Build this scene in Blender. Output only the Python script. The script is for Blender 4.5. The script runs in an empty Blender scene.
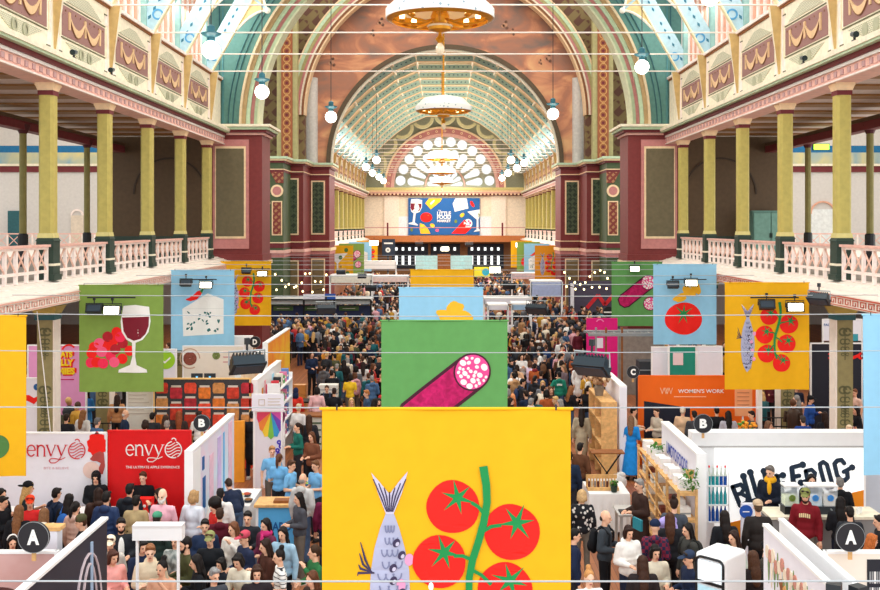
import bpy, bmesh, math, random
from mathutils import Vector, Matrix
from mathutils.geometry import tessellate_polygon
random.seed(7)
C = bpy.context.scene.collection
PI = math.pi
CAMZ = 6.5
def wx(px, Y): return (px-445.0)*Y/1000.0
def wz(py, Y): return CAMZ+(226.0-py)*Y/1000.0
def depth_for(py, z): return (CAMZ-z)*1000.0/(py-226.0)
# ------------------------------------------------------------------ materials
def lin(h):
    if isinstance(h, str):
        h = h.lstrip('#'); c = [int(h[i:i+2], 16)/255 for i in (0, 2, 4)]
    else: c = h
    return tuple(x/12.92 if x <= .04045 else ((x+.055)/1.055)**2.4 for x in c)
MATS = {}
def mat(name, col, rough=.6, metal=0, var=.10, scale=6, emit=0, spec=.3, alpha=1, trans=0):
    if name in MATS: return MATS[name]
    m = bpy.data.materials.new(name); m.use_nodes = True
    nt = m.node_tree; b = nt.nodes['Principled BSDF']
    c = lin(col)
    b.inputs['Roughness'].default_value = rough; b.inputs['Metallic'].default_value = metal
    b.inputs['Specular IOR Level'].default_value = spec
    if alpha < 1: b.inputs['Alpha'].default_value = alpha
    if var:
        tc = nt.nodes.new('ShaderNodeTexCoord'); n = nt.nodes.new('ShaderNodeTexNoise'); n.inputs['Scale'].default_value = scale
        n.inputs['Detail'].default_value = 4
        r = nt.nodes.new('ShaderNodeValToRGB')
        r.color_ramp.elements[0].position = .3; r.color_ramp.elements[1].position = .7
        r.color_ramp.elements[0].color = (*[x*(1-var) for x in c], 1)
        r.color_ramp.elements[1].color = (*[min(1, x*(1+var)) for x in c], 1)
        nt.links.new(tc.outputs['Object'], n.inputs['Vector']); nt.links.new(n.outputs['Fac'], r.inputs['Fac'])
        nt.links.new(r.outputs['Color'], b.inputs['Base Color'])
    else: b.inputs['Base Color'].default_value = (*c, 1)
    if emit:
        b.inputs['Emission Color'].default_value = (*c, 1); b.inputs['Emission Strength'].default_value = emit
        if 'glass' in name: b.inputs['Base Color'].default_value = (.12, .12, .12, 1)
    MATS[name] = m
    return m
def objcol_mat(name, rough=.8, var=.18, scale=9):
    m = bpy.data.materials.new(name); m.use_nodes = True
    nt = m.node_tree; b = nt.nodes['Principled BSDF']; b.inputs['Roughness'].default_value = rough
    b.inputs['Specular IOR Level'].default_value = .2
    oi = nt.nodes.new('ShaderNodeObjectInfo'); tc = nt.nodes.new('ShaderNodeTexCoord'); n = nt.nodes.new('ShaderNodeTexNoise')
    n.inputs['Scale'].default_value = scale; n.inputs['Detail'].default_value = 5
    mr = nt.nodes.new('ShaderNodeMapRange'); mr.inputs['From Min'].default_value = .3; mr.inputs['From Max'].default_value = .7
    mr.inputs['To Min'].default_value = 1-var; mr.inputs['To Max'].default_value = 1+var
    vm = nt.nodes.new('ShaderNodeVectorMath'); vm.operation = 'SCALE'
    L = nt.links.new
    L(tc.outputs['Object'], n.inputs['Vector']); L(n.outputs['Fac'], mr.inputs['Value']); L(oi.outputs['Color'], vm.inputs[0]); L(mr.outputs['Result'], vm.inputs['Scale'])
    L(vm.outputs['Vector'], b.inputs['Base Color'])
    return m
def pattern_mat(name, base, c2, kind='check', scale=8, rough=.7, thr=.5):
    """two-colour procedural pattern in object space"""
    if name in MATS: return MATS[name]
    m = bpy.data.materials.new(name); m.use_nodes = True
    nt = m.node_tree; b = nt.nodes['Principled BSDF']; b.inputs['Roughness'].default_value = rough; b.inputs['Specular IOR Level'].default_value = .25
    tc = nt.nodes.new('ShaderNodeTexCoord'); L = nt.links.new
    if kind == 'voronoi':
        t = nt.nodes.new('ShaderNodeTexVoronoi'); t.inputs['Scale'].default_value = scale; out = t.outputs['Distance']
    elif kind == 'stripe':
        t = nt.nodes.new('ShaderNodeTexWave'); t.bands_direction = 'Z'; t.inputs['Scale'].default_value = scale; out = t.outputs['Fac']
    elif kind == 'stripex':
        t = nt.nodes.new('ShaderNodeTexWave'); t.bands_direction = 'X'; t.inputs['Scale'].default_value = scale; out = t.outputs['Fac']
    elif kind == 'cloud':
        t = nt.nodes.new('ShaderNodeTexNoise'); t.inputs['Scale'].default_value = scale; t.inputs['Detail'].default_value = 7; t.inputs['Distortion'].default_value = .6; out = t.outputs['Fac']
    elif kind == 'plaid':
        t = nt.nodes.new('ShaderNodeTexChecker'); t.inputs['Scale'].default_value = scale; out = t.outputs['Fac']
    else:
        t = nt.nodes.new('ShaderNodeTexMagic'); t.inputs['Scale'].default_value = scale; t.turbulence_depth = 3; out = t.outputs['Fac']
    L(tc.outputs['Object'], t.inputs['Vector'])
    r = nt.nodes.new('ShaderNodeValToRGB')
    w = .16 if kind == 'cloud' else .03
    r.color_ramp.elements[0].position = max(0, thr-w); r.color_ramp.elements[1].position = min(1, thr+w)
    r.color_ramp.elements[0].color = (*lin(c2), 1); r.color_ramp.elements[1].color = (*lin(base), 1)
    L(out, r.inputs['Fac']); L(r.outputs['Color'], b.inputs['Base Color'])
    MATS[name] = m
    return m
# ------------------------------------------------------------------ mesh builder
class MB:
    def __init__(s): s.v = []; s.f = []; s.fm = []; s.mats = []
    def mi(s, m):
        if m not in s.mats: s.mats.append(m)
        return s.mats.index(m)
    def add(s, vs, fs, m):
        b = len(s.v); k = s.mi(m)
        s.v += [tuple(v) for v in vs]
        for f in fs: s.f.append(tuple(b+i for i in f)); s.fm.append(k)
        return s
    def quad(s, a, b, c, d, m): return s.add([a, b, c, d], [(0, 1, 2, 3)], m)
    def box(s, x0, x1, y0, y1, z0, z1, m):
        x0, x1 = min(x0, x1), max(x0, x1); y0, y1 = min(y0, y1), max(y0, y1); z0, z1 = min(z0, z1), max(z0, z1)
        v = [(x, y, z) for z in (z0, z1) for y in (y0, y1) for x in (x0, x1)]
        return s.add(v, [(0, 2, 3, 1), (4, 5, 7, 6), (0, 1, 5, 4), (2, 6, 7, 3), (0, 4, 6, 2), (1, 3, 7, 5)], m)
    def frustum(s, x, y, z0, z1, a0, b0, a1, b1, m):
        """rectangular frustum, half sizes a (x) b (y)"""
        v = [(x-a0, y-b0, z0), (x+a0, y-b0, z0), (x+a0, y+b0, z0), (x-a0, y+b0, z0), (x-a1, y-b1, z1), (x+a1, y-b1, z1), (x+a1, y+b1, z1), (x-a1, y+b1, z1)]
        return s.add(v, [(3, 2, 1, 0), (4, 5, 6, 7), (0, 1, 5, 4), (1, 2, 6, 5), (2, 3, 7, 6), (3, 0, 4, 7)], m)
    def bar(s, p0, p1, w, d, m, up=(0, 0, 1)):
        """rectangular bar p0->p1; w across, d along up-ish"""
        p0, p1 = Vector(p0), Vector(p1); t = (p1-p0).normalized(); u = Vector(up)
        a = t.cross(u)
        if a.length < 1e-4: a = t.cross(Vector((1, 0, 0)))
        a.normalize(); b = a.cross(t).normalized(); a = a*w/2; b = b*d/2
        v = [p0-a-b, p0+a-b, p0+a+b, p0-a+b, p1-a-b, p1+a-b, p1+a+b, p1-a+b]
        return s.add(v, [(3, 2, 1, 0), (4, 5, 6, 7), (0, 1, 5, 4), (1, 2, 6, 5), (2, 3, 7, 6), (3, 0, 4, 7)], m)
    def tube(s, pts, r, m, n=8, cap=True):
        pts = [Vector(p) for p in pts]; rs = r if isinstance(r, (list, tuple)) else [r]*len(pts)
        vs = []; prev = None
        for i, p in enumerate(pts):
            t = (pts[min(i+1, len(pts)-1)]-pts[max(i-1, 0)]).normalized()
            if prev is None:
                a = t.cross(Vector((0, 0, 1)))
                if a.length < .05: a = t.cross(Vector((1, 0, 0)))
            else: a = prev-t*prev.dot(t)
            a.normalize(); prev = a; b = t.cross(a)
            vs += [p+(a*math.cos(2*PI*k/n)+b*math.sin(2*PI*k/n))*rs[i] for k in range(n)]
        fs = [(i*n+k, i*n+(k+1) % n, (i+1)*n+(k+1) % n, (i+1)*n+k) for i in range(len(pts)-1) for k in range(n)]
        if cap: fs += [tuple(range(n-1, -1, -1)), tuple((len(pts)-1)*n+k for k in range(n))]
        return s.add(vs, fs, m)
    def lathe(s, prof, m, n=16, o=(0, 0, 0)):
        vs = [(o[0]+r*math.cos(2*PI*k/n), o[1]+r*math.sin(2*PI*k/n), o[2]+z) for r, z in prof for k in range(n)]
        fs = [(i*n+k, i*n+(k+1) % n, (i+1)*n+(k+1) % n, (i+1)*n+k) for i in range(len(prof)-1) for k in range(n)]
        return s.add(vs, fs, m)
    def ell(s, c, r, m, n=12, k=8):
        vs = []; fs = []
        for i in range(k+1):
            th = PI*i/k
            for j in range(n):
                ph = 2*PI*j/n
                vs.append((c[0]+r[0]*math.sin(th)*math.cos(ph), c[1]+r[1]*math.sin(th)*math.sin(ph), c[2]-r[2]*math.cos(th)))
        for i in range(k):
            for j in range(n): fs.append((i*n+j, i*n+(j+1) % n, (i+1)*n+(j+1) % n, (i+1)*n+j))
        return s.add(vs, fs, m)
    def caps(s, p0, p1, r0, r1, m, n=10):
        p0, p1 = Vector(p0), Vector(p1); d = (p1-p0)
        t = d.normalized() if d.length > 1e-6 else Vector((0, 0, 1))
        pts = []; rs = []
        for a in (-80, -45, 0): pts.append(p0+t*r0*math.sin(math.radians(a))); rs.append(r0*math.cos(math.radians(a)))
        for a in (0, 45, 80): pts.append(p1+t*r1*math.sin(math.radians(a))); rs.append(r1*math.cos(math.radians(a)))
        return s.tube(pts, rs, m, n)
    def prism(s, poly, y0, y1, m, axis='y'):
        """polygon in (x,z) extruded along y (or polygon in (y,z) along x, or (x,y) along z)"""
        n = len(poly)
        P = {'y': lambda p, t: (p[0], t, p[1]), 'x': lambda p, t: (t, p[0], p[1]), 'z': lambda p, t: (p[0], p[1], t)}[axis]
        vs = [P(p, y0) for p in poly]+[P(p, y1) for p in poly]
        tr = tessellate_polygon([[Vector((p[0], p[1], 0)) for p in poly]])
        fs = [tuple(t) for t in tr]+[tuple(i+n for i in reversed(t)) for t in tr]
        fs += [(i, (i+1) % n, n+(i+1) % n, n+i) for i in range(n)]
        return s.add(vs, fs, m)
    def ring(s, cx, cz, r0, r1, y0, y1, m, a0=0, a1=180, n=40):
        """half ring plate, facing -y at y0"""
        vs = []
        for i in range(n+1):
            a = math.radians(a0+(a1-a0)*i/n); c, q = math.cos(a), math.sin(a)
            for r, y in ((r0, y0), (r1, y0), (r1, y1), (r0, y1)): vs.append((cx+r*c, y, cz+r*q))
        fs = []
        for i in range(n):
            for k in range(4): fs.append((i*4+k, i*4+(k+1) % 4, (i+1)*4+(k+1) % 4, (i+1)*4+k))
        fs += [(3, 2, 1, 0), (n*4, n*4+1, n*4+2, n*4+3)]
        return s.add(vs, fs, m)
    def archwall(s, x0, x1, z0, z1, cx, cz, R, y0, y1, m, n=48):
        """wall between x0..x1, z0..z1 with an arched opening of radius R about (cx,cz), open below cz"""
        def outer(a):
            c, q = math.cos(a), math.sin(a); t = 1e9
            if c > 1e-6: t = min(t, (x1-cx)/c)
            if c < -1e-6: t = min(t, (x0-cx)/c)
            if q > 1e-6: t = min(t, (z1-cz)/q)
            return (cx+t*c, cz+t*q)
        ang = sorted(set([PI*i/n for i in range(n+1)]+[math.atan2(z1-cz, x1-cx), math.atan2(z1-cz, x0-cx)]))
        vs = []
        for a in ang:
            ox, oz = outer(a); ix, iz = cx+R*math.cos(a), cz+R*math.sin(a)
            vs += [(ix, y0, iz), (ox, y0, oz), (ox, y1, oz), (ix, y1, iz)]
        fs = []
        for i in range(len(ang)-1):
            for k in (0, 2, 3): fs.append((i*4+k, i*4+(k+1) % 4, (i+1)*4+(k+1) % 4, (i+1)*4+k))
        s.add(vs, fs, m)
        if cz > z0:
            s.box(x0, cx-R, y0, y1, z0, cz, m); s.box(cx+R, x1, y0, y1, z0, cz, m)
        return s
    def apply(s, M):
        s.v = [tuple(M @ Vector(v)) for v in s.v]; return s
    def merge(s, o, M=None):
        b = len(s.v); s.v += [tuple(M @ Vector(v)) if M else v for v in o.v]
        idx = [s.mi(m) for m in o.mats]
        s.f += [tuple(b+i for i in f) for f in o.f]; s.fm += [idx[k] for k in o.fm]
        return s
    def mesh(s, name, smooth=None):
        me = bpy.data.meshes.new(name); me.from_pydata(s.v, [], s.f)
        for m in s.mats: me.materials.append(m)
        me.polygons.foreach_set('material_index', s.fm)
        if smooth is not None:
            me.polygons.foreach_set('use_smooth', [True]*len(me.polygons)); me.set_sharp_from_angle(angle=math.radians(smooth))
        me.update()
        return me
    def build(s, name, parent=None, loc=(0, 0, 0), rot=0, smooth=None):
        o = bpy.data.objects.new(name, s.mesh(name, smooth)); C.objects.link(o)
        o.location = loc; o.rotation_euler = (0, 0, rot)
        if parent: o.parent = parent
        return o
def tag(o, label, cat, group=None, kind=None):
    o['label'] = label; o['category'] = cat
    if group: o['group'] = group
    if kind: o['kind'] = kind
    return o
def struct(name, mb, smooth=None, label=None):
    o = mb.build(name, smooth=smooth); o['kind'] = 'structure'
    if label: o['label'] = label
    return o
def thing(name, label, cat, loc=(0, 0, 0), rot=0, group=None, kind=None):
    o = bpy.data.objects.new(name, None); C.objects.link(o); o.empty_display_size = .2
    o.location = loc; o.rotation_euler = (0, 0, rot)
    return tag(o, label, cat, group, kind)
def copy_tree(o, parent=None):
    c = o.copy(); C.objects.link(c)
    if parent: c.parent = parent
    for ch in list(o.children): copy_tree(ch, c)
    return c
_txt = {}
def text_mesh(string, bold=0.0, shear=0, space=1.0):
    k = (string, bold, shear, space)
    if k not in _txt:
        cu = bpy.data.curves.new('lettering', 'FONT'); cu.body = string; cu.size = 1; cu.align_x = 'CENTER'; cu.align_y = 'CENTER'
        cu.offset = bold; cu.shear = shear; cu.extrude = .0; cu.fill_mode = 'FRONT'; cu.space_character = space; cu.resolution_u = 4
        o = bpy.data.objects.new('lettering', cu); C.objects.link(o)
        me = bpy.data.meshes.new_from_object(o.evaluated_get(bpy.context.evaluated_depsgraph_get()))
        _txt[k] = ([v.co.copy() for v in me.vertices], [tuple(p.vertices) for p in me.polygons])
        bpy.data.objects.remove(o); bpy.data.meshes.remove(me); bpy.data.curves.remove(cu)
    return _txt[k]
def add_text(mb, string, M, m, bold=0.0, width=None, height=None, shear=0, space=1.0):
    """text drawn in the local XZ plane of M (facing -y), scaled to width/height in metres"""
    vs, fs = text_mesh(string, bold, shear, space)
    x0, x1 = min(v.x for v in vs), max(v.x for v in vs); y0, y1 = min(v.y for v in vs), max(v.y for v in vs)
    sx = width/(x1-x0) if width else None; sy = height/(y1-y0) if height else None
    sx = sx or sy; sy = sy or sx
    cx, cy = (x0+x1)/2, (y0+y1)/2
    mb.add([M @ Vector(((v.x-cx)*sx, 0, (v.y-cy)*sy)) for v in vs], fs, m)
T = Matrix.Translation
def RZ(a): return Matrix.Rotation(a, 4, 'Z')
ORD = ['first', 'second', 'third', 'fourth', 'fifth', 'sixth', 'seventh', 'eighth', 'ninth', 'tenth', 'eleventh', 'twelfth', 'thirteenth', 'fourteenth', 'fifteenth', 'sixteenth', 'seventeenth', 'eighteenth', 'nineteenth', 'twentieth', 'twenty-first', 'twenty-second', 'twenty-third', 'twenty-fourth', 'twenty-fifth', 'twenty-sixth', 'twenty-seventh', 'twenty-eighth', 'twenty-ninth', 'thirtieth']
# palette
olive = mat('olive_paint', '#b9aa5c'); olive_lt = mat('pale_olive_paint', '#cfc27e'); dgreen = mat('dark_green_paint', '#2f3f35')
cream = mat('cream_paint', '#e9dfc6'); cream2 = mat('warm_cream_paint', '#f0d2a8'); maroon = mat('maroon_paint', '#6e2a2e'); dmaroon = mat('dark_maroon_paint', '#4a1a1c')
pink = mat('pink_paint', '#e3b3a5'); ppink = mat('pale_pink_paint', '#efdfd6'); mauve = pattern_mat('mauve_panel', '#96706a', '#704e4a', 'voronoi', 9, thr=.12)
mint = mat('mint_paint', '#bcd2b0'); teal = mat('teal_paint', '#58837a'); dteal = mat('dark_teal_paint', '#2c5a60'); paleblue = mat('pale_blue_paint', '#d3e6e6')
tan = mat('tan_paint', '#c2a268'); brown = mat('brown_wall', '#54402a'); greyorn = mat('grey_ornament', '#a8a78c')
white = mat('white_paint', '#f2f0ea', var=.03); offwhite = mat('offwhite_plaster', '#e6ddd0', var=.05); rose = mat('rose_paint', '#c07d78')
wood = mat('pale_wood', '#d9a96c', var=.2, scale=12); dwood = mat('brown_wood', '#8a5328', var=.2, scale=9); black = mat('black_paint', '#17181a', rough=.5, var=.05)
gold = mat('gold_metal', '#d79a2e', rough=.35, metal=.5); steel = mat('steel_grey', '#9aa0a2', rough=.4, metal=.4); dgrey = mat('dark_grey', '#33363b', var=.05)
pier_red = mat('pier_maroon', '#7a3230'); pier_green = mat('pier_green', '#4b5a3c'); panel_dk = mat('panel_olive_grey', '#6a5f45'); panel_gn = mat('panel_dark_green', '#3f4a3c')
glow = mat('daylight_glass', '#ffffff', var=0, emit=.55); globe_m = mat('lit_globe_glass', '#fff9ea', var=0, emit=6); warm = mat('lit_bulb', '#ffdf9a', var=0, emit=3.5)
lamp_on = mat('lit_lamp_glass', '#fff2d0', var=0, emit=7)
# ================================================================== THE HALL
S = 4.2
NEAR = [S*k for k in range(4, 11)]            # gallery columns of the near nave: 16.8 .. 42
FAR = [75.6+S*k for k in range(0, 12)]        # beyond the crossing
SIDE = {-1: 'left', 1: 'right'}
floor_m = bpy.data.materials.new('timber_floor'); floor_m.use_nodes = True
nt = floor_m.node_tree; b = nt.nodes['Principled BSDF']; b.inputs['Roughness'].default_value = .45
tc = nt.nodes.new('ShaderNodeTexCoord'); bt = nt.nodes.new('ShaderNodeTexBrick'); mp = nt.nodes.new('ShaderNodeMapping'); mp.inputs['Rotation'].default_value[2] = PI/2
bt.inputs['Scale'].default_value = 1.2; bt.inputs['Color1'].default_value = (*lin('#a8663a'), 1); bt.inputs['Color2'].default_value = (*lin('#8a4f2a'), 1); bt.inputs['Mortar'].default_value = (*lin('#5a3018'), 1)
bt.inputs['Mortar Size'].default_value = .006; bt.inputs['Brick Width'].default_value = 2.2; bt.inputs['Row Height'].default_value = .12
nt.links.new(tc.outputs['Object'], mp.inputs['Vector']); nt.links.new(mp.outputs['Vector'], bt.inputs['Vector']); nt.links.new(bt.outputs['Color'], b.inputs['Base Color'])
mb = MB(); mb.box(-34, 34, -4, 128, -.2, 0, floor_m); struct('floor', mb)

def stencil(mb, y, z, w, m, x0, flip=1):
    """small stencilled scroll on the camera-facing side of a square column"""
    for k, (dz, r) in enumerate(((0, .11), (-.24, .08), (-.42, .06), (-.56, .045))):
        mb.ring(x0-.055, z+flip*dz, r*.55, r, y-.006, y, m, 0, 330, 14); mb.ring(x0+.055, z+flip*dz, r*.55, r, y-.006, y, m, 0, 330, 14)
    mb.box(x0-.012, x0+.012, y-.006, y, min(z, z-flip*.7), max(z, z-flip*.7), m)

def gallery_column_parts(t):
    m = MB(); m.frustum(0, 0, 5.14, 5.28, .25, .25, .25, .25, dgreen); m.frustum(0, 0, 5.28, 6.12, .215, .215, .215, .215, dgreen)
    m.frustum(0, 0, 5.5, 5.56, .225, .225, .225, .225, cream); m.frustum(0, 0, 6.12, 6.2, .235, .235, .195, .195, dgreen); m.build('pedestal', t)
    prof = []; a, c = .185, .125
    oct_ = [(-a, -c), (-c, -a), (c, -a), (a, -c), (a, c), (c, a), (-c, a), (-a, c)]
    m = MB(); m.prism(oct_, 6.2, 9.78, olive, 'z'); m.frustum(0, 0, 6.2, 6.32, .205, .205, .185, .185, olive_lt); m.build('shaft', t)
    m = MB(); m.frustum(0, 0, 9.78, 9.9, .192, .192, .192, .192, maroon); m.frustum(0, 0, 9.9, 10.02, .195, .195, .235, .235, cream2); m.frustum(0, 0, 10.02, 10.13, .245, .245, .245, .245, cream2); m.build('capital', t)
col_proto = None
def gallery_column(x, y, label):
    global col_proto
    if col_proto is None:
        t = thing('gallery_column', label, 'column', (x, y, 0), 0, None, 'structure'); gallery_column_parts(t); col_proto = t
    else:
        t = copy_tree(col_proto); t.location = (x, y, 0); t['label'] = label
    t['group'] = 'olive columns of the upper gallery'
    return t
mgrey = mat('stencil_green', '#5d5c3c'); colbase = mat('lower_column_paint', '#8d8458')
low_proto = {}
def lower_column(s, x, y, label):
    if s not in low_proto:
        t = thing('lower_column', label, 'column', (x, y, 0), 0, None, 'structure')
        m = MB(); m.box(-.2, .2, -.2, .2, .5, 4.15, colbase); m.build('shaft', t)
        m = MB(); m.box(.2*-s, .235*-s, -.21, .21, .5, 4.15, offwhite); m.build('white_edge', t)
        m = MB(); m.box(-.25, .25, -.25, .25, 0, .5, dgreen); m.build('base', t)
        m = MB(); m.box(-.25, .25, -.25, .25, 4.15, 4.28, dteal); m.frustum(0, 0, 4.28, 4.5, .24, .24, .34, .34, olive); m.build('capital', t)
        m = MB(); stencil(m, -.2, 3.85, .3, mgrey, 0); stencil(m, -.2, 1.35, .3, mgrey, 0, -1); stencil(m, -.2, 2.4, .3, mgrey, 0); m.build('stencil', t)
        low_proto[s] = t
    else:
        t = copy_tree(low_proto[s]); t.location = (x, y, 0); t['label'] = label
    t['group'] = 'square columns below the gallery'
bal_proto = None; lat = mat('lattice_peach', '#dfb5a2')
def balustrade(x, y, label, length=3.55):
    """one bay of lattice balustrade along Y starting at y"""
    global bal_proto
    if bal_proto is None:
        t = thing('balustrade_panel', label, 'balustrade', (x, y, 5.14), 0, None)
        m = MB(); m.box(-.1, .1, -.05, length+.05, .84, .9, pink); m.box(-.06, .06, 0, length, .78, .84, ppink); m.build('handrail', t)
        m = MB(); m.box(-.035, .035, 0, length, .2, .27, ppink); m.build('bottom_rail', t)
        n = 6; st = length/n
        m = MB()
        for k in range(n):
            y0, y1 = k*st+.03, (k+1)*st-.03
            m.bar((-.012, y0, .27), (-.012, y1, .78), .045, .025, lat, (1, 0, 0)); m.bar((.012, y1, .27), (.012, y0, .78), .045, .025, lat, (1, 0, 0))
        m.build('lattice', t)
        for k in range(n+1):
            p = MB(); p.box(-.04, .04, k*st-.04, k*st+.04, 0, .78, ppink); p.build('baluster', t)
        bal_proto = t
    else:
        t = copy_tree(bal_proto); t.location = (x, y, 5.14); t['label'] = label
    t['group'] = 'lattice balustrade panels of the gallery'
    return t
def place(k, seq): return ORD[min(k, 29)]
for s in (-1, 1):
    sd = SIDE[s]
    for part, YS, w in (('near', NEAR, 'hall'), ('far', FAR, 'far nave')):
        vis = 0
        for k, y in enumerate(YS):
            gallery_column(s*10, y, f'olive gallery column with green pedestal on the {sd} side of the {w}, {ORD[k]} from the {"camera" if part=="near" else "crossing"}')
            if part == 'near': lower_column(s, s*10, y, f'tan stencilled column below the {sd} gallery, {ORD[k]} from the camera')
            if k < len(YS)-1: balustrade(s*9.92, y+.325, f'pale pink lattice balustrade panel of the {sd} {w} gallery, {ORD[k]} from the {"camera" if part=="near" else "crossing"}')
# thin back columns of the aisle gallery
for s, lst in ((-1, ((23, 33.6), (87, 39.7))), (1, ((808, 39.7), (870, 33.6)))):
    for i, (px, y) in enumerate(lst):
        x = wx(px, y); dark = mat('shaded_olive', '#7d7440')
        t = thing('aisle_column', f'thin dark olive column behind the {SIDE[s]} gallery, {"nearer the frame edge" if y < 35 else "nearer the brown wall"}', 'column', (x, y, 0), 0, 'thin columns behind the galleries', 'structure')
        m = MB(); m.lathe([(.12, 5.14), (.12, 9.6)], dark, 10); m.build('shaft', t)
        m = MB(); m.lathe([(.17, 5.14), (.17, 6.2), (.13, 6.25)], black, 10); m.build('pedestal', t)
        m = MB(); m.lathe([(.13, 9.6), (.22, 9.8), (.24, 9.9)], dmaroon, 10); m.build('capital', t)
# gallery slab, ledge, entablature, attic wall, clerestory - long structure pieces
fret_l = mat('fret_lit_pink', '#dba394'); fret_r = mat('fret_shaded_red', '#c0533c')  # one fret paint: pale lit tone left, shade put into the right
ceil_l = mat('gallery_ceiling', '#c4b0a8'); beam_m = mat('gallery_beam', '#8a5f30')
swag = mat('swag_cream', '#dcb88c'); swag_dk = mat('swag_brown', '#8a5c3c')
orn = pattern_mat('scroll_ornament', '#e2dcc0', '#8f927c', 'magic', 14)
ntrim = [0]; nwin = [0]
def trim(mb, label=None, smooth=None):
    ntrim[0] += 1; return struct(f'trim_{ntrim[0]}', mb, smooth, label)
def long_pieces(s, y0, y1, name):
    X = lambda a: s*a
    m = MB(); m.box(X(10), X(34), y0, y1, 4.86, 5.14, mat('gallery_floor', '#8c8276')); m.box(X(9.75), X(10.25), y0, y1, 4.5, 4.86, ppink); struct(f'trim_gallery_slab_{SIDE[s]}_{name}', m)
    m = MB()
    pr = [(X(10.3), 5.15), (X(10.), 5.15), (X(9.22), 4.9), (X(9.2), 4.62), (X(9.5), 4.56), (X(10.3), 4.5)]
    m.prism(pr, y0, y1, offwhite)
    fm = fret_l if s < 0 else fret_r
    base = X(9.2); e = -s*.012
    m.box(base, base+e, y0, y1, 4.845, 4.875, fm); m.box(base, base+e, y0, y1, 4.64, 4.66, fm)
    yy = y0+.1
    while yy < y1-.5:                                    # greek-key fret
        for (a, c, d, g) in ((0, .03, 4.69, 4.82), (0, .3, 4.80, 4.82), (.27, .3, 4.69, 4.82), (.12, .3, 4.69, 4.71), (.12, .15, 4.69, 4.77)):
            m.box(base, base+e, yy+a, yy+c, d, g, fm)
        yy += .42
    for a in (9.4, 9.7, 9.95): 
        zz = 4.9+(a-9.22)/.78*.25
        m.box(X(a), X(a+.05), y0, y1, zz-.02, zz+.025, ppink)
    trim(m, None)
    m = MB()
    m.box(X(9.72), X(10.35), y0, y1, 10.09, 10.38, pink); m.box(X(9.66), X(10.3), y0, y1, 10.38, 10.46, white)
    m.box(X(9.6), X(10.3), y0, y1, 10.46, 10.58, maroon); m.box(X(9.45), X(10.3), y0, y1, 10.58, 10.64, mint); m.box(X(9.41), X(10.3), y0, y1, 10.64, 10.77, cream)
    yy = y0+.1; md = mat('modillion_shade_mauve', '#c09a98')  # mauve plates carry the shade of the modillions in their colour
    while yy < y1:
        m.box(X(9.69), X(9.72), yy, yy+.16, 10.2, 10.33, md); m.box(X(9.7), X(9.72), yy+.2, yy+.38, 10.18, 10.34, pink); yy += .42
    m.box(X(9.66), X(9.72), y0, y1, 10.08, 10.12, ppink)
    trim(m)
    m = MB(); m.box(X(10.2), X(16), y0, y1, 10.45, 10.55, ceil_l)
    yy = y0+.6
    while yy < y1:
        m.box(X(10.2), X(16), yy, yy+.75, 10.39, 10.45, beam_m); yy += 2.1
    m.box(X(14.05), X(14.45), y0, y1, 9.72, 10.12, maroon); m.box(X(14.0), X(14.5), y0, y1, 10.0, 10.12, brown)
    struct(f'ceiling_gallery_{SIDE[s]}_{name}', m)
    m = MB(); m.box(X(9.85), X(10.3), y0, y1, 10.7, 12.85, cream); m.box(X(9.8), X(10.3), y0, y1, 12.85, 12.92, dwood); m.box(X(9.74), X(10.3), y0, y1, 12.92, 13.02, ppink)
    m.box(X(9.8), X(9.85), y0, y1, 10.77, 10.84, mint)
    struct(f'wall_attic_{SIDE[s]}_{name}', m)
    m = MB(); m.box(X(10.6), X(10.7), y0, y1, 13.0, 17.2, glow if name == 'near' else mat('far_window_glass', '#ffffff', var=0, emit=.4)); struct(f'window_clerestory_{SIDE[s]}_{name}', m)
    m = MB(); m.box(X(10.0), X(10.6), y0, y1, 16.4, 17.2, ppink); m.box(X(10.0), X(10.3), y0, y1, 17.2, 17.6, cream); trim(m)
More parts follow.
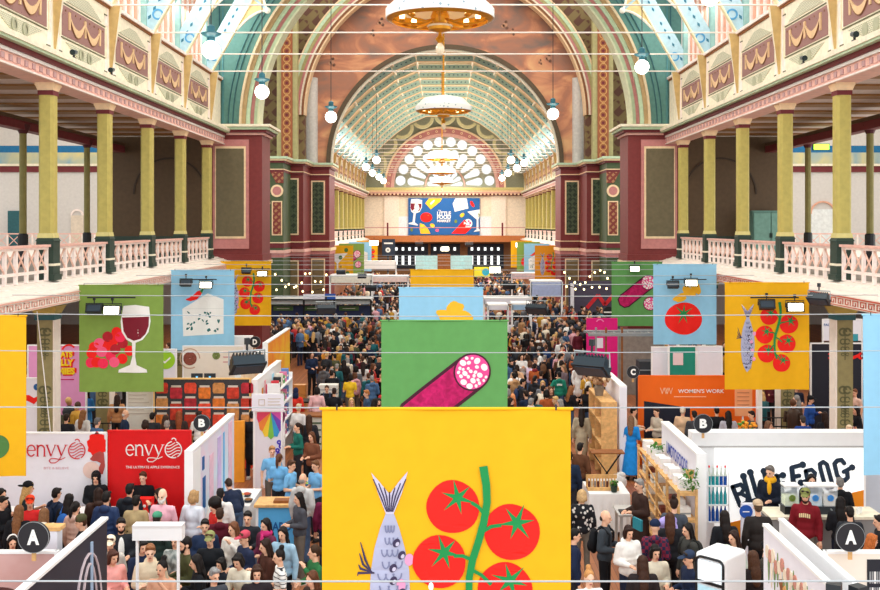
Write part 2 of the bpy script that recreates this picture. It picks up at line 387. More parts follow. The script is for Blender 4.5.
def swag_panel(mb, s, y):
    """painted garland panel between two pilasters, from y to y+4.2"""
    X = lambda a: s*a
    f = 9.85
    mb.box(X(f-.015), X(f), y+.5, y+3.7, 11.42, 12.2, mauve)
    for z in (11.36, 12.26): mb.box(X(f-.02), X(f), y+.45, y+3.75, z-.015, z+.015, mgrey)
    for (a, c, d, g) in ((.3, .42, 10.98, 12.62), (3.78, 3.9, 10.98, 12.62)):
        mb.box(X(f-.012), X(f), y+a-.03, y+c+.03, d, d+.35, ppink); mb.box(X(f-.012), X(f), y+a-.03, y+c+.03, g-.3, g, ppink); mb.box(X(f-.012), X(f), y+a+.05, y+c-.05, d+.4, g-.4, cream2)
        for zz in (d, g): mb.box(X(f-.016), X(f), y+a-.08, y+c+.08, zz-.02, zz+.02, mgrey)
    def P(poly, m, t=.02): mb.prism(poly, X(f-t), X(f), m, 'x')
    P([(y+.75, 12.34), (y+3.45, 12.34), (y+2.4, 12.68), (y+1.8, 12.68)], orn); P([(y+.75, 11.28), (y+3.45, 11.28), (y+2.4, 10.92), (y+1.8, 10.92)], orn)
    for yy in (y+1.8, y+2.4): mb.lathe([(.0, 0), (.17, 0), (.17, .02), (.1, .02)], greyorn, 14); _rot_last(mb, 14*4, X(f-.03), yy, 11.1, s)
    for c0 in (y+.95, y+2.1):                            # two hanging swags
        n = 10; top = []; bot = []
        for i in range(n+1):
            t = i/n; yy = c0+1.15*t; sag = 4*t*(1-t)
            top.append((yy, 12.02-.30*sag)); bot.append((yy, 12.0-.46*sag-.02))
        P(top+bot[::-1], swag, .045); P([(a, z-.03) for a, z in bot]+[(a, z-.01) for a, z in bot][::-1], swag_dk, .05)
    for yy in (y+.95, y+2.1, y+3.25): P([(yy-.04, 11.62), (yy+.04, 11.62), (yy+.06, 12.08), (yy-.06, 12.08)], swag, .05)
    for i in range(9):
        yy = y+.7+i*.35; P([(yy, 12.06), (yy+.05, 12.06), (yy+.05, 12.11), (yy, 12.11)], swag_dk, .03)
def _rot_last(mb, n, x, y, z, s):
    M = T((x, y, z)) @ Matrix.Rotation(PI/2, 4, 'Y')
    for i in range(len(mb.v)-n, len(mb.v)): mb.v[i] = tuple(M @ Vector(mb.v[i]))
post_teal = mat('window_post_teal', '#8fb5ae'); mull = mat('mullion_pink', '#dba58c')
leaf_d = mat('leaf_teal', '#2f6f86')
truss_m = mat('truss_pale_blue', '#a6c6d0'); truss_edge = mat('truss_cream_edge', '#e9dfb8')
def truss(y, pts, depth, name, label, ring=True, dash=True, tubes=True, main=truss_m):
    t = thing(name, label, 'roof truss', (0, y, 0), 0, 'polygonal roof trusses', 'structure')
    full = [(-x, z) for x, z in pts]+[(x, z) for x, z in pts[::-1]][(1 if pts[-1][0] == 0 else 0):]
    full = [(-a, z) if False else (a, z) for a, z in full]
    m = MB(); e = MB(); d = MB()
    for (xa, za), (xb, zb) in zip(full[:-1], full[1:]):
        L = math.hypot(xb-xa, zb-za); nx, nz = -(zb-za)/L, (xb-xa)/L
        if nz < 0: nx, nz = -nx, -nz
        q = depth
        m.prism([(xa, za), (xb, zb), (xb+nx*q, zb+nz*q), (xa+nx*q, za+nz*q)], -.06, .06, main)
        e.prism([(xa-nx*.05, za-nz*.05), (xb-nx*.05, zb-nz*.05), (xb, zb), (xa, za)], -.11, .11, truss_edge if main is truss_m else cream2)
        if dash:
            k = int(L/.32)
            for i in range(1, k):
                if (i % 5) == 0 and k > 8: continue
                t0 = i/k; cx_, cz_ = xa+(xb-xa)*t0+nx*q*.55, za+(zb-za)*t0+nz*q*.55
                ux, uz = (xb-xa)/L*.1, (zb-za)/L*.1
                d.prism([(cx_-ux, cz_-uz), (cx_+nx*.05, cz_+nz*.05), (cx_+ux, cz_+uz), (cx_-nx*.05, cz_-nz*.05)], -.075, .075, leaf_d)
    m.build('beam', t); e.build('edge_moulding', t)
    if d.v: d.build('leaf_stencil', t)
    if ring:
        r = MB()
        for sx in (-1, 1):
            r.ring(sx*(pts[0][0]-.32), pts[0][1]+.85, .13, .19, -.08, .08, mat('ring_blue', '#4a94c0'), 0, 360, 20)
        r.build('ring_ornament', t)
    return t
NP = [(9.95, 12.75), (7.75, 16.6), (5.9, 18.3), (3.0, 19.6), (0, 19.6)]
FP = [(9.9, 12.75), (8.2, 14.4), (7.0, 15.75), (5.6, 17.0), (3.9, 18.2), (2.15, 18.95), (0, 18.95)]
far_teal = mat('far_truss_teal', '#b2d8d4')
for s in (-1, 1):
    for part, YS, y0, y1 in (('near', NEAR, 14.6, 43.9), ('far', FAR, 71.6, 124.8)):
        long_pieces(s, y0, y1, part)
        m = MB()
        for y in YS:
            if y+S < y1+.5: swag_panel(m, s, y)
        o = m.build(f'wall_painted_panels_{SIDE[s]}_{part}'); o['kind'] = 'structure'
        m = MB()
        for y in YS:                                     # tapered corbels and posts
            x = lambda a: s*a
            v = [(x(9.85), y-.11, 12.95), (x(9.85), y+.11, 12.95), (x(9.52), y+.09, 12.95), (x(9.52), y-.09, 12.95), (x(9.85), y-.03, 10.95), (x(9.85), y+.03, 10.95), (x(9.8), y, 10.95)]
            m.add(v, [(0, 3, 6, 4), (0, 1, 2, 3), (4, 5, 6)], tan); m.add(v, [(3, 2, 6)], cream); m.add(v, [(1, 5, 6, 2)], ppink)
            m.bar((x(9.86), y-.24, 10.9), (x(9.86), y-.24, 12.85), .06, .06, ppink); m.bar((x(9.86), y+.24, 10.9), (x(9.86), y+.24, 12.85), .06, .06, ppink)
            m.box(x(10.0), x(10.25), y-.14, y+.14, 13.0, 17.2, post_teal)
        trim(m)
        for k, y in enumerate(YS[:-1] if part == 'near' else YS):
            if y+S > y1+3: continue
            nwin[0] += 1; m = MB()
            for i in range(1, 11):
                yy = y+.14+i*(S-.28)/11
                m.box(s*10.1, s*10.45, yy-.065, yy+.065, 13.02, 16.4, mull if i % 2 else ppink)
            m.box(s*10.2, s*10.4, y, y+S, 14.9, 15.0, ppink)
            struct(f'window_{nwin[0]}', m)
for k, y in enumerate(NEAR): truss(y, NP, .62, 'roof_truss', f'pale blue hall roof truss with ring ornaments, {ORD[k]} from the camera')
# cusped pendant brackets on the near trusses
cusp = mat('cusp_white', '#efeee0'); cusp_f = mat('cusp_gold_fill', '#ddc58a')
for k, y in enumerate(NEAR):
    t = [o for o in C.objects if o.name.startswith('roof_truss') and abs(o.location.y-y) < .01][0]
    for s in (-1, 1):
        m = MB(); a = []
        tip = (7.45, 15.55)
        base = [(8.75, 14.75), (7.55, 16.85)]
        n = 8
        for i in range(n+1):
            u = i/n; q = [(1-u)**2*base[0][j]+2*u*(1-u)*(8.0, 15.6)[j]+u*u*tip[j] for j in (0, 1)]; a.append((s*q[0], q[1]))
        bq = []
        for i in range(n+1):
            u = i/n; q = [(1-u)**2*tip[j]+2*u*(1-u)*(7.75, 16.0)[j]+u*u*base[1][j] for j in (0, 1)]; bq.append((s*q[0], q[1]))
        m.prism(a+bq[1:], -.04, .04, cusp_f)
        m.tube([(p[0], 0, p[1]) for p in a], .06, cusp, 6); m.tube([(p[0], 0, p[1]) for p in bq], .06, cusp, 6)
        m.ell((s*tip[0], 0, tip[1]), (.13, .13, .13), cusp, 10, 6)
        m.bar((s*8.3, 0, 16.3), (s*tip[0], 0, tip[1]), .1, .1, truss_m)
        m.build('cusped_bracket', t)
for k, y in enumerate([q for q in FAR if q < 114]): truss(y, FP, .42, 'vault_truss', f'teal stencilled truss of the far vault, {ORD[k]} from the crossing', ring=False, main=far_teal)
# tie rods
rod = mat('tie_rod_paint', '#eae2d6', rough=.4, var=.03)
for part, YS in (('hall', NEAR), ('far nave', FAR)):
    for k, y in enumerate(YS):
        m = MB(); m.tube([(-9.75, y, 13.0), (9.75, y, 13.0)], .026 if part == 'hall' else .03, rod, 6)
        tag(m.build('tie_rod'), f'thin white iron tie rod spanning the {part}, {ORD[k]} from the {"camera" if part=="hall" else "crossing"}', 'tie rod', 'iron tie rods', 'structure')
# far vault roof skin and near roof skin
roof_m = mat('roof_boards', '#bfa87c', var=.12, scale=3)
for nm, pts, y0, y1, up in (('near', NP, 14.6, 44, .75), ('far', FP, 71.6, 114.6, .5)):
    m = MB(); full = [(-x, z+up) for x, z in pts]+[(x, z+up) for x, z in pts[::-1]][1:]
    full[0] = (full[0][0]-.9, full[0][1]+(.0)); full[-1] = (full[-1][0]+.9, full[-1][1])
    zlo = 17.0
    for (xa, za), (xb, zb) in zip(full[:-1], full[1:]):
        if nm == 'near' and max(za, zb) < zlo+.9 and True: continue
        if nm == 'near' and abs((xa+xb)/2) < 3: continue     # unseen ridge left open to let sky light in
        if nm == 'far' and min(za, zb) < 13.5: continue
        m.add([(xa, y0, za), (xb, y0, zb), (xb, y1, zb), (xa, y1, za)], [(0, 1, 2, 3)], roof_m)
    if nm == 'far':
        for (x, z) in full[1:-1]: m.box(x-.06, x+.06, y0, y1, z-.2, z-.08, cream)
    struct(f'ceiling_roof_{nm}', m)
# ================================================================== CROSSING ARCHES, PIERS, END WALL
band = [('cream', mat('arch_cream', '#d6c09c'), .10), ('tan', mat('arch_tan', '#b09468'), .16), ('mint', mint, .17), ('rose', rose, .18), ('mint2', mat('arch_sage', '#a9b795'), .16), ('cream3', mat('arch_pale_sage', '#c4c6a4'), .08)]
m = MB(); m.archwall(-10.4, 10.4, 10.7, 24, 0, 10.9, 8.98, 44.0, 45.6, teal, 56); struct('wall_arch_near', m)
m = MB()
r = 8.98+.05
for i, (n_, mm, w) in enumerate(band):
    m.ring(0, 10.9, r-w, r, 43.8+.12*i if i < 3 else 43.8+.12*(6-i), 44.9 if i > 3 else 45.9, mm, n=64); r -= w
for r in (9.35, 9.55): m.ring(0, 10.9, r-.03, r, 43.95, 44.0, dteal, n=64)
for s in (-1, 1): m.box(s*9.9, s*9.94, 43.95, 44, 10.9, 19, dteal); m.box(s*9.75, s*9.78, 43.95, 44, 10.9, 19, mat('line_teal', '#4f8a90'))
trim(m, None, 30)
def framed(mb, x0, x1, z0, z1, y, fill, border, bw=.09, inner=None):
    mb.box(x0, x1, y-.04, y+.02, z0, z1, border); mb.box(x0+bw, x1-bw, y-.055, y, z0+bw, z1-bw, fill)
    if inner: mb.box(x0+bw+.12, x1-bw-.12, y-.06, y, z0+bw+.2, z1-bw-.2, inner)
stripe_orn = pattern_mat('pier_scroll', '#4e5a42', '#333d30', 'magic', 2); stripe_orn2 = pattern_mat('pier_scroll_red', '#7d3a34', '#a87a54', 'magic', 3)
for s in (-1, 1):
    # near arch pier / end wall of the gallery
    m = MB(); a, c = sorted((s*10.3, s*8.05)); m.box(a, c, 44, 46, 0, 10.5, pier_red)
    fr = sorted((s*10.2, s*8.62)); m.box(fr[0], fr[1], 43.93, 44, 5.5, 10.3, rose); 
    fr = sorted((s*10.1, s*8.75)); m.box(fr[0], fr[1], 43.9, 44, 5.95, 10.0, cream2)
    fr = sorted((s*10.05, s*8.83)); m.box(fr[0], fr[1], 43.88, 44, 6.05, 9.9, panel_dk)
    m.box(min(s*10.3, s*8.0), max(s*10.3, s*8.0), 43.85, 46.1, 4.9, 5.25, pier_red); m.box(min(s*10.3, s*7.95), max(s*10.3, s*7.95), 43.8, 46.1, 4.8, 4.95, cream2)
    struct(f'wall_pier_near_{SIDE[s]}', m)
    m = MB()
    for z0, z1, o, mm in ((10.5, 10.6, .1, pink), (10.6, 10.72, .22, maroon), (10.72, 10.84, .32, mint), (10.84, 10.95, .42, cream)):
        m.box(min(s*10.4, s*(8.05-o)), max(s*10.4, s*(8.05-o)), 44-o, 46+o, z0, z1, mm)
    trim(m)
    # brown wall closing the gallery
    m = MB(); a, c = sorted((s*14.9, s*10.3)); m.box(a, c, 44, 44.6, 5.1, 10.45, brown); m.box(a, c, 43.96, 44, 5.1, 6.05, dgreen)
    m.ring(s*12.1, 7.9, 1.55, 1.62, 43.95, 44, mat('brown_arch_line', '#3a2c1e'), 0, 180, 24)
    m.box(min(s*10.3, s*10.55), max(s*10.3, s*10.55), 43.9, 44, 5.1, 10.45, rose)
    struct(f'wall_gallery_end_{SIDE[s]}', m)
    # transept behind
    m = MB(); a, c = sorted((s*34, s*14)); m.box(a, c, 66, 66.4, 0, 10.05, mat('transept_plaster', '#cdc7c1', var=.05)); m.box(a, c, 65.9, 66.4, 10.05, 10.45, maroon)
    m.box(a, c, 65.8, 66.4, 10.45, 10.6, cream); m.box(a, c, 66, 66.4, 10.6, 11.35, pattern_mat('mural_frieze', '#d9c98a', '#7fa6b8', 'cloud', .6)); m.box(a, c, 66, 66.4, 11.35, 11.8, mat('transept_blue', '#1e6a9a')); m.box(a, c, 66, 66.4, 11.8, 26, MATS['transept_plaster'])
    struct(f'wall_transept_{SIDE[s]}', m)
    m = MB(); a, c = sorted((s*33.6, s*34)); m.box(a, c, 10, 66, 0, 11, offwhite); struct(f'wall_aisle_{SIDE[s]}', m)
    m = MB(); a, c = sorted((s*34, s*14)); m.box(a, c, 44, 66, 4.86, 5.14, offwhite); struct(f'trim_transept_gallery_{SIDE[s]}', m)
    # octagon piers beyond the crossing, stepping towards the far nave
    for nm, y, xa, xb, fill, pan in (('outer', 64, 12.6, 10.35, pier_green, None), ('middle', 67, 11.0, 9.5, pier_red, stripe_orn), ('inner', 70.6, 9.75, 8.17, pier_red, stripe_orn)):
        a, c = sorted((s*xa, s*xb)); m = MB(); m.box(a, c, y, 74, 0, 10.55, fill)
        m.box(a-.05, c+.05, y-.08, 74, 4.5, 4.75, rose); m.box(a-.12, c+.12, y-.16, 74, 4.75, 4.95, cream2 if nm == 'inner' else pink); m.box(a-.04, c+.04, y-.05, 74, 5.1, 5.4, maroon); m.box(a-.06, c+.06, y-.07, 74, 5.4, 5.46, cream2)
        m.box(a-.03, c+.03, y-.05, 74, 9.95, 10.1, maroon); m.box(a-.06, c+.06, y-.08, 74, 10.1, 10.16, cream2)
        if pan: 
            framed(m, a+.3, c-.3, 5.9, 9.7, y, pan, cream2, .1); framed(m, a+.3, c-.3, .8, 4.2, y, mat('pier_low_panel', '#7c6a48'), gold if False else cream2, .08)
        else:
            xm = s*10.75
            framed(m, xm-.33, xm+.33, 5.9, 8.1, y, stripe_orn2, cream2, .07)
            m.ring(xm, 8.75, .28, .4, y-.06, y, cream2, 0, 360, 28); m.ring(xm, 8.75, 0.01, .28, y-.05, y, rose, 0, 360, 28)
            m.prism([(xm-.4*1, 9.9), (xm+.4, 9.9), (xm+.4, 9.35), (xm+.1*s, 9.3), (xm-.4*s, 9.9)] if False else [(xm-.42, 9.95), (xm+.42, 9.95), (xm+(.42 if s < 0 else .05), 9.25), (xm+(-.05 if s < 0 else -.42), 9.25)], y-.05, y, stripe_orn2)
            m.ring(s*12.3, 7.9, .95, 1.12, y-.07, y, cream2, 0, 180, 28); m.ring(s*12.3, 7.9, .02, .95, y-.03, y, mat('arch_shade_blue', '#2f4560'), 0, 180, 28);  # flat dark blue paints the shade inside the arched opening
            q = sorted((s*12.3, s*11.35)); m.box(q[0], q[1], y-.03, y, 5.5, 7.9, MATS['arch_shade_blue']); 
        struct(f'wall_pier_{nm}_{SIDE[s]}', m)
        m = MB()
        for z0, z1, o, mm in ((10.55, 10.68, .1, maroon), (10.68, 10.8, .2, cream2), (10.8, 10.95, .3, mint)):
            m.box(a-o, c+o, y-o, 74, z0, z1, mm)
        trim(m)
    # upper shafts with lozenge ornament and painted panel
    m = MB()
    a, c = sorted((s*11.3, s*10.15)); m.box(a, c, 68.2, 69.4, 10.95, 20, mat('upper_brown', '#8b6a4c'))
    framed(m, min(s*10.95, s*10.45)-.05, max(s*10.95, s*10.45)+.05, 11.2, 15.3, 68.2, mat('upper_panel', '#5a5138'), cream2, .08)
    struct(f'wall_upper_pier_{SIDE[s]}', m)
    m = MB(); xs = s*10.2
    xm = s*10.6*.98
    a, c = sorted((s*9.85, s*10.4)); 
    x0_, x1_ = sorted((wx(445+s*152, 67.8), wx(445+s*163, 67.8)))
    m.box(x0_-.32, x1_+.32, 67.6, 68.2, 10.95, 21, mat('shaft_olive', '#a8a070')); m.box(x0_, x1_, 67.5, 67.6, 10.95, 21, mat('lozenge_ground', '#9a5a38'))
    zc = 11.3; xc = (x0_+x1_)/2; loz = mat('lozenge_tan', '#c8975c')
    while zc < 20.5:
        m.ring(xc, zc, .2, .26, 67.46, 67.5, loz, 0, 360, 14); m.ring(xc, zc, .01, .1, 67.47, 67.5, maroon, 0, 360, 8); m.ring(xc, zc+.27, .06, .1, 67.47, 67.5, loz, 0, 360, 8); zc += .54
    trim(m)
    # pale half column inside the inner arch
    m = MB(); m.lathe([(.42, 10.95), (.42, 17.0)], mat('pale_shaft', '#c9c4bc'), 18, (s*9.45, 71.0, 0)); trim(m, None, 40)
# order two: arch at the far side of the crossing, then the painted lunette
sp = pattern_mat('spandrel_scrolls', '#86744e', '#6a4a3e', 'magic', .9)
m = MB(); m.archwall(-16, 16, 10.95, 25, 0, 14.2, 9.75, 69.4, 70.2, sp, 56); struct('wall_arch_middle', m)
m = MB(); r = 10.75
for i, (mm, w) in enumerate(((cream2, .1), (mint, .22), (mat('arch_olive', '#a79d6a'), .2), (rose, .16), (cream, .12), (mat('arch_brown', '#8a5a3a'), .15), (cream2, .1))):
    m.ring(0, 14.2, r-w, r, 68.9+.07*i, 70.3, mm, n=64); r -= w
trim(m, None, 30)
mural = bpy.data.materials.new('painted_sky_mural'); mural.use_nodes = True
nt = mural.node_tree; b = nt.nodes['Principled BSDF']; b.inputs['Roughness'].default_value = .8
tc = nt.nodes.new('ShaderNodeTexCoord'); n1 = nt.nodes.new('ShaderNodeTexNoise'); n1.inputs['Scale'].default_value = .42; n1.inputs['Detail'].default_value = 8; n1.inputs['Distortion'].default_value = .8
mp = nt.nodes.new('ShaderNodeMapping'); mp.inputs['Scale'].default_value = (1, 1, 1.7)
rr = nt.nodes.new('ShaderNodeValToRGB'); rr.color_ramp.elements[0].position = .24; rr.color_ramp.elements[0].color = (*lin('#7c6a60'), 1); rr.color_ramp.elements[1].position = .68; rr.color_ramp.elements[1].color = (*lin('#dba878'), 1)
e = rr.color_ramp.elements.new(.46); e.color = (*lin('#ad745a'), 1); e = rr.color_ramp.elements.new(.56); e.color = (*lin('#c98a66'), 1)
nt.links.new(tc.outputs['Object'], mp.inputs['Vector']); nt.links.new(mp.outputs['Vector'], n1.inputs['Vector']); sx_ = nt.nodes.new('ShaderNodeSeparateXYZ'); mr_ = nt.nodes.new('ShaderNodeMapRange'); mr_.inputs['From Min'].default_value = 14; mr_.inputs['From Max'].default_value = 22; mr_.inputs['To Min'].default_value = .05; mr_.inputs['To Max'].default_value = -.10; ad_ = nt.nodes.new('ShaderNodeMath'); ad_.operation = 'ADD'; nt.links.new(tc.outputs['Object'], sx_.inputs[0]); nt.links.new(sx_.outputs['Z'], mr_.inputs['Value']); nt.links.new(n1.outputs['Fac'], ad_.inputs[0]); nt.links.new(mr_.outputs['Result'], ad_.inputs[1]); nt.links.new(ad_.outputs[0], rr.inputs['Fac']); nt.links.new(rr.outputs['Color'], b.inputs['Base Color'])
m = MB(); m.archwall(-10.6, 10.6, 10.9, 25, 0, 10.95, 8.3, 71.0, 71.5, mural, 64); struct('wall_mural', m)
m = MB(); m.ring(0, 10.95, 8.12, 8.42, 70.8, 71.6, mat('arch_dark_edge', '#5a4a36'), n=64); m.ring(0, 10.95, 8.0, 8.12, 71.0, 71.6, cream, n=64); trim(m, None, 30)
# painted figures on the mural: small pale shapes
m = MB(); fg = mat('mural_figure', '#b9876a'); fg2 = mat('mural_dark_figure', '#6b4a3a')
for (px, py, r) in ((372, 33, 4), (381, 22, 5), (332, 62, 5), (505, 25, 5), (512, 32, 4), (548, 58, 5), (540, 62, 3)):
    x, z = wx(px, 71), wz(py, 71); q = r*.071
    for dx, dz, k in ((0, 0, .5), (.1, .25, .3), (-.2, -.1, .35), (.2, -.25, .3)): m.ring(x+dx*q*2, z+dz*q*2.4, .01, q*k, 70.96, 71, fg if k > .32 else fg2, 0, 360, 12)
struct('wall_mural_figures', m)
m = MB(); m.box(-30, 30, 46, 69.4, 26, 26.3, offwhite); struct('ceiling_crossing', m)
m = MB()
for s in (-1, 1): m.box(s*30, s*30.4, 46, 69, 11, 26, offwhite)
struct('wall_crossing_sides', m)
# ---- end wall
YE = 125.0
olivegrey = mat('end_olive_grey', '#8f9078'); endcream = mat('end_cream', '#e8d8be')
m = MB(); m.box(-14, 14, YE+.6, YE+1, 0, 11.0, endcream); m.archwall(-14, 14, 10.9, 22, 0, 11.3, 6.5, YE, YE+.6, olivegrey, 48); m.box(-14, 14, YE+1.2, YE+1.5, 10, 22, olivegrey); struct('wall_end', m)
m = MB(); m.ring(0, 11.3, 7.35, 7.6, YE-.5, YE+.1, cream2, n=56); m.ring(0, 11.3, 6.75, 7.35, YE-.4, YE+.1, rose, n=56); m.ring(0, 11.3, 6.35, 6.75, YE-.3, YE+.3, pink, n=56)
for i in range(21):
    a = PI*(i+.5)/21; m.ring(7.05*math.cos(a), 11.3+7.05*math.sin(a), .08, .16, YE-.45, YE-.4, cream2, 0, 360, 10)
trim(m, None, 30)
m = MB()
for z0, z1, o, mm in ((10.3, 10.55, .1, maroon), (10.55, 10.75, .25, pink), (10.75, 10.95, .4, cream2), (10.95, 11.3, .5, olive_lt)): m.box(-10.5, 10.5, YE-o, YE+.7, z0, z1, mm)
for i in range(44): m.box(-10.2+i*.47, -9.98+i*.47, YE-.34, YE, 10.35, 10.55, cream2)
trim(m)
m = MB(); m.box(-10.2, 10.2, YE+.4, YE+.6, 4.0, 10.3, endcream)
for x in (-6.7, 6.7): m.box(x-.9, x+.9, YE+.2, YE+.6, 4.0, 10.3, mat('end_pilaster', '#f0e0cc'))
for x in (-5.2, 5.2): m.box(x-1.0, x+1.0, YE+.3, YE+.6, 4.9, 7.7, mat('end_white_panel', '#dfe4e6'))
struct('wall_end_gallery', m)
# fan window: tracery plate with round and petal openings over glass
m = MB(); m.box(-6.6, 6.6, YE+.5, YE+.58, 11.2, 18, mat('fan_glass', '#f6fbff', var=0, emit=.6)); struct('window_fan_glass', m)
def circ(cx, cz, r, n=20): return [(cx+r*math.cos(2*PI*i/n), cz+r*math.sin(2*PI*i/n)) for i in range(n)]
def petal(a, r0, r1, da, cz):
    """rounded wedge along angle a"""
    pts = []
    w0, w1 = r0*da, r1*da
    loc = [(r0, -w0*.7), (r0-.12, 0), (r0, w0*.7), (r1-w1, w1)]
    for i in range(1, 8):
        t = PI/2-PI*i/8; loc.append((r1-w1+w1*math.cos(t), w1*math.sin(t)))
    loc.append((r1-w1, -w1))
    return [(x*math.cos(a)-y*math.sin(a), cz+x*math.sin(a)+y*math.cos(a)) for x, y in loc]
holes = []; cz = 11.45
for i in range(12): a = PI*(i+.5)/12; holes.append(circ(5.62*math.cos(a), cz+5.62*math.sin(a), .62))
for i in range(11): a = PI*(i+.5)/11; holes.append(petal(a, 2.75, 4.75, .105, cz))
for i in range(9): a = PI*(i+.5)/9; holes.append(petal(a, .8, 2.25, .125, cz))
outline = [(6.4*math.cos(PI*i/48), cz+6.4*math.sin(PI*i/48)) for i in range(49)]
outline = [(6.4, 11.2)]+outline+[(-6.4, 11.2)]
polys = [[Vector((p[0], p[1], 0)) for p in outline]]+[[Vector((p[0], p[1], 0)) for p in h] for h in holes]
tr = tessellate_polygon(polys); flat = [p for l in polys for p in l]
m = MB(); m.add([(p.x, YE+.25, p.y) for p in flat], tr, mat('tracery_grey_green', '#a9ad98'))
off = 0
for l in polys:
    n = len(l); m.add([(p.x, YE+.25, p.y) for p in l]+[(p.x, YE+.5, p.y) for p in l], [(i, (i+1) % n, n+(i+1) % n, n+i) for i in range(n)], MATS['tracery_grey_green'])
m.ring(0, cz, 2.38, 2.55, YE+.15, YE+.25, pink, n=40)
struct('window_1_tracery', m)
# scalloped lip where the far vault meets the end wall
m = MB()
for k in range(-4, 5):
    a = PI/2+k*PI/10; m.ring(8.35*math.cos(a), 11.0+8.35*math.sin(a), .95, 1.3, 114.3, 114.8, mat('scallop_olive', '#b9b48a'), math.degrees(a)+110, math.degrees(a)+250, 14)
trim(m, None, 30)
m = MB(); m.box(-10.6, 10.6, 114.6, YE, 20.5, 20.7, olivegrey); m.box(-10.6, 10.6, 114.7, 114.9, 20.0, 20.6, olivegrey)
for s in (-1, 1): m.box(s*10.3, s*10.6, 114.6, YE, 12.9, 20.6, olivegrey)
struct('ceiling_end_bay', m)
# end gallery front and the dim hall below it
m = MB(); m.box(-10.2, 10.2, YE-3, YE+.6, 4.55, 5.3, mat('end_timber', '#b9713e')); struct('trim_end_gallery_front', m)
m = MB(); m.tube([(-10, YE-3, 6.3), (10, YE-3, 6.3)], .05, rose, 6)
for x in (-7, 7): m.box(x-.1, x+.1, YE-3.1, YE-2.9, 5.3, 6.9, maroon)
trim(m)
m = MB(); m.box(-10.2, 10.2, YE-.5, YE, 0, 4.6, mat('end_low_wall', '#7a5430')); struct('wall_end_low', m)
winlit = mat('lit_window_pane', '#dfe8ea', var=0, emit=.8)
k = 0
for x0, n in ((-6.4, 5), (-1.6, 4), (3.0, 5)):
    m = MB(); nwin[0] += 1; wdt = n*.82+.2
    m.box(x0-.2, x0+wdt, YE-.62, YE-.5, 1.2, 4.3, mat('end_navy_glazing', '#1c2430'))
    for i in range(n):
        m.box(x0+.2+i*.82, x0+.5+i*.82, YE-.66, YE-.62, 1.7, 2.8, winlit); m.box(x0+.2+i*.82, x0+.5+i*.82, YE-.66, YE-.62, 3.45, 3.85, winlit)
    struct(f'window_{nwin[0]}', m)
# transept balustrades, doors and the right hand cabinet
for s in (-1, 1):
    t = thing('transept_balustrade', f'distant pink lattice balustrade before the white wall on the {SIDE[s]}', 'balustrade', (0, 64, 5.14))
    a, c = sorted((s*32, s*16)); m = MB(); m.box(a, c, -.06, .06, .82, .9, pink); m.build('handrail', t)
    m = MB(); n = 20; st = (c-a)/n
    for i in range(n):
        x = a+i*st; m.bar((x, 0, .05), (x+st, 0, .82), .05, .04, pink); m.bar((x+st, .02, .05), (x, .02, .82), .05, .04, pink); m.box(x-.05, x+.05, -.04, .04, 0, .82, ppink)
    m.build('lattice', t)
m = MB(); m.box(wx(8, 65.9), wx(21, 65.9), 65.85, 65.98, 5.14, 7.5, dteal); o = struct('door_1', m)
m = MB(); x = wx(77, 65.9); m.box(x-.4, x+.4, 65.9, 66, 5.14, 7.2, mat('door_cream', '#d8c8b4')); m.ring(x, 7.2, .3, .42, 65.88, 66, ppink, 0, 180, 16); struct('door_2', m)
m = MB(); x = wx(823, 65.9); m.box(x-.75, x+.75, 65.9, 66, 5.14, 7.6, mat('door_pale', '#dfe2e0')); m.ring(x, 7.3, .75, .85, 65.86, 66, mull, 0, 180, 20); struct('door_3', m)
t = thing('cabinet', 'grey-green double cupboard standing against the brown wall of the right gallery', 'cabinet', (13.9, 43.2, 5.1))
cg = mat('cabinet_green', '#5f8478'); m = MB(); m.box(-.7, .8, -.35, .5, .05, 2.0, cg); m.box(-.75, .85, -.4, .52, 2.0, 2.06, cg); m.build('body', t)
for k in (0, 1):
    d = MB(); d.box(-.66+k*.74, .04+k*.72, -.39, -.35, .1, 1.95, mat('cabinet_door_green', '#6f9688')); d = d.build('door', t); h = MB(); h.box(.0+k*.08, .03+k*.08, -.42, -.39, .9, 1.1, black); h.build('handle', d)
m = MB(); ex = mat('exit_green', '#9fe03a', var=0, emit=2); m.box(-.35, .35, -.05, .05, -.14, .14, dgreen); m.box(-.32, .32, -.06, -.05, -.11, .11, ex); tag(m.build('exit_sign', loc=(wx(821, 42), 42, wz(147, 42))), 'small glowing green exit sign hung below the right gallery ceiling', 'sign')
# ================================================================== HANGING BANNERS WITH PRINTED FOOD
BW = 2.12; BH = 2.68
B_Y = mat('banner_yellow', '#eab010', var=.03, rough=.75); B_G = mat('banner_olive_green', '#7f9f48', var=.04, rough=.75); B_G2 = mat('banner_green', '#5f9c55', var=.04, rough=.75); B_B = mat('banner_light_blue', '#93cbe8', var=.03, rough=.75)
p_red = mat('print_red', '#ee1c12', var=.03); p_grn = mat('print_green', '#168c48', var=.05); p_lil = mat('print_lilac', '#aeb2cc', var=.06); p_lil2 = mat('print_pale_lilac', '#c6c2d8', var=.05); p_ink = mat('print_ink', '#3c3452', var=.03); p_pk = mat('print_pink', '#e89ac0', var=.05)
p_wht = mat('print_white', '#eff0ea', var=.02); p_wine = mat('print_wine', '#7a1428', var=.05); p_mag = pattern_mat('print_magenta', '#cc1e68', '#a0124f', 'cloud', 9, thr=.5); p_dk = mat('print_dark_maroon', '#45122a', var=.04); p_pnk2 = mat('print_hot_pink', '#e84a90', var=.03)
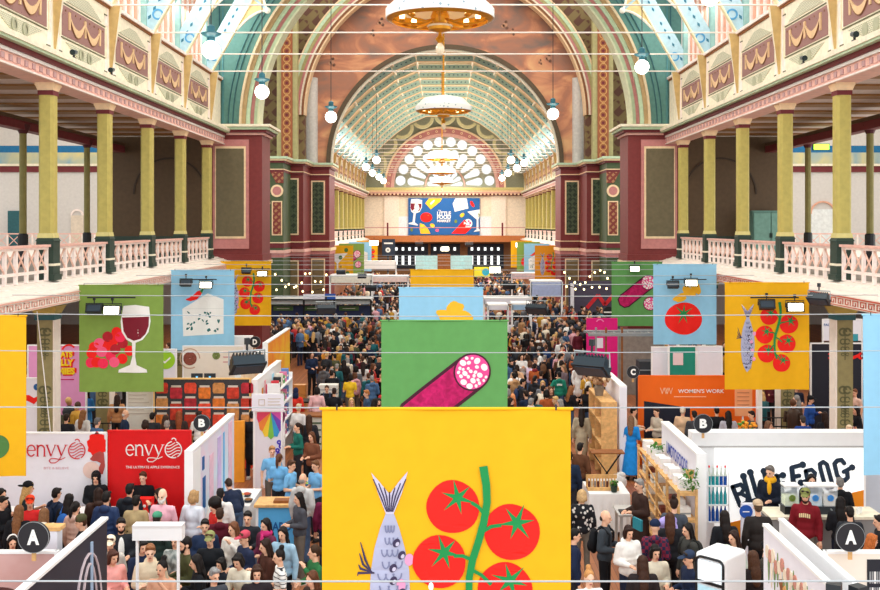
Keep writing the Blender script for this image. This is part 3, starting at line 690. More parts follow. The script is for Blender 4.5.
p_ras = mat('print_raspberry', '#ee2a52', var=.03); p_dred = mat('print_dark_red', '#b01a28', var=.03); p_teal = mat('print_teal', '#1f6a68', var=.03); p_yel = mat('print_yellow', '#fbbf2a', var=.03); p_oliv = mat('print_olive', '#6d8438', var=.03); p_navy = mat('print_blue', '#1f5d9c', var=.04)
def wave(u, v, ph): return .034*(math.sin(5.1*u+ph)*.6+math.sin(11*u+2.1*ph+v*.8)*.35)*min(1, .35+v*.4)
class Art(MB):
    """printed shapes in banner-width units: u from centre, v down from the top edge"""
    def __init__(s, ph=0, w=BW): super().__init__(); s.ph = ph; s.w = w; s.layer = 1
    def poly(s, pts, m, layer=None):
        L = layer or s.layer; pts = [(p[0]*s.w, p[1]*s.w) for p in pts]
        tr = tessellate_polygon([[Vector((p[0], p[1], 0)) for p in pts]])
        stack = [tuple(pts[i] for i in t) for t in tr]; out = []
        lim = .16*max(1, s.w/2.2)
        while stack:
            t = stack.pop(); e = [(math.dist(t[i], t[(i+1) % 3]), i) for i in range(3)]; d, i = max(e)
            if d > lim:
                a, b_, c = t[i], t[(i+1) % 3], t[(i+2) % 3]; mid = ((a[0]+b_[0])/2, (a[1]+b_[1])/2); stack += [(a, mid, c), (mid, b_, c)]
            else: out.append(t)
        k = s.mi(m)
        for t in out:
            q = len(s.v)
            s.v += [(u, wave(u, v, s.ph)-.004-.0025*L, -v) for u, v in t]
            ar = (t[1][0]-t[0][0])*(t[2][1]-t[0][1])-(t[2][0]-t[0][0])*(t[1][1]-t[0][1])
            s.f.append((q, q+1, q+2) if ar < 0 else (q, q+2, q+1)); s.fm.append(k)
    def ellipse(s, u, v, ru, rv, m, layer=None, rot=0, n=28, wob=0):
        c, q = math.cos(rot), math.sin(rot); P = []
        for i in range(n):
            a = 2*PI*i/n; k = 1+wob*math.sin(3*a+u*40)+wob*.6*math.sin(5*a+v*30); x, y = ru*k*math.cos(a), rv*k*math.sin(a); P.append((u+x*c-y*q, v+x*q+y*c))
        s.poly(P, m, layer)
    def stroke(s, pts, w, m, layer=None):
        ws = w if isinstance(w, (list, tuple)) else [w]*len(pts); L = []; R = []
        for i, p in enumerate(pts):
            a = pts[max(i-1, 0)]; b_ = pts[min(i+1, len(pts)-1)]; dx, dy = b_[0]-a[0], b_[1]-a[1]; q = math.hypot(dx, dy) or 1
            L.append((p[0]-dy/q*ws[i]/2, p[1]+dx/q*ws[i]/2)); R.append((p[0]+dy/q*ws[i]/2, p[1]-dx/q*ws[i]/2))
        for i in range(len(pts)-1): s.poly([L[i], L[i+1], R[i+1], R[i]], m, layer)
    def star(s, u, v, r, m, layer, rot=0, n=6):
        P = []
        for i in range(n*2):
            a = rot+PI*i/n; q = r*(1 if i % 2 == 0 else .27)*(1 if i % 4 else 1.12); P.append((u+q*math.cos(a), v+q*math.sin(a)))
        s.poly(P, m, layer)
def d_tomato(a, u, v, r, rot, squash=1, layer=1):
    a.ellipse(u, v, r, r*squash, p_red, layer, rot, 36, .012); a.star(u+r*.18, v-r*.35, r*.64, p_grn, layer+2, rot)
def d_vine(t, ph, w=BW):
    tm = [(.026, .39, .107, .3), (.262, .488, .112, .9), (-.028, .61, .107, .2), (.236, .72, .11, 1.3), (-.005, .835, .108, .6), (.175, .95, .105, .1)]
    for i, (u, v, r, q) in enumerate(tm):
        a = Art(ph, w); d_tomato(a, u, v, r, q, layer=1+(i % 3)); a.build('printed_tomato', t)
    a = Art(ph, w)
    st = [(.148, .225), (.16, .30), (.163, .37), (.15, .45), (.128, .53), (.105, .60), (.092, .67), (.09, .75), (.095, .83), (.12, .9)]
    a.stroke(st, [.034, .032, .03, .03, .03, .03, .028, .026, .024, .02], p_grn, 7)
    for (x, y), (e, f) in (((.155, .42), (.10, .37)), ((.14, .49), (.22, .46)), ((.10, .60), (.03, .585)), ((.10, .64), (.18, .70)), ((.09, .73), (.03, .79)), ((.1, .84), (.16, .9))):
        a.stroke([(x, y), ((x+e)/2, (y+f)/2-.008), (e, f)], .014, p_grn, 7)
    a.build('printed_vine', t)
def d_fish(t, ph, w=BW):
    a = Art(ph, w)
    body = [(-.242, .41), (-.265, .47), (-.288, .55), (-.302, .64), (-.308, .74), (-.303, .84), (-.292, .93), (-.27, 1.0), (-.235, 1.06), (-.205, 1.03), (-.178, .96), (-.158, .86), (-.146, .75), (-.15, .64), (-.168, .55), (-.19, .47), (-.212, .41)]
    a.poly(body, p_lil, 1)
    a.poly([(-.242, .415), (-.275, .33), (-.302, .25), (-.27, .285), (-.228, .335), (-.19, .285), (-.155, .245), (-.178, .33), (-.212, .415)], p_lil2, 2)
    for k in range(7):
        f = -1+k/3; a.stroke([(-.227+f*.012, .405), (-.228+f*.035, .345), (-.228+f*.066, .275+.05*(1-abs(f)))], [.004, .006, .004], p_ink, 3)
    rng = random.Random(4)
    for k in range(12):                                          # scales
        v = .46+k*.048; hw = (.03+.012*min(k, 6, 13-k))*.52
        for c in (-1, 0, 1):
            u0 = -.227+c*hw*.75+(hw*.3 if k % 2 else 0); pts = [(u0+hw*.42*math.cos(PI*i/6), v+.028*math.sin(PI*i/6)) for i in range(7)]
            a.stroke(pts, .006, mat('print_slate', '#7d82a2', var=.03), 3)
    for k in range(9):
        u0 = -.20+.022*math.sin(k*1.9); v = .53+k*.05; a.ellipse(u0, v, .014, .018, p_ink, 4, .5); a.ellipse(u0+.004, v+.004, .007, .009, p_lil2, 5, .5)
        if k % 2: a.ellipse(u0+.03, v+.02, .018, .024, p_pk, 3)
    a.ellipse(-.245, 1.0, .012, .012, p_ink, 5); a.stroke([(-.285, .95), (-.235, .965), (-.185, .94)], .008, p_ink, 4)
    for k in range(4): a.stroke([(-.3+.004*k, .65), (-.325-.01*k, .60+.018*k), (-.345-.004*k, .53+.045*k)], [.006, .01, .004], p_ink, 2)
    a.build('printed_fish', t)
def d_salami(t, ph, w=BW, full=True, slice2=True):
    a = Art(ph, w)
    cu, cv, du, dv = .22, .40, -.47, .37
    q = math.hypot(du, dv); tx, ty = du/q, dv/q; nx, ny = -ty, tx; r = .148
    def cap(r, L):
        P = [(cu+nx*r, cv+ny*r), (cu-nx*r, cv-ny*r)]; e = (cu+du*L, cv+dv*L); P += [(e[0]-nx*r, e[1]-ny*r), (e[0]-nx*r*.7+tx*r*.6, e[1]-ny*r*.7+ty*r*.6), (e[0]+tx*r*.85, e[1]+ty*r*.85), (e[0]+nx*r*.7+tx*r*.6, e[1]+ny*r*.7+ty*r*.6), (e[0]+nx*r, e[1]+ny*r)]
        return P
    a.poly(cap(.15, 1), p_dk, 1); a.poly(cap(.125, .99), p_mag, 2)
    def face(u, v, r, L, seed):
        a.ellipse(u, v, r, r*1.02, p_dk, L, .6); a.ellipse(u, v, r*.9, r*.93, p_pnk2, L+1, .6); rng = random.Random(seed); pts = []
        for k in range(900):
            an, rd = rng.random()*2*PI, math.sqrt(rng.random())*r*.8; x, y, z = u+rd*math.cos(an), v+rd*math.sin(an), r*(.08+.12*rng.random())
            if all(math.hypot(x-p[0], y-p[1]) > z+p[2]+r*.005 for p in pts): pts.append((x, y, z))
            if len(pts) > 48: break
        for x, y, z in pts: a.ellipse(x, y, z*1.05, z*.9, p_wht, L+2, rng.random()*3, 10)
    face(cu, cv, r, 3, 5)
    if slice2: face(.26, .82, .135, 3, 8)
    a.build('printed_salami', t)
def d_cheese(t, ph, w=BW):
    a = Art(ph, w); a.poly([(-.325, .605), (.08, .36), (.33, .455), (.33, 1.0), (-.31, 1.04)], p_wht, 1); a.stroke([(-.325, .605), (.33, .60)], .006, mat('print_pale_grey', '#d8dcd6', var=.02), 2)
    rng = random.Random(3)
    for k in range(26):
        u, v = -.26+.52*rng.random(), .66+.30*rng.random(); a.ellipse(u, v, .012+.022*rng.random(), .008+.012*rng.random(), p_teal, 3, rng.random()*3, 10, .15)
    a.build('printed_cheese', t)
    a = Art(ph, w); a.stroke([(-.27, .46), (-.2, .455), (-.12, .42), (-.06, .36), (-.03, .33)], [.01, .06, .09, .085, .05], p_red, 2); a.stroke([(-.03, .34), (.0, .30), (.0, .27)], [.05, .025, .015], p_grn, 3); a.build('printed_chilli', t)
def d_wine(t, ph, w=BW):
    a = Art(ph, w); k = 87.0; U = lambda px: (px-120.5)/k; V = lambda py: (py-285)/k
    a.poly([(U(123), V(306)), (U(120), V(322)), (U(121), V(333)), (U(126), V(341)), (U(132), V(344)), (U(132.5), V(358)), (U(130), V(367)), (U(118), V(372)), (U(117.5), V(375)), (U(147.5), V(375)), (U(147), V(372)), (U(137), V(367)), (U(135.5), V(358)), (U(136), V(344)), (U(143), V(341)), (U(149), V(333)), (U(151), V(322)), (U(149.5), V(307)), (U(136), V(305))], p_wht, 4)
    a.poly([(U(121.5), V(318)), (U(149.5), V(317)), (U(149), V(327)), (U(146), V(335)), (U(141), V(340)), (U(134), V(342)), (U(127), V(339)), (U(123), V(332))], p_wine, 5)
    a.build('printed_wine_glass', t)
    a = Art(ph, w); cols = [p_red, p_ras, p_dred, p_red, mat('print_rose_pink', '#f05a80', var=.03)]
    for i, (x, y) in enumerate(((355, 255), (375, 292), (400, 297), (385, 215), (418, 188), (455, 170), (415, 225), (430, 265), (445, 292), (480, 215), (478, 278), (508, 245), (352, 293), (395, 250), (450, 240), (365, 230), (440, 205), (470, 190))):
        a.ellipse(U(x/3.93), V(290+y/3.93), .062, .062, cols[(i*3) % 5], 1+(i % 3), 0, 20)
    a.build('printed_grapes', t)
def d_bigtomato(t, ph, w=BW):
    a = Art(ph, w); a.ellipse(-.02, .855, .295, .255, p_red, 1, 0, 40, .015); a.star(-.02, .78, .16, p_grn, 3, .3, 7); a.build('printed_tomato', t)
    a = Art(ph, w)
    for (u, v, q) in ((.06, .42, .5), (-.07, .52, -.4), (.17, .36, .9)): a.ellipse(u, v, .12, .065, p_yel, 2, q, 14, .12)
    a.build('printed_pasta', t)
def d_pasta(t, ph, w=BW):
    a = Art(ph, w); a.ellipse(.16, .25, .11, .085, p_yel, 1, -.5, 20, .1); a.ellipse(.08, .34, .14, .075, p_yel, 2, .3, 18, .1); a.ellipse(.27, .34, .12, .07, p_yel, 2, .5, 18, .1); a.build('printed_pasta', t)
def d_olives(t, ph, w=BW):
    a = Art(ph, w)
    for u, v in ((.285, 1.03), (-.1, .62), (.05, 1.15)): a.ellipse(u, v, .085, .095, mat('print_olive_green', '#4c7a3c', var=.03), 1, .4, 24); a.ellipse(u-.02, v-.02, .025, .025, p_red, 2)
    a.build('printed_olives', t)
def d_martini(t, ph, w=BW):
    a = Art(ph, w); a.poly([(-.42, .3), (.3, .26), (-.03, .62), (-.02, .95), (.12, 1.0), (-.22, 1.02), (-.08, .95), (-.09, .62)], p_wht, 1); a.build('printed_martini_glass', t)
    a = Art(ph, w)
    for u, v in ((.05, .42), (-.32, .85), (.3, .98), (.25, .15)): a.ellipse(u, v, .07, .075, MATS.get('print_olive_green') or p_oliv, 2)
    a.build('printed_olives', t)
def banner(x, y, zt, m, design, label, group=None, w=BW, h=BH):
    ph = (x*1.7+y*.9) % 6.28
    t = thing('hanging_banner', label, 'banner', (x, y, zt), 0, group)
    mb = MB(); nu, nv = 30, 24
    for side in (0, .006):
        vs = []
        for j in range(nv+1):
            for i in range(nu+1):
                u, v = -w/2+w*i/nu, h*j/nv; vs.append((u, wave(u, v, ph)+side, -v))
        fs = [(j*(nu+1)+i, j*(nu+1)+i+1, (j+1)*(nu+1)+i+1, (j+1)*(nu+1)+i) for j in range(nv) for i in range(nu)]
        mb.add(vs, fs if side else [f[::-1] for f in fs], m)
    mb.build('cloth', t, smooth=80)
    r = MB(); r.tube([(-w/2-.02, 0, .01), (w/2+.02, 0, .01)], .014, m, 8); r.build('top_hem', t)
    for sx in (-1, 1):
        k = MB(); k.tube([(sx*w*.44, -.01, .0), (sx*w*.44, -.01, .05)], .008, dgrey, 6); k.build('clip', t)
    for d in design: d(t, ph, w)
    return t
D = 8.4
def ztop(Y): return 5.0 if Y > 9 else 4.97
banner(0.012, D, 4.955, B_Y, [d_fish, d_vine], 'biggest yellow banner with a fish and tomatoes, hanging front and centre', None, 2.09)
banner(-.01, 2*D, 4.9, B_G2, [lambda t, p, w: d_salami(t, p, w, True, False)], 'green banner with a cut salami, right behind the big yellow fish banner')
banner(-.1, 3*D, 4.94, B_B, [d_pasta], 'light blue banner with yellow pasta above the green salami banner')
banner(-.1, 4*D, 5.02, B_Y, [], 'plain yellow banner above the light blue pasta banner, before the pavilion')
LX = -8.06; RX = 8.06
banner(-8.1, 2*D, 4.98, B_Y, [d_olives], 'yellow banner with green olives cut off by the left picture edge')
banner(LX-.1, 3*D, 5.0, B_G, [d_wine], 'olive green banner with a red wine glass and grapes on the left')
banner(LX-.08, 4*D, 5.0, B_B, [d_cheese], 'light blue banner with blue cheese and a red chilli on the left')
banner(LX-.3, 5*D, 5.0, B_Y, [d_fish, d_vine], 'yellow tomato banner behind the blue cheese banner on the left')
banner(RX+.02, 2*D, 5.0, B_B, [], 'plain light blue banner cut off by the right picture edge')
banner(RX+.05, 3*D, 5.06, B_Y, [d_fish, d_vine], 'yellow banner with a fish and tomatoes on the right, below the gallery')
banner(RX, 4*D, 5.2, B_B, [d_bigtomato], 'light blue banner with one big tomato on the right')
banner(RX, 5*D, 4.98, B_G2, [lambda t, p, w: d_salami(t, p, w)], 'green salami banner behind the blue tomato banner on the right')
for s, lst in ((-1, ((9, B_Y, d_martini, 'yellow martini'), (10, B_G, lambda t, p, w: d_salami(t, p, w), 'green salami'), (11, B_B, d_cheese, 'blue cheese'), (12, B_Y, d_vine, 'yellow tomato'))),
               (1, ((9, mat('banner_orange', '#f0a020', var=.03), lambda t, p, w: (d_fish(t, p, w), d_vine(t, p, w)), 'orange fish and tomato'), (10, B_B, d_cheese, 'light blue cheese'), (11, B_G, d_bigtomato, 'olive green tomato'), (12, B_Y, d_pasta, 'yellow pasta')))):
    for k, m, d, nm in lst:
        banner(s*(7.85 if k > 9 else 8.0)+(-.15 if s > 0 else 0), D*k, 5.0, m, [d], f'small distant {nm} banner beyond the crossing on the {SIDE[s]}')
# wide blue banner on the end gallery
def end_banner():
    w = 8.95; t = thing('wall_banner', 'wide dark blue banner with food drawings on the end gallery wall', 'banner', (wx(444, YE), YE-.0+.12, wz(198, YE)))
    mb = MB(); mb.box(-w/2, w/2, 0, .05, -4.62, 0, p_navy); mb.build('cloth', t)
    U = lambda z: (z-429)/702; V = lambda z: (z-88)/702
    P = lambda l: [(U(x), V(y)) for x, y in l]
    def A(nm, f):
        a = Art(0, w); 
        f(a); 
        for i in range(len(a.v)): a.v[i] = (a.v[i][0], -.02-(abs(a.v[i][1])-.004)*2, a.v[i][2])
        a.build(nm, t)
    def wn(a):
        a.poly(P([(108, 100), (97, 170), (108, 220), (132, 238), (120, 325), (82, 332), (80, 342), (170, 358), (172, 348), (142, 328), (152, 238), (190, 225), (212, 180), (214, 110), (165, 96)]), p_wht, 1); a.poly(P([(103, 140), (100, 180), (116, 218), (150, 228), (188, 214), (206, 178), (208, 145)]), p_wine, 3)
    A('printed_wine_glass', wn)
    A('printed_butter', lambda a: (a.poly(P([(245, 140), (280, 92), (410, 90), (390, 125), (300, 200)]), p_yel, 1), a.poly(P([(290, 140), (330, 105), (345, 115), (300, 155)]), p_wht, 3)))
    A('printed_tomato', lambda a: (a.ellipse(U(255), V(278), .083, .068, p_red, 1), a.star(U(258), V(258), .035, p_yel, 3)))
    A('printed_cheese', lambda a: [a.poly(P([(515, 145), (540, 92), (652, 90), (668, 190), (535, 222)]), p_wht, 1)]+[a.ellipse(U(545+(k*37) % 105), V(115+(k*23) % 85), .008, .005, p_teal, 3, k) for k in range(14)])
    A('printed_martini_glass', lambda a: a.poly(P([(658, 222), (780, 200), (780, 262), (766, 300), (768, 390), (780, 395), (780, 412), (718, 418), (748, 398), (750, 300)]), p_wht, 1))
    A('printed_salami', lambda a: (a.poly(P([(500, 438), (630, 300), (700, 380), (640, 438)]), p_red, 1), a.ellipse(U(665), V(338), .06, .063, p_wht, 3), [a.ellipse(U(665+22*math.cos(k)), V(338+24*math.sin(k)), .014, .014, p_pnk2, 5) for k in range(7)]))
    A('printed_lemon_wedge', lambda a: a.poly(P([(192, 335), (235, 350), (275, 395), (298, 438), (200, 438), (190, 390)]), p_yel, 1))
    A('printed_chilli', lambda a: a.ellipse(U(706), V(147), .022, .048, p_red, 1, -.5))
    A('printed_pasta', lambda a: (a.ellipse(U(607), V(255), .035, .025, p_yel, 1, -.7), a.ellipse(U(315), V(357), .035, .025, p_yel, 1, .5), a.ellipse(U(362), V(405), .025, .02, MATS['print_rose_pink'], 1)))
    A('printed_olives', lambda a: (a.ellipse(U(545), V(317), .02, .026, p_oliv, 1), a.ellipse(U(112), V(400), .02, .024, p_oliv, 1), a.ellipse(U(765), V(255), .02, .024, p_oliv, 3)))
    mb = MB()
    for st, zc, hh, ww in (('THE', 210, .12, .35), ('LITTLE', 240, .5, 1.72), ('FOOD', 275, .48, 1.72), ('MARKET', 312, .32, 1.72)):
        add_text(mb, st, T((U(429 if st != 'THE' else 385)*w, -.05, -V(zc)*w)), p_wht, .03, ww, hh)
    mb.build('lettering', t)
end_banner()
# ------------------------------------------------------------------ cables across the hall
cab = mat('steel_cable', '#a9aeb0', rough=.4, var=.03)
for k in range(1, 13):
    Y = S*k; m = MB(); sag = .07 if k in (3, 4) else .03
    z0 = {1: 5.03, 2: 5.0, 3: 4.97}.get(k, 5.05)
    n = 14; pts = [(-9.1+18.2*i/n, Y+.02, z0-sag*(1-(2*i/n-1)**2)) for i in range(n+1)]
    m.tube(pts, .004 if k == 1 else .0055 if k < 4 else .009, cab, 6)
    tag(m.build('hanging_cable', smooth=60), f'thin steel banner cable across the hall, {ORD[k-1]} from the camera', 'cable', 'steel banner cables')
m = MB(); m.ell((0, 0, 0), (.011, .011, .018), white, 10, 8); tag(m.build('hanging_cable_clip', loc=(wx(431, 4.2), 4.2, 4.985)), 'little white clip on the nearest cable before the big yellow banner', 'clip')
# ------------------------------------------------------------------ flood lights
fl_body = mat('floodlight_black', '#23282c', rough=.4, var=.05); fl_teal = mat('floodlight_teal_black', '#16252d', rough=.35, var=.05)
def floodlight(x, y, z, lit, label, w=.42, rot=0, tilt=.5, group=None, big=False):
    t = thing('hanging_floodlight', label, 'floodlight', (x, y, z), rot, group)
    bd = MB(); mm = fl_teal if big else fl_body; M = Matrix.Rotation(tilt, 4, 'X'); h = w*.55
    bd.box(-w/2, w/2, -.06, .06, -h/2, h/2, mm); bd.frustum(0, 0, 0, .0, .01, .01, .01, .01, mm)
    n = 9
    for i in range(n): xx = -w*.42+w*.84*i/(n-1); bd.box(xx-.008, xx+.008, .06, .12, -h*.4, h*.4, mm)
    bd.box(-w/2-.015, w/2+.015, -.075, -.05, -h/2-.015, h/2+.015, mm)
    bd.apply(M); bd.build('housing', t)
    g = MB(); g.box(-w/2+.02, w/2-.02, -.085, -.07, -h/2+.02, h/2-.02, lamp_on if lit else mat('lamp_glass_dark', '#3a4650', rough=.15, var=0)); g.apply(M); g.build('lamp_glass', t)
    yk = MB(); yk.tube([(-w/2-.03, 0, 0), (-w/2-.03, 0, h*.75), (w/2+.03, 0, h*.75), (w/2+.03, 0, 0)], .014, steel if big else fl_body, 6); yk.tube([(0, 0, h*.75), (0, 0, h*.75+.1)], .015, fl_body, 6); yk.box(-.03, .03, -.025, .025, h*.75+.08, h*.75+.16, fl_body); yk.build('bracket', t)
    return t
FL = [(96, 309, 25.0, 0, 'dark floodlight of the pair before the green wine banner'), (114, 310, 25.0, 1, 'lit floodlight of the pair before the green wine banner'),
      (187, 283, 33.4, 0, 'dark floodlight before the blue cheese banner'), (207, 285, 33.4, 1, 'lit floodlight before the blue cheese banner'),
      (247, 271, 41.8, 0, 'dark floodlight before the left yellow tomato banner'), (263, 274, 41.8, 1, 'lit floodlight before the left yellow tomato banner'),
      (765, 305, 25.0, 0, 'dark floodlight before the right yellow fish banner'), (793, 307, 25.0, 1, 'lit floodlight before the right yellow fish banner'),
      (672, 285, 33.4, 0, 'dark floodlight before the blue tomato banner'), (690, 283, 33.4, 1, 'lit floodlight before the blue tomato banner'), (634, 269, 41.8, 1, 'lit floodlight before the right green salami banner')]
for px, py, Y, lit, lb in FL: floodlight(wx(px, Y), Y-.12, wz(py, Y), lit, lb, .40 if lit else .36, tilt=-.15 if lit else -.5)
for x0, Y in ((-8.3, 25.0), (-8.2, 33.4), (-7.9, 41.8), (8.2, 25.0), (8.1, 33.4)):
    m = MB(); m.tube([(x0-.6, Y-.12, 4.72), (x0+.6, Y-.12, 4.72)], .02, fl_body, 6)
    tag(m.build('hanging_lamp_bar'), f'black lamp bar holding floodlights before the {"left" if x0 < 0 else "right"} banner {int(Y)} metres off'.replace(f'{int(Y)} metres off', {25: 'nearest the camera side row', 33: 'of the light blue cloth', 41: 'of the farther yellow cloth'}[int(Y)]), 'lamp bar')
big = [(247, 364, 12.5, .40, .5, 'large teal black floodlight hung before the D sign on the left'), (592, 366, 12.5, .42, -.6, 'large teal black floodlight hung above the right crowd'), (326, 309, 29.3, .52, .2, 'dark floodlight hung over the crowd left of the blue pasta banner'), (537, 309, 29.3, .6, -.4, 'dark floodlight hung over the crowd right of the blue pasta banner'),
       (834, 628, 4.25, .075, -.5, 'dark floodlight on the nearest cable at the lower right corner'), (858, 630, 4.25, .07, .5, 'second dark floodlight on the nearest cable, right of the other'), (819, 299, 21.0, .42, -.8, 'black floodlight tilted beside the right yellow fish banner'), (371, 288, 46, .5, 0, 'dark floodlight nearest the light blue banner, left far cables'), (341, 272, 58, .5, 0, 'far dark floodlight under the yellow martini banner'), (362, 276, 60, .5, .2, 'far dark floodlight right of the martini banner'), (498, 275, 60, .5, -.2, 'far dark floodlight over the right far stalls'), (509, 286, 48, .6, 0, 'dark floodlight between blue pasta banner and orange banner'), (419, 244, 100, .7, 0, 'tiny dark floodlight left above the pavilion'), (469, 245, 100, .7, 0, 'tiny dark floodlight right above the pavilion')]
for px, py, Y, w, r, lb in big: floodlight(wx(px, Y), Y, wz(py, Y), 0, lb, w, r, .9, None, True)
for px, py, Y, lb in ((445, 249, 105, 'small glaring spotlight above the far pavilion'), (495, 270, 70, 'glaring lit spotlight over the right far stalls'), (374, 243, 90, 'glaring lit spotlight over the left far banners'), (520, 245, 95, 'glaring lit spotlight by the right far banners')):
    floodlight(wx(px, Y), Y, wz(py, Y), 1, lb, .8, 0, -.1)
for px, py, Y, s, nm in ((123, 78, 25.6, -1, 'spotlight on the left painted cornice'), (765, 70, 26.5, 1, 'spotlight on the right painted cornice'), (145, 88, 28.5, -1, 'small camera-like lamp on the left cornice, farther along'), (872, 12, 23.2, 1, 'spotlight high on the right cornice by the frame edge')):
    t = thing('cornice_spotlight_mount', nm, 'spotlight', (s*9.5, Y, 10.77)); m = MB(); m.box(-.04, .04, -.08, .08, 0, .05, black); m.build('base', t); m = MB(); m.tube([(0, -.1, .16), (0, .12, .2)], [.075, .06], fl_teal, 12); m.tube([(0, 0, .05), (0, 0, .16)], .03, black, 6); m.build('lamp', t)
# ------------------------------------------------------------------ globe pendants and chandeliers
globe_proto = None; lampteal = mat('lamp_cap_teal', '#2f6a78', rough=.4)
def globe(x, y, z, label, ztop_, r=.265):
    t = thing('pendant_globe_light', label, 'pendant light', (x, y, z), 0, None)
    m = MB(); m.ell((0, 0, 0), (r, r, r), globe_m, 20, 14); m.build('globe', t, smooth=60)
    m = MB(); m.lathe([(.05, r*.9), (.12, r*1.0), (.12, r*1.4), (.3, r*1.75), (.3, r*1.85), (.12, r*2.0), (.12, r*2.6), (.05, r*2.8), (.0, r*2.8)], lampteal, 16); m.build('cap', t, smooth=40)
    m = MB(); m.tube([(0, 0, r*2.7), (0, 0, ztop_-z)], .018, dgrey, 6); m.build('cord', t)
for px, py, Y, zt in ((211, 50, 29.4, 16.6), (262, 92, 37.8, 16.9), (331, 117, 46.5, 26), (710, -3, 29.4, 16.6), (642, 67, 37.8, 16.9), (553, 114, 46.5, 26)):
    globe(wx(px, Y), Y, wz(py, Y), f'white globe pendant lamp {["nearest the camera", "before the near arch", "below the crossing"][0 if Y < 30 else 1 if Y < 40 else 2]} on the {"left" if px < 445 else "right"}', zt)
for i, (px, py, Y) in enumerate(((376.5, 160, 80), (366, 167, 84), (372.5, 173, 92), (379, 177, 101), (383.5, 181, 110), (511, 160, 80), (517, 168, 84), (508, 173, 92), (502, 178, 101), (524, 163, 88))):
    globe(wx(px, Y), Y, wz(py, Y), f'small white globe pendant in the {"left" if px < 445 else "right"} far nave cluster, {ORD[i % 5]} from the crossing', 17.6, .3)
chw = pattern_mat('chandelier_band', '#eef0ea', '#8fa8b4', 'voronoi', 5, thr=.18); chs = mat('chandelier_shade', '#f4efdf', var=.03, rough=.5); goldglow = mat('chandelier_gold_lining', '#f0ab2e', rough=.4, var=.1)
ch_proto = None
def chandelier(x, y, z, label):
    global ch_proto
    if ch_proto: 
        t = copy_tree(ch_proto); t.location = (x, y, z); t['label'] = label; return
    t = ch_proto = thing('chandelier', label, 'chandelier', (x, y, z), 0, 'brass ring chandeliers along the nave')
    m = MB(); m.lathe([(1.36, 0), (1.36, .22), (1.33, .26), (1.33, 0), (1.36, 0)], chw, 48); m.build('ring_band', t, smooth=40)
    m = MB(); m.lathe([(1.325, .0), (1.325, .24)], goldglow, 48); m.lathe([(1.325, .0), (1.2, -.06), (1.2, -.03), (1.325, .03)], gold, 48); m.build('ring_lining', t, smooth=40)
    m = MB(); m.lathe([(1.33, .25), (.95, .62), (.9, .62), (1.28, .24)], chs, 48); m.lathe([(.9, .62), (.3, .75), (.0, .78)], chs, 32); m.build('glass_canopy', t, smooth=40)
    m = MB(); m.lathe([(0, -.62), (.07, -.58), (.12, -.5), (.05, -.42), (.04, -.34), (.28, -.28), (.3, -.2), (.16, -.12), (.24, .05), (.18, .2), (.06, .3), (.05, .75)], gold, 20); m.build('urn_stem', t, smooth=50)
    m = MB(); m.lathe([(.31, -.21), (.33, -.19), (.31, -.16)], cream, 20); m.ell((0, 0, -.75), (.11, .11, .16), mat('crystal_drop', '#f3e6c8', rough=.2), 10, 8); m.build('finial', t)
    for k in range(8):
        a = 2*PI*k/8; c, q = math.cos(a), math.sin(a); arm = MB(); arm.tube([(.15*c, .15*q, .0), (.5*c, .5*q, -.12), (.9*c, .9*q, -.1), (1.3*c, 1.3*q, .05)], .028, gold, 6); ar = arm.build('arm', t)
        b_ = MB(); b_.lathe([(.02, -.08), (.09, -.05), (.06, .0)], gold, 8, (.95*c, .95*q, 0)); b_.ell((.95*c, .95*q, .07), (.07, .07, .1), warm, 8, 6); b_.build('bulb', ar)
    m = MB()
    for i in range(60): m.lathe([(.035, 0), (.06, .06), (.035, .12)], MATS['gold_metal'], 6, (0, 0, .75+i*.12))
    m.build('chain', t)
for i, (px, py, Y) in enumerate(((440, 15, 25.0), (443.5, 109, 48.5), (442, 158, 83), (442, 172, 98), (442, 182, 118))): chandelier(wx(px, Y), Y, wz(py, Y)-.1, f'brass ring chandelier with white glass on the nave axis, {ORD[i]} from the camera')
# festoon strings on the crossing piers
for i, (pts, Y) in enumerate((([(272, 270), (285, 282), (300, 286), (307, 268), (318, 284), (329, 270)], 60.0), ([(272, 290), (290, 284), (307, 292), (329, 287)], 61.0), ([(562, 268), (572, 280), (583, 284), (592, 272), (603, 268), (609, 280)], 58.6), ([(562, 284), (580, 289), (596, 285), (610, 288)], 59.2))):
    t = thing('hanging_festoon_string', f'{"upper" if i % 2 == 0 else "lower"} string of warm festoon bulbs before the {"left" if i < 2 else "right"} maroon pier', 'string lights', (0, Y, 0))
    P3 = [(wx(a, Y), 0, wz(b_, Y)) for a, b_ in pts]; m = MB(); m.tube(P3, .02, black, 5); m.build('wire', t)
    for (a, b_) in zip(P3[:-1], P3[1:]):
        for k in range(2):
            u = (k+.5)/2; bb = MB(); bb.ell((a[0]+(b_[0]-a[0])*u, 0, a[2]+(b_[2]-a[2])*u-.08), (.055, .055, .07), warm, 8, 6); bb.build('bulb', t)
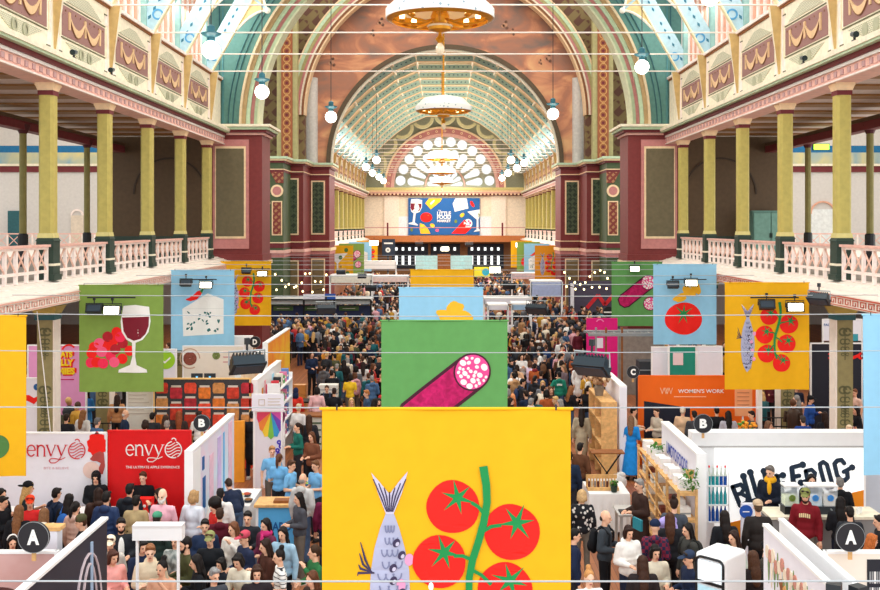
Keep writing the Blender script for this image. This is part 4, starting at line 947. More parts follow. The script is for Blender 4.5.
# ================================================================== PEOPLE
cloth = objcol_mat('cloth', .85, .16, 7); skin = objcol_mat('skin', .6, .06, 12); hairm = objcol_mat('hair', .55, .3, 40); shoe_m = objcol_mat('shoes', .6, .1); puffer = objcol_mat('puffer_cloth', .5, .1)
eye_m = mat('eye_dark', '#1c1410', var=0, rough=.3); lip_m = mat('lips', '#a5564c', var=.05)
plaid_m = pattern_mat('plaid_cloth', '#7a2038', '#1d2440', 'plaid', 16); stripe_m = pattern_mat('striped_tee', '#f2f0ea', '#2a2c34', 'stripe', 5, thr=.12); square_m = pattern_mat('square_knit', '#15151a', '#d8d0c8', 'voronoi', 11, thr=.30); camo_m = pattern_mat('camo_cloth', '#c9cdc6', '#6d7470', 'cloud', 10)
SPECIAL = {'plaid': plaid_m, 'stripe': stripe_m, 'squares': square_m, 'camo': camo_m}
def remesh(mb, name, vox, smooth=5, m=None):
    me = mb.mesh('tmp'); o = bpy.data.objects.new('tmp', me); C.objects.link(o)
    r = o.modifiers.new('r', 'REMESH'); r.mode = 'VOXEL'; r.voxel_size = vox
    sm = o.modifiers.new('s', 'SMOOTH'); sm.iterations = smooth; sm.factor = .5
    out = bpy.data.meshes.new_from_object(o.evaluated_get(bpy.context.evaluated_depsgraph_get()))
    bpy.data.objects.remove(o); bpy.data.meshes.remove(me)
    V = [v.co.copy() for v in out.vertices]; F = [tuple(p.vertices) for p in out.polygons]; bpy.data.meshes.remove(out)
    q = MB(); q.add(V, F, m); return q
POSES = {  # elbow and wrist per arm (x is multiplied by the side), lean angle, head turn
 'down': (((.245, .03, 1.13), (.26, -.05, .88)), ((.245, .03, 1.13), (.26, -.05, .88)), 0, 0),
 'fwd': (((.235, .02, 1.13), (.12, -.25, 1.15)), ((.235, .02, 1.13), (.12, -.25, 1.12)), 0, 0),
 'one': (((.235, .0, 1.13), (.10, -.25, 1.24)), ((.245, .03, 1.13), (.25, -.06, .89)), 0, 25),
 'cross': (((.24, -.03, 1.14), (-.05, -.19, 1.17)), ((.24, -.03, 1.14), (-.05, -.165, 1.12)), 0, 0),
 'mouth': (((.23, -.09, 1.14), (.06, -.21, 1.40)), ((.24, .0, 1.13), (.13, -.22, 1.12)), 0, -20),
 'reach': (((.225, -.15, 1.2), (.17, -.42, 1.14)), ((.235, -.1, 1.16), (.15, -.36, 1.1)), 14, 10),
 'bend': (((.22, -.1, 1.15), (.14, -.3, 1.0)), ((.22, -.1, 1.15), (.14, -.3, 1.0)), 48, 0),
 'phone': (((.21, -.06, 1.12), (.05, -.27, 1.26)), ((.21, -.06, 1.12), (.05, -.25, 1.22)), 4, 0),
 'hips': (((.33, .07, 1.16), (.17, -.04, .99)), ((.245, .03, 1.13), (.26, -.05, .88)), 0, 30),
}
HIPZ = .95
def poser(pose):
    a = math.radians(POSES[pose][2]); M = T((0, 0, HIPZ)) @ Matrix.Rotation(a, 4, 'X') @ T((0, 0, -HIPZ))
    H = M @ T((0, 0, 1.5)) @ Matrix.Rotation(-a*.35+math.radians(10), 4, 'X') @ RZ(math.radians(POSES[pose][3])) @ T((0, 0, -1.5))
    return M, H
def legs_pts(s, walk):
    d = (.13 if walk else 0)*s
    return (.09*s, 0, .93), (.10*s, -.015-d*.5, .50), (.105*s, .02-d, .09), (.115*s, -.13-d, .035)
CACHE = {}
def arm_pts(pose, s):
    e, w = POSES[pose][0 if s > 0 else 1]; return Vector((.18*s, .0, 1.385)), Vector((e[0]*s, e[1], e[2])), Vector((w[0]*s, w[1], w[2]))
def body_mesh(pose, walk=0):
    k = ('body', pose, walk)
    if k in CACHE: return CACHE[k]
    M, H = poser(pose); m = MB(); t = MB()
    t.ell((0, 0, .95), (.155, .11, .12), skin); t.ell((0, -.005, 1.09), (.135, .095, .16), skin); t.ell((0, 0, 1.27), (.16, .108, .17), skin); t.caps((-.14, 0, 1.385), (.14, 0, 1.385), .06, .06, skin)
    t.caps((0, .012, 1.40), (0, .0, 1.53), .056, .052, skin)
    for s in (-1, 1):
        a, b_, c = arm_pts(pose, s); t.caps(a, b_, .05, .04, skin); t.caps(b_, c, .04, .028, skin)
        d = (c-b_).normalized(); t.caps(c, c+d*.07, .03, .036, skin, 8)
    m.merge(t, M)
    h = MB(); h.ell((0, .008, 1.625), (.074, .093, .098), skin, 16, 12); h.ell((0, -.03, 1.565), (.056, .062, .07), skin, 14, 10); h.caps((0, -.088, 1.628), (0, -.108, 1.595), .010, .017, skin, 8)
    for s in (-1, 1): h.ell((.076*s, .012, 1.6), (.012, .022, .032), skin, 8, 6); h.ell((.032*s, -.072, 1.637), (.022, .02, .012), skin, 8, 6)
    m.merge(h, H)
    for s in (-1, 1):
        a, b_, c, d = legs_pts(s, walk); m.caps(a, b_, .082, .052, skin); m.caps(b_, c, .055, .036, skin); m.caps(c, d, .04, .032, skin)
    q = remesh(m, 'body', .0135, 4, skin)
    f = MB()
    for s in (-1, 1): f.ell((.031*s, -.0895, 1.618), (.016, .008, .009), eye_m, 8, 6); pass
    f.ell((0, -.0905, 1.553), (.025, .008, .008), lip_m, 8, 6)
    q.merge(f, H)
    g = MB()                                              # hands: five separate, unequal, bent fingers each
    for s in (-1, 1):
        a, b_, c = arm_pts(pose, s); d = (c-b_).normalized(); side = d.cross(Vector((0, 0, 1)))
        side = Vector((1, 0, 0)) if side.length < .3 else side.normalized(); nrm = side.cross(d).normalized(); side = side if side.x*s < 0 else -side
        curl = -nrm if nrm.z > 0 else nrm
        base = c+d*.08
        for i, L in enumerate((.068, .076, .07, .055)):
            o = base+side*(.026-.0175*i); p1 = o+d*L*.5+curl*.006; p2 = p1+d*L*.35+curl*L*.4; g.tube([o-d*.02, p1, p2], [.0095, .009, .007], skin, 6)
        o = c+d*.03+side*.03; g.tube([o-side*.015, o+side*.022+d*.025, o+side*.024+d*.055+curl*.012], [.012, .0105, .008], skin, 6)
    q.merge(g, M)
    CACHE[k] = q.mesh('body', 60); return CACHE[k]
def top_mesh(pose, kind):
    """kind: tee, jumper, jacket, puffer, coat, hoodie, dress"""
    k = ('top', pose, kind)
    if k in CACHE: return CACHE[k]
    M, H = poser(pose); g = {'tee': .014, 'jumper': .022, 'jacket': .028, 'puffer': .034, 'coat': .03, 'hoodie': .03, 'dress': .018}[kind]
    m = MB(); t = MB()
    t.ell((0, 0, .97), (.16+g, .115+g, .13), cloth); t.ell((0, 0, 1.1), (.14+g, .098+g, .17), cloth); t.ell((0, 0, 1.27), (.162+g, .108+g, .165+g*.5), cloth); t.caps((-.14, 0, 1.375), (.14, 0, 1.375), .062+g*.6, .062+g*.6, cloth); t.caps((0, .01, 1.38), (0, .008, 1.435), .085, .066, cloth)
    if kind == 'puffer':
        for z in (.98, 1.08, 1.18, 1.28): t.ell((0, 0, z), (.192, .146, .045), cloth)
    if kind in ('hoodie', 'puffer'): t.ell((0, .095, 1.44), (.11, .065, .075), cloth); t.caps((-.07, .03, 1.45), (-.05, -.06, 1.41), .03, .022, cloth); t.caps((.07, .03, 1.45), (.05, -.06, 1.41), .03, .022, cloth)
    for s in (-1, 1):
        a, b_, c = arm_pts(pose, s); ga = g*.75
        if kind == 'tee': e = a+(b_-a)*.72; t.caps(a, e, .062, .056, cloth)
        else:
            t.caps(a, b_, .052+ga, .044+ga, cloth); t.caps(b_, c-(c-b_).normalized()*.015, .044+ga, .033+ga*.7, cloth)
    m.merge(t, M)
    if kind == 'coat': m.caps((0, 0, .95), (0, 0, .55), .18, .2, cloth, 14); m.ell((0, 0, .75), (.2, .15, .3), cloth)
    if kind == 'dress': m.tube([(0, 0, 1.0), (0, 0, .8), (0, .01, .5), (0, .02, .16)], [.15, .19, .23, .28], cloth, 20)
    q = remesh(m, 'top', .018, 4, puffer if kind == 'puffer' else cloth)
    CACHE[k] = q.mesh('top', 60); return CACHE[k]
def trouser_mesh(walk):
    k = ('trousers', walk)
    if k in CACHE: return CACHE[k]
    m = MB(); m.ell((0, 0, .93), (.165, .12, .12), cloth)
    for s in (-1, 1):
        a, b_, c, d = legs_pts(s, walk); m.caps(a, b_, .094, .068, cloth); m.caps(b_, Vector(c)+Vector((0, 0, .01)), .068, .06, cloth)
    CACHE[k] = remesh(m, 't', .02, 3, cloth).mesh('trousers', 60); return CACHE[k]
def shoe_mesh(walk):
    k = ('shoes', walk)
    if k in CACHE: return CACHE[k]
    m = MB()
    for s in (-1, 1):
        a, b_, c, d = legs_pts(s, walk); c = Vector(c); m.caps(c+Vector((0, .03, -.045)), Vector((d[0], d[1]-.03, .045)), .048, .042, shoe_m); m.box(c.x-.045, c.x+.05*1, d[1]-.07, c.y+.07, 0, .02, shoe_m)
    CACHE[k] = m.mesh('shoes', 50); return CACHE[k]
def hair_mesh(pose, style):
    k = ('hair', POSES[pose][2:], style)
    if k in CACHE: return CACHE[k]
    M, H = poser(pose); m = MB(); hm = hairm; vox = .013
    if style != 'bald': m.ell((0, .022, 1.645), (.084, .092, .092), hm, 16, 12)
    if style == 'short': m.ell((0, .045, 1.60), (.075, .07, .075), hm); m.caps((-.05, -.05, 1.705), (.05, -.055, 1.7), .026, .026, hm)
    if style in ('long', 'band'):
        m.ell((0, .065, 1.55), (.088, .055, .13), hm); m.ell((0, .085, 1.40), (.095, .045, .14), hm); m.ell((0, .09, 1.28), (.08, .03, .1), hm)
        for s in (-1, 1): m.caps((.072*s, 0, 1.66), (.078*s, .01, 1.45), .026, .03, hm); m.caps((.03*s, -.055, 1.705), (.07*s, -.03, 1.65), .02, .022, hm)
    if style == 'bob':
        m.ell((0, .05, 1.57), (.098, .07, .1), hm)
        for s in (-1, 1): m.caps((.07*s, -.02, 1.66), (.082*s, -.01, 1.53), .03, .032, hm)
        m.caps((-.05, -.065, 1.69), (.05, -.065, 1.69), .024, .024, hm)
    if style == 'bun': m.ell((0, .05, 1.60), (.075, .06, .07), hm); m.ell((0, .07, 1.745), (.05, .05, .045), hm)
    if style == 'tail': m.ell((0, .05, 1.60), (.075, .06, .07), hm); m.tube([(0, .1, 1.66), (0, .15, 1.6), (0, .15, 1.5), (0, .12, 1.4)], [.03, .042, .04, .015], hm, 8)
    if style == 'afro': m.ell((0, .035, 1.655), (.145, .14, .125), hm); m.ell((0, .06, 1.58), (.13, .1, .1), hm)
    if style == 'bald': m.ell((0, .062, 1.58), (.076, .045, .05), hm); 
    if style == 'beard': m.ell((0, .045, 1.60), (.075, .07, .075), hm); m.caps((-.05, -.05, 1.705), (.05, -.055, 1.7), .024, .024, hm); m.ell((0, -.06, 1.528), (.05, .042, .04), hm); m.caps((-.064, -.015, 1.6), (-.05, -.05, 1.54), .014, .02, hm); m.caps((.064, -.015, 1.6), (.05, -.05, 1.54), .014, .02, hm)
    if style == 'whitebeard': m = MB(); m.ell((0, -.062, 1.53), (.058, .05, .052), hm); m.caps((-.066, -.01, 1.6), (-.05, -.05, 1.55), .016, .026, hm); m.caps((.066, -.01, 1.6), (.05, -.05, 1.55), .016, .026, hm)
    q = MB(); q.merge(m, H)
    CACHE[k] = remesh(q, 'hair', vox, 3, hm).mesh('hair', 70); return CACHE[k]
def hat_mesh(pose, kind):
    k = ('hat', POSES[pose][2:], kind)
    if k in CACHE: return CACHE[k]
    M, H = poser(pose); m = MB()
    if kind == 'cap': m.ell((0, .015, 1.672), (.094, .105, .075), cloth, 16, 10); m.ell((0, -.12, 1.665), (.07, .085, .012), cloth, 14, 6)
    if kind == 'backcap': m.ell((0, .015, 1.672), (.094, .105, .075), cloth, 16, 10); m.ell((0, .14, 1.65), (.07, .07, .012), cloth, 14, 6)
    if kind == 'beanie': m.ell((0, .015, 1.68), (.096, .108, .082), cloth, 16, 10); m.lathe([(.0, 1.645), (.1, 1.645), (.104, 1.67), (.1, 1.695), (0, 1.7)], cloth, 20, (0, .012, 0))
    if kind == 'bucket': m.ell((0, .01, 1.69), (.092, .1, .06), cloth, 16, 10); m.lathe([(.09, 1.70), (.16, 1.635), (.165, 1.64), (.09, 1.715)], cloth, 22)
    if kind == 'hood': m.ell((0, .03, 1.63), (.108, .115, .122), cloth, 16, 12); m.ell((0, .06, 1.5), (.1, .08, .1), cloth)
    if kind == 'hijab': m.ell((0, .02, 1.635), (.095, .108, .108), cloth, 16, 12); m.ell((0, .03, 1.5), (.11, .1, .12), cloth); m.ell((0, -.02, 1.42), (.13, .11, .07), cloth)
    if kind == 'headband': m.tube([(.088*math.cos(PI*i/10), .02, 1.65+.095*math.sin(PI*i/10)) for i in range(11)], .014, cloth, 8)
    q = MB(); q.merge(m, H)
    CACHE[k] = q.mesh('hat', 60); return CACHE[k]
def bag_mesh(pose, kind):
    k = ('bag', POSES[pose][2], kind)
    if k in CACHE: return CACHE[k]
    M, H = poser(pose); m = MB()
    if kind == 'backpack':
        m.ell((0, .2, 1.2), (.15, .09, .21), cloth, 14, 10); m.ell((0, .27, 1.12), (.11, .05, .1), cloth, 12, 8)
        for s in (-1, 1): m.tube([(.1*s, .15, 1.38), (.11*s, .02, 1.475), (.12*s, -.13, 1.36), (.14*s, -.12, 1.2), (.15*s, .06, 1.08)], .02, cloth, 6)
    if kind == 'scarf': m.lathe([(.07, 1.42), (.11, 1.44), (.12, 1.48), (.09, 1.53), (.065, 1.52)], cloth, 16); m.ell((.03, -.13, 1.36), (.045, .03, .13), cloth)
    if kind == 'strap': m.tube([(-.17, .06, 1.44), (-.06, -.15, 1.33), (.1, -.17, 1.08), (.2, -.02, .95)], .022, cloth, 6); m.ell((.25, .03, .85), (.06, .11, .1), cloth)
    if kind == 'shirt': m.ell((0, -.118, 1.24), (.055, .04, .2), cloth, 10, 10)
    if kind == 'apron': m.ell((0, -.1, 1.05), (.13, .06, .3), cloth, 14, 10)
    if kind in ('chest_print', 'back_print'):
        q_ = -1 if kind == 'chest_print' else 1
        for i in range(6):
            x_ = -.1+.034*i; m.box(x_, x_+.024, q_*.142, q_*(.155-.25*abs(x_+.015)**1.5), 1.27-1.2*(x_+.015)**2, 1.335-1.2*(x_+.015)**2, cloth)
    if kind == 'puff': m.ell((.1, .22, 1.25), (.2, .14, .2), puffer, 16, 10); [m.ell((.1+.13*math.cos(i), .22+.1*math.sin(i), 1.25+.12*math.sin(2*i)), (.09, .08, .08), puffer, 10, 6) for i in range(7)]
    q = MB(); q.merge(m, M); CACHE[k] = q.mesh('bag', 60); return CACHE[k]
SKINS = ['#e8b494', '#dba37f', '#c98d68', '#f0c4a6', '#b87c57', '#e3ac8a', '#8a5a3c']
n_people = [0]
def person(x, y, label, rot=0, pose='down', hair='short', hcol='#241a16', top='jacket', tcol='#1c1d22', legs='#20232c', skin_i=None, hat=None, hatc='#222222', bag=None, bagc='#222222', h=1.7, walk=0, group=None, z=0):
    """rot in degrees: 0 faces the camera, 90 faces right, 180 away"""
    n_people[0] += 1
    sc_ = h/1.72
    def part(name, me, col, special=None):
        o = bpy.data.objects.new(name, me); C.objects.link(o); o.color = (*lin(col), 1)
        if special: o.material_slots[0].link = 'OBJECT'; o.material_slots[0].material = special
        return o
    b_ = part('person', body_mesh(pose, walk), SKINS[(skin_i if skin_i is not None else n_people[0]*7) % len(SKINS)])
    b_.location = (x, y, z); b_.rotation_euler = (0, 0, math.radians(rot)); b_.scale = (sc_*.89, sc_*.89, sc_*.97)
    tag(b_, label, 'person', group)
    kids = [part({'tee': 't_shirt', 'dress': 'dress'}.get(top, top), top_mesh(pose, top), tcol if tcol.startswith('#') else '#888888', SPECIAL.get(tcol))]
    if top != 'dress': kids.append(part('trousers', trouser_mesh(walk), legs))
    kids.append(part('shoes', shoe_mesh(walk), '#2a2624' if n_people[0] % 3 else '#d8d4cc'))
    if hair: kids.append(part('hair', hair_mesh(pose, hair), hcol))
    if hat: kids.append(part({'backcap': 'cap', 'bucket': 'bucket_hat', 'hijab': 'headscarf'}.get(hat, hat), hat_mesh(pose, hat), hatc))
    if bag: kids.append(part({'strap': 'shoulder_bag', 'shirt': 'shirt_front', 'puff': 'carried_puffer'}.get(bag, bag), bag_mesh(pose, bag), bagc))
    for c in kids: c.parent = b_
    return b_
BK, NV, CR, WH, GY = '#17181c', '#1d2a44', '#e6dac4', '#eceae6', '#8d9096'
BR, BL, DK, GR = '#4a2d1d', '#c9a368', '#1b1513', '#8a8682'
# px x, px y of the head top, facing, pose, hair, hair colour, top, top colour, label, extras
FG = [
 (5, 494, 80, 'phone', 'short', DK, 'jacket', '#16181d', 'man in black jacket in profile looking at his phone at the left picture edge', {}),
 (16, 489, 70, 'phone', 'long', DK, 'hoodie', BK, 'woman in black hoodie holding a phone, behind the man with phone', {}),
 (34, 476, 100, 'one', 'long', BL, 'tee', '#1c2c30', 'tall person with black backwards cap and fair hair in dark teal t-shirt', dict(hat='backcap', hatc='#15161a', h=1.82)),
 (44, 486, 20, 'fwd', 'short', '#7a1a14', 'jumper', '#d22a2a', 'person in red top with red cap behind the black-capped tall person', dict(hat='cap', hatc='#d8401e')),
 (55, 487, 150, 'down', 'short', DK, 'jacket', '#22304a', 'young man in navy jacket with backpack before the white apple stall panel', dict(bag='backpack', bagc='#1a2438')),
 (72, 489, 170, 'down', 'long', DK, 'jacket', BK, 'black-haired woman with blue bag near the white apple stall panel', dict(bag='backpack', bagc='#2a5fa8')),
 (88, 476, 10, 'fwd', 'short', DK, 'hoodie', BK, 'stall worker in black hood standing before the white apple stall panel', dict(hat='hood', hatc='#15161a')),
 (98, 484, 200, 'down', 'long', '#2a1810', 'puffer', '#3a241c', 'woman with long dark brown hair in brown puffer beside the navy jacketed man', {}),
 (109, 488, 175, 'down', 'short', DK, 'puffer', '#24365a', 'man in navy puffer seen from behind before the red apple stall panel', dict(h=1.78)),
 (33, 503, 180, 'down', 'long', '#7a5030', 'jacket', BK, 'woman with long light brown hair seen from behind above the left A sign', {}),
 (52, 503, 185, 'down', 'long', '#7a5436', 'puffer', '#e8dcc4', 'brown-haired woman in cream puffer jacket seen from behind', {}),
 (74, 500, 160, 'down', 'tail', DK, 'puffer', '#c4a090', 'dark-haired person in dusty pink puffer behind the olive beanie', {}),
 (82, 514, -70, 'fwd', 'short', BR, 'jacket', BK, 'person in olive beanie and black jacket facing left by the dark panel', dict(hat='beanie', hatc='#4c4a30')),
 (12, 533, 30, 'phone', 'long', DK, 'jacket', '#2a2024', 'black-haired girl with white headband left of the left A sign', dict(hat='headband', hatc='#f0ece4', h=1.6)),
 (124, 481, 178, 'down', 'short', DK, 'puffer', '#20242c', 'man in dark hooded puffer from behind at the red apple stall', dict(h=1.78)),
 (143, 472, 0, 'fwd', 'short', BR, 'jumper', '#141418', 'stall worker in black standing before the red apple panel', dict(skin_i=3)),
 (139, 494, 180, 'down', 'short', '#18130f', 'jacket', '#b09a70', 'person in tan jacket seen from behind at the red apple stall', {}),
 (160, 486, -80, 'mouth', 'long', '#2a1c14', 'jacket', '#22262c', 'woman in black jacket eating, in profile left of the bald man', {}),
 (181, 486, -10, 'down', 'whitebeard', '#dcd8d0', 'tee', '#f0b4c0', 'bald man with white beard in pink polo shirt', dict(skin_i=3, h=1.88)),
 (192, 490, 160, 'down', 'bob', '#b08a5c', 'jumper', '#dfe4ec', 'fair-haired woman in white top right behind the pink polo man', dict(h=1.78)),
 (207, 495, -60, 'one', 'afro', '#17100d', 'coat', '#c22a24', 'person with big black afro hair and red coat', {}),
 (216, 490, 190, 'down', 'short', DK, 'puffer', '#e4e0da', 'dark-haired person in white puffer right of the afro haired one', {}),
 (121, 518, 20, 'fwd', 'beard', DK, 'jacket', '#24262c', 'man with moustache in white t-shirt and dark jacket by the dark panel edge', dict(bag='shirt', bagc='#f0eee8', h=1.78)),
 (121, 536, 10, 'fwd', 'short', BR, 'jumper', '#cfc8bc', 'person in cream cap in front of the moustached man', dict(hat='cap', hatc='#ecdcc0')),
 (116, 548, 50, 'fwd', 'bob', '#4a2a20', 'puffer', '#f0a49c', 'woman with short brown hair in pink puffer jacket', {}),
 (140, 540, 40, 'phone', 'bob', DK, 'coat', '#1f2a44', 'dark-haired woman in navy coat behind the white stand post', {}),
 (155, 541, 15, 'cross', 'short', '#8a5a38', 'hoodie', '#d8c6a8', 'smiling man in beige fleece with crossed arms under the white kiosk', dict(skin_i=3, h=1.78)),
 (172, 538, -10, 'fwd', 'short', '#5a3a28', 'tee', 'camo', 'man in grey patterned t-shirt behind the beige fleece man', {}),
 (185, 535, -60, 'fwd', 'beard', DK, 'jumper', '#454628', 'bearded man in olive green jumper at the right kiosk post', dict(h=1.8)),
 (151, 569, 0, 'mouth', 'bun', DK, 'tee', '#e0a888', 'woman with dark top bun in peach top in the bottom row', {}),
 (157, 511, 180, 'down', 'short', '#2a201a', 'jacket', '#2a3a34', 'person with green cap right above the white kiosk', dict(hat='cap', hatc='#4f9a78')),
 (208, 531, 0, 'fwd', 'short', BR, 'jumper', '#1c1e22', 'boy in olive cap and black jumper', dict(hat='cap', hatc='#8a8a58')),
 (215, 517, 10, 'fwd', 'short', DK, 'jacket', '#24324e', 'man in navy jacket behind the olive-capped boy', {}),
 (210, 548, -70, 'phone', 'long', DK, 'jacket', BK, 'woman with long black hair in black in profile before the olive-capped boy', {}),
 (214, 568, 40, 'fwd', 'short', '#8a8886', 'tee', '#44484f', 'grey-haired man in dark grey shirt in the bottom row', dict(skin_i=0)),
 (238, 534, -50, 'fwd', 'short', BR, 'jacket', '#28304a', 'person in faded red cap and navy jacket', dict(hat='cap', hatc='#c0485a')),
 (242, 521, -20, 'mouth', 'long', '#6a4028', 'jumper', '#e8e0d4', 'woman with wavy brown hair in white jumper behind the red cap', {}),
 (239, 512, 0, 'fwd', 'short', DK, 'jacket', '#26282e', 'dark-haired man by the white food table', {}),
 (239, 544, -30, 'reach', 'bob', DK, 'coat', '#e2d6be', 'woman with black hair in cream coat reaching down', {}),
 (228, 561, -40, 'fwd', 'bob', DK, 'jacket', '#22242c', 'dark-haired child in black left of the cream coated woman', dict(h=1.45)),
 (224, 512, 190, 'down', 'short', '#3a2418', 'hoodie', '#5c1826', 'person in dark red hoodie from behind by the food table', {}),
 (258, 522, -40, 'fwd', 'long', DK, 'coat', '#6a2a44', 'woman with magenta scarf and dark hair', dict(bag='scarf', bagc='#d8387a')),
 (276, 525, -20, 'down', 'long', '#1c1412', 'jacket', '#9fc0d4', 'woman with long dark hair in light denim jacket below the blue counter', {}),
 (267, 542, -60, 'phone', 'long', '#2c1a12', 'jumper', '#4a2a20', 'brown-haired woman in brown jumper left of the striped t-shirt', {}),
 (279, 543, -70, 'fwd', 'bun', DK, 'tee', 'stripe', 'woman in white striped t-shirt with tied dark hair', {}),
 (257, 565, 10, 'fwd', 'bob', '#3a2218', 'jacket', '#2a2226', 'dark-haired woman in black at the bottom, below the scarf woman', {}),
 (308, 546, -60, 'mouth', 'tail', '#3c2616', 'jumper', '#2c6a3c', 'woman with tied hair in green jumper eating, left of the big yellow banner', {}),
 (313, 571, -50, 'fwd', 'long', '#5a341e', 'jacket', '#3a2a24', 'brown-haired woman at the bottom left of the big yellow banner', {}),
 (272, 446, 20, 'down', 'short', '#a87a4c', 'tee', '#7ab8e2', 'fair-haired worker in light blue t-shirt facing the camera', {}),
 (279, 454, 170, 'fwd', 'tail', '#5a3520', 'tee', '#74b4e0', 'worker with brown ponytail in light blue t-shirt seen from behind', {}),
 (298, 460, 70, 'fwd', 'short', '#4c2e1c', 'tee', '#78b6e2', 'brown-haired worker in light blue t-shirt looking down at table', {}),
 (311, 457, -40, 'fwd', 'short', '#6a4428', 'tee', '#74b0dc', 'worker in light blue t-shirt nearest the big yellow banner', {}),
 (303, 473, 160, 'down', 'bald', '#8a8078', 'hoodie', '#c4c2be', 'balding man in light grey hoodie seen from behind', dict(h=1.8)),
 (309, 491, -60, 'fwd', 'long', DK, 'jacket', '#4a4a50', 'smiling dark-haired woman beside the maroon hoodie', {}),
 (318, 490, 175, 'down', 'bob', DK, 'hoodie', '#6e1c3c', 'dark-haired person in maroon hoodie from behind', {}),
 (256, 470, -150, 'bend', 'short', '#3a2a20', 'jacket', '#1f2940', 'person in navy jacket bending over the white food table', {}),
 (252, 411, 185, 'down', 'short', DK, 'coat', '#1a1b20', 'man in black coat seen from behind by the rainbow poster', dict(h=1.8)),
 (271, 418, 0, 'mouth', 'long', '#22140e', 'jumper', '#c9c6c0', 'long dark-haired woman in grey jumper with hand at mouth', {}),
 (287, 404, 160, 'fwd', 'short', '#c8b090', 'jumper', '#d8d4d0', 'person in white top behind the grey jumper woman', {}),
 (298, 423, -60, 'fwd', 'tail', '#2a1a12', 'jumper', '#1f6a5c', 'woman with glasses in green jumper at mid left', {}),
 (309, 415, 190, 'down', 'long', '#3c2416', 'jacket', '#25262b', 'long brown-haired woman from behind at the banner edge, mid left', {}),
 (312, 432, -30, 'fwd', 'long', '#5a341c', 'jumper', '#7a4a34', 'brown-haired woman in rust jumper below the long-haired one', {}),
 (295, 388, 175, 'down', None, DK, 'jacket', '#d8372a', 'person in navy headscarf and red jacket by the crates', dict(hat='hijab', hatc='#1c2848')),
 (317, 387, 180, 'down', 'bob', DK, 'jumper', '#eab8b8', 'black-haired person in pale pink top by the crates', {}),
 (333, 390, 185, 'down', 'short', '#2a1a14', 'tee', '#1c1c22', 'person in black t-shirt from behind by the crates', {}),
 (367, 390, -70, 'fwd', 'short', '#b0703c', 'jacket', '#3a5470', 'person in denim jacket left of the salami banner', {}),
 (323, 348, 90, 'fwd', 'short', '#3a2416', 'jumper', '#c9822c', 'man in mustard jumper behind the stall counter', {}),
 (344, 360, 200, 'down', 'long', DK, 'jacket', '#26201f', 'dark-haired woman in black right of the mustard jumper man', {}),
 (350, 374, 180, 'fwd', 'bob', '#1a1412', 'tee', '#eac02c', 'dark-haired person in bright yellow top', {}),
 (363, 362, 185, 'down', 'long', '#2a1c18', 'jumper', '#dcd8d4', 'long dark-haired woman in white jumper beside the salami banner', {}),
 # behind the apple stall, under the left gallery
 (125, 410, 120, 'down', 'bald', '#cfc8c0', 'jacket', '#22304a', 'bald man in navy jacket behind the red apple panel', {}),
 (133, 406, 150, 'down', 'bald', '#b0a8a0', 'puffer', '#5a4aa8', 'grey-haired person in purple jacket behind the red apple panel', {}),
 (155, 413, 180, 'down', 'short', '#17120f', 'jacket', '#2c2c30', 'dark-haired person in charcoal behind the red apple panel', {}),
 (145, 420, 175, 'down', 'bob', '#2c1c14', 'jacket', '#40302a', 'brown-haired person low behind the red apple panel', {}),
 (167, 421, 190, 'down', 'short', '#8a8078', 'jacket', '#303236', 'grey-haired person low behind the red apple panel', {}),
 (174, 412, 150, 'down', 'long', '#3a2418', 'jacket', '#2a2a2e', 'long-haired person in black left of the jar wall white t-shirt', {}),
 (182, 411, 190, 'down', 'long', '#8a4424', 'jacket', '#3a2c28', 'red-haired person looking at the jar wall', {}),
 (191, 410, 175, 'down', 'short', '#2a1c16', 'tee', '#eceae4', 'dark-haired person in white t-shirt before the jar wall', {}),
 (219, 398, 185, 'reach', 'short', '#5a5450', 'jacket', '#2f5eaa', 'man in bright blue jacket at the jar wall', {}),
 (226, 406, 170, 'down', 'short', '#6a4a38', 'tee', '#d4e0ea', 'person in pale t-shirt beside the bright blue jacket', {}),
 (84, 391, -10, 'fwd', 'long', '#17100e', 'coat', '#3f93d8', 'woman in bright blue long coat below the left gallery', {}),
 (61, 391, 10, 'down', 'long', '#15100e', 'jacket', '#2a2c32', 'dark-haired woman in black left of the bright blue coat', {}),
 (68, 384, -20, 'fwd', 'short', '#b08860', 'jumper', '#e8dcd6', 'person in pale jumper with red lanyard below the pink stall sign', {}),
 (65, 416, 180, 'down', 'short', '#2a1c14', 'jacket', '#202126', 'dark-haired man behind the white apple panel beside the column', {}),
 (76, 412, 160, 'down', 'long', '#8a5c38', 'jacket', '#dcd8d2', 'brown-haired woman behind the white apple panel', {}),
 (97, 418, 150, 'down', 'short', '#5c5a58', 'jacket', '#3c5a7c', 'grey-haired man in denim blue behind the white apple panel', {}),
 (27, 408, 90, 'down', 'short', '#1c1412', 'jumper', '#e8a058', 'person in orange top between the left yellow banner and the column', {}),
 (117, 395, 190, 'down', 'long', '#2c1a12', 'jacket', '#c08a5c', 'woman in tan top beside the lower left column', {}),
 (62, 352, -10, 'down', 'short', '#15110f', 'tee', '#b8bcd8', 'man in lilac shirt before the pink stall sign', {}),
 # right of the big banner
 (582, 490, 175, 'down', 'bob', '#c4a070', 'jumper', 'squares', 'fair bobbed woman in black knit with white and red squares', {}),
 (606, 511, 65, 'fwd', 'bald', '#3a302a', 'jacket', '#3a4046', 'shaven-headed man in grey jacket with black backpack', dict(bag='backpack', bagc='#17181b', h=1.8)),
 (640, 479, -70, 'fwd', 'short', '#8c8884', 'coat', '#3a2822', 'grey-haired man in dark brown coat holding a tablet', dict(h=1.8)),
 (648, 520, 170, 'fwd', None, DK, 'hoodie', 'plaid', 'person in navy beanie and red plaid jacket', dict(hat='beanie', hatc='#1c2744', bag=None)),
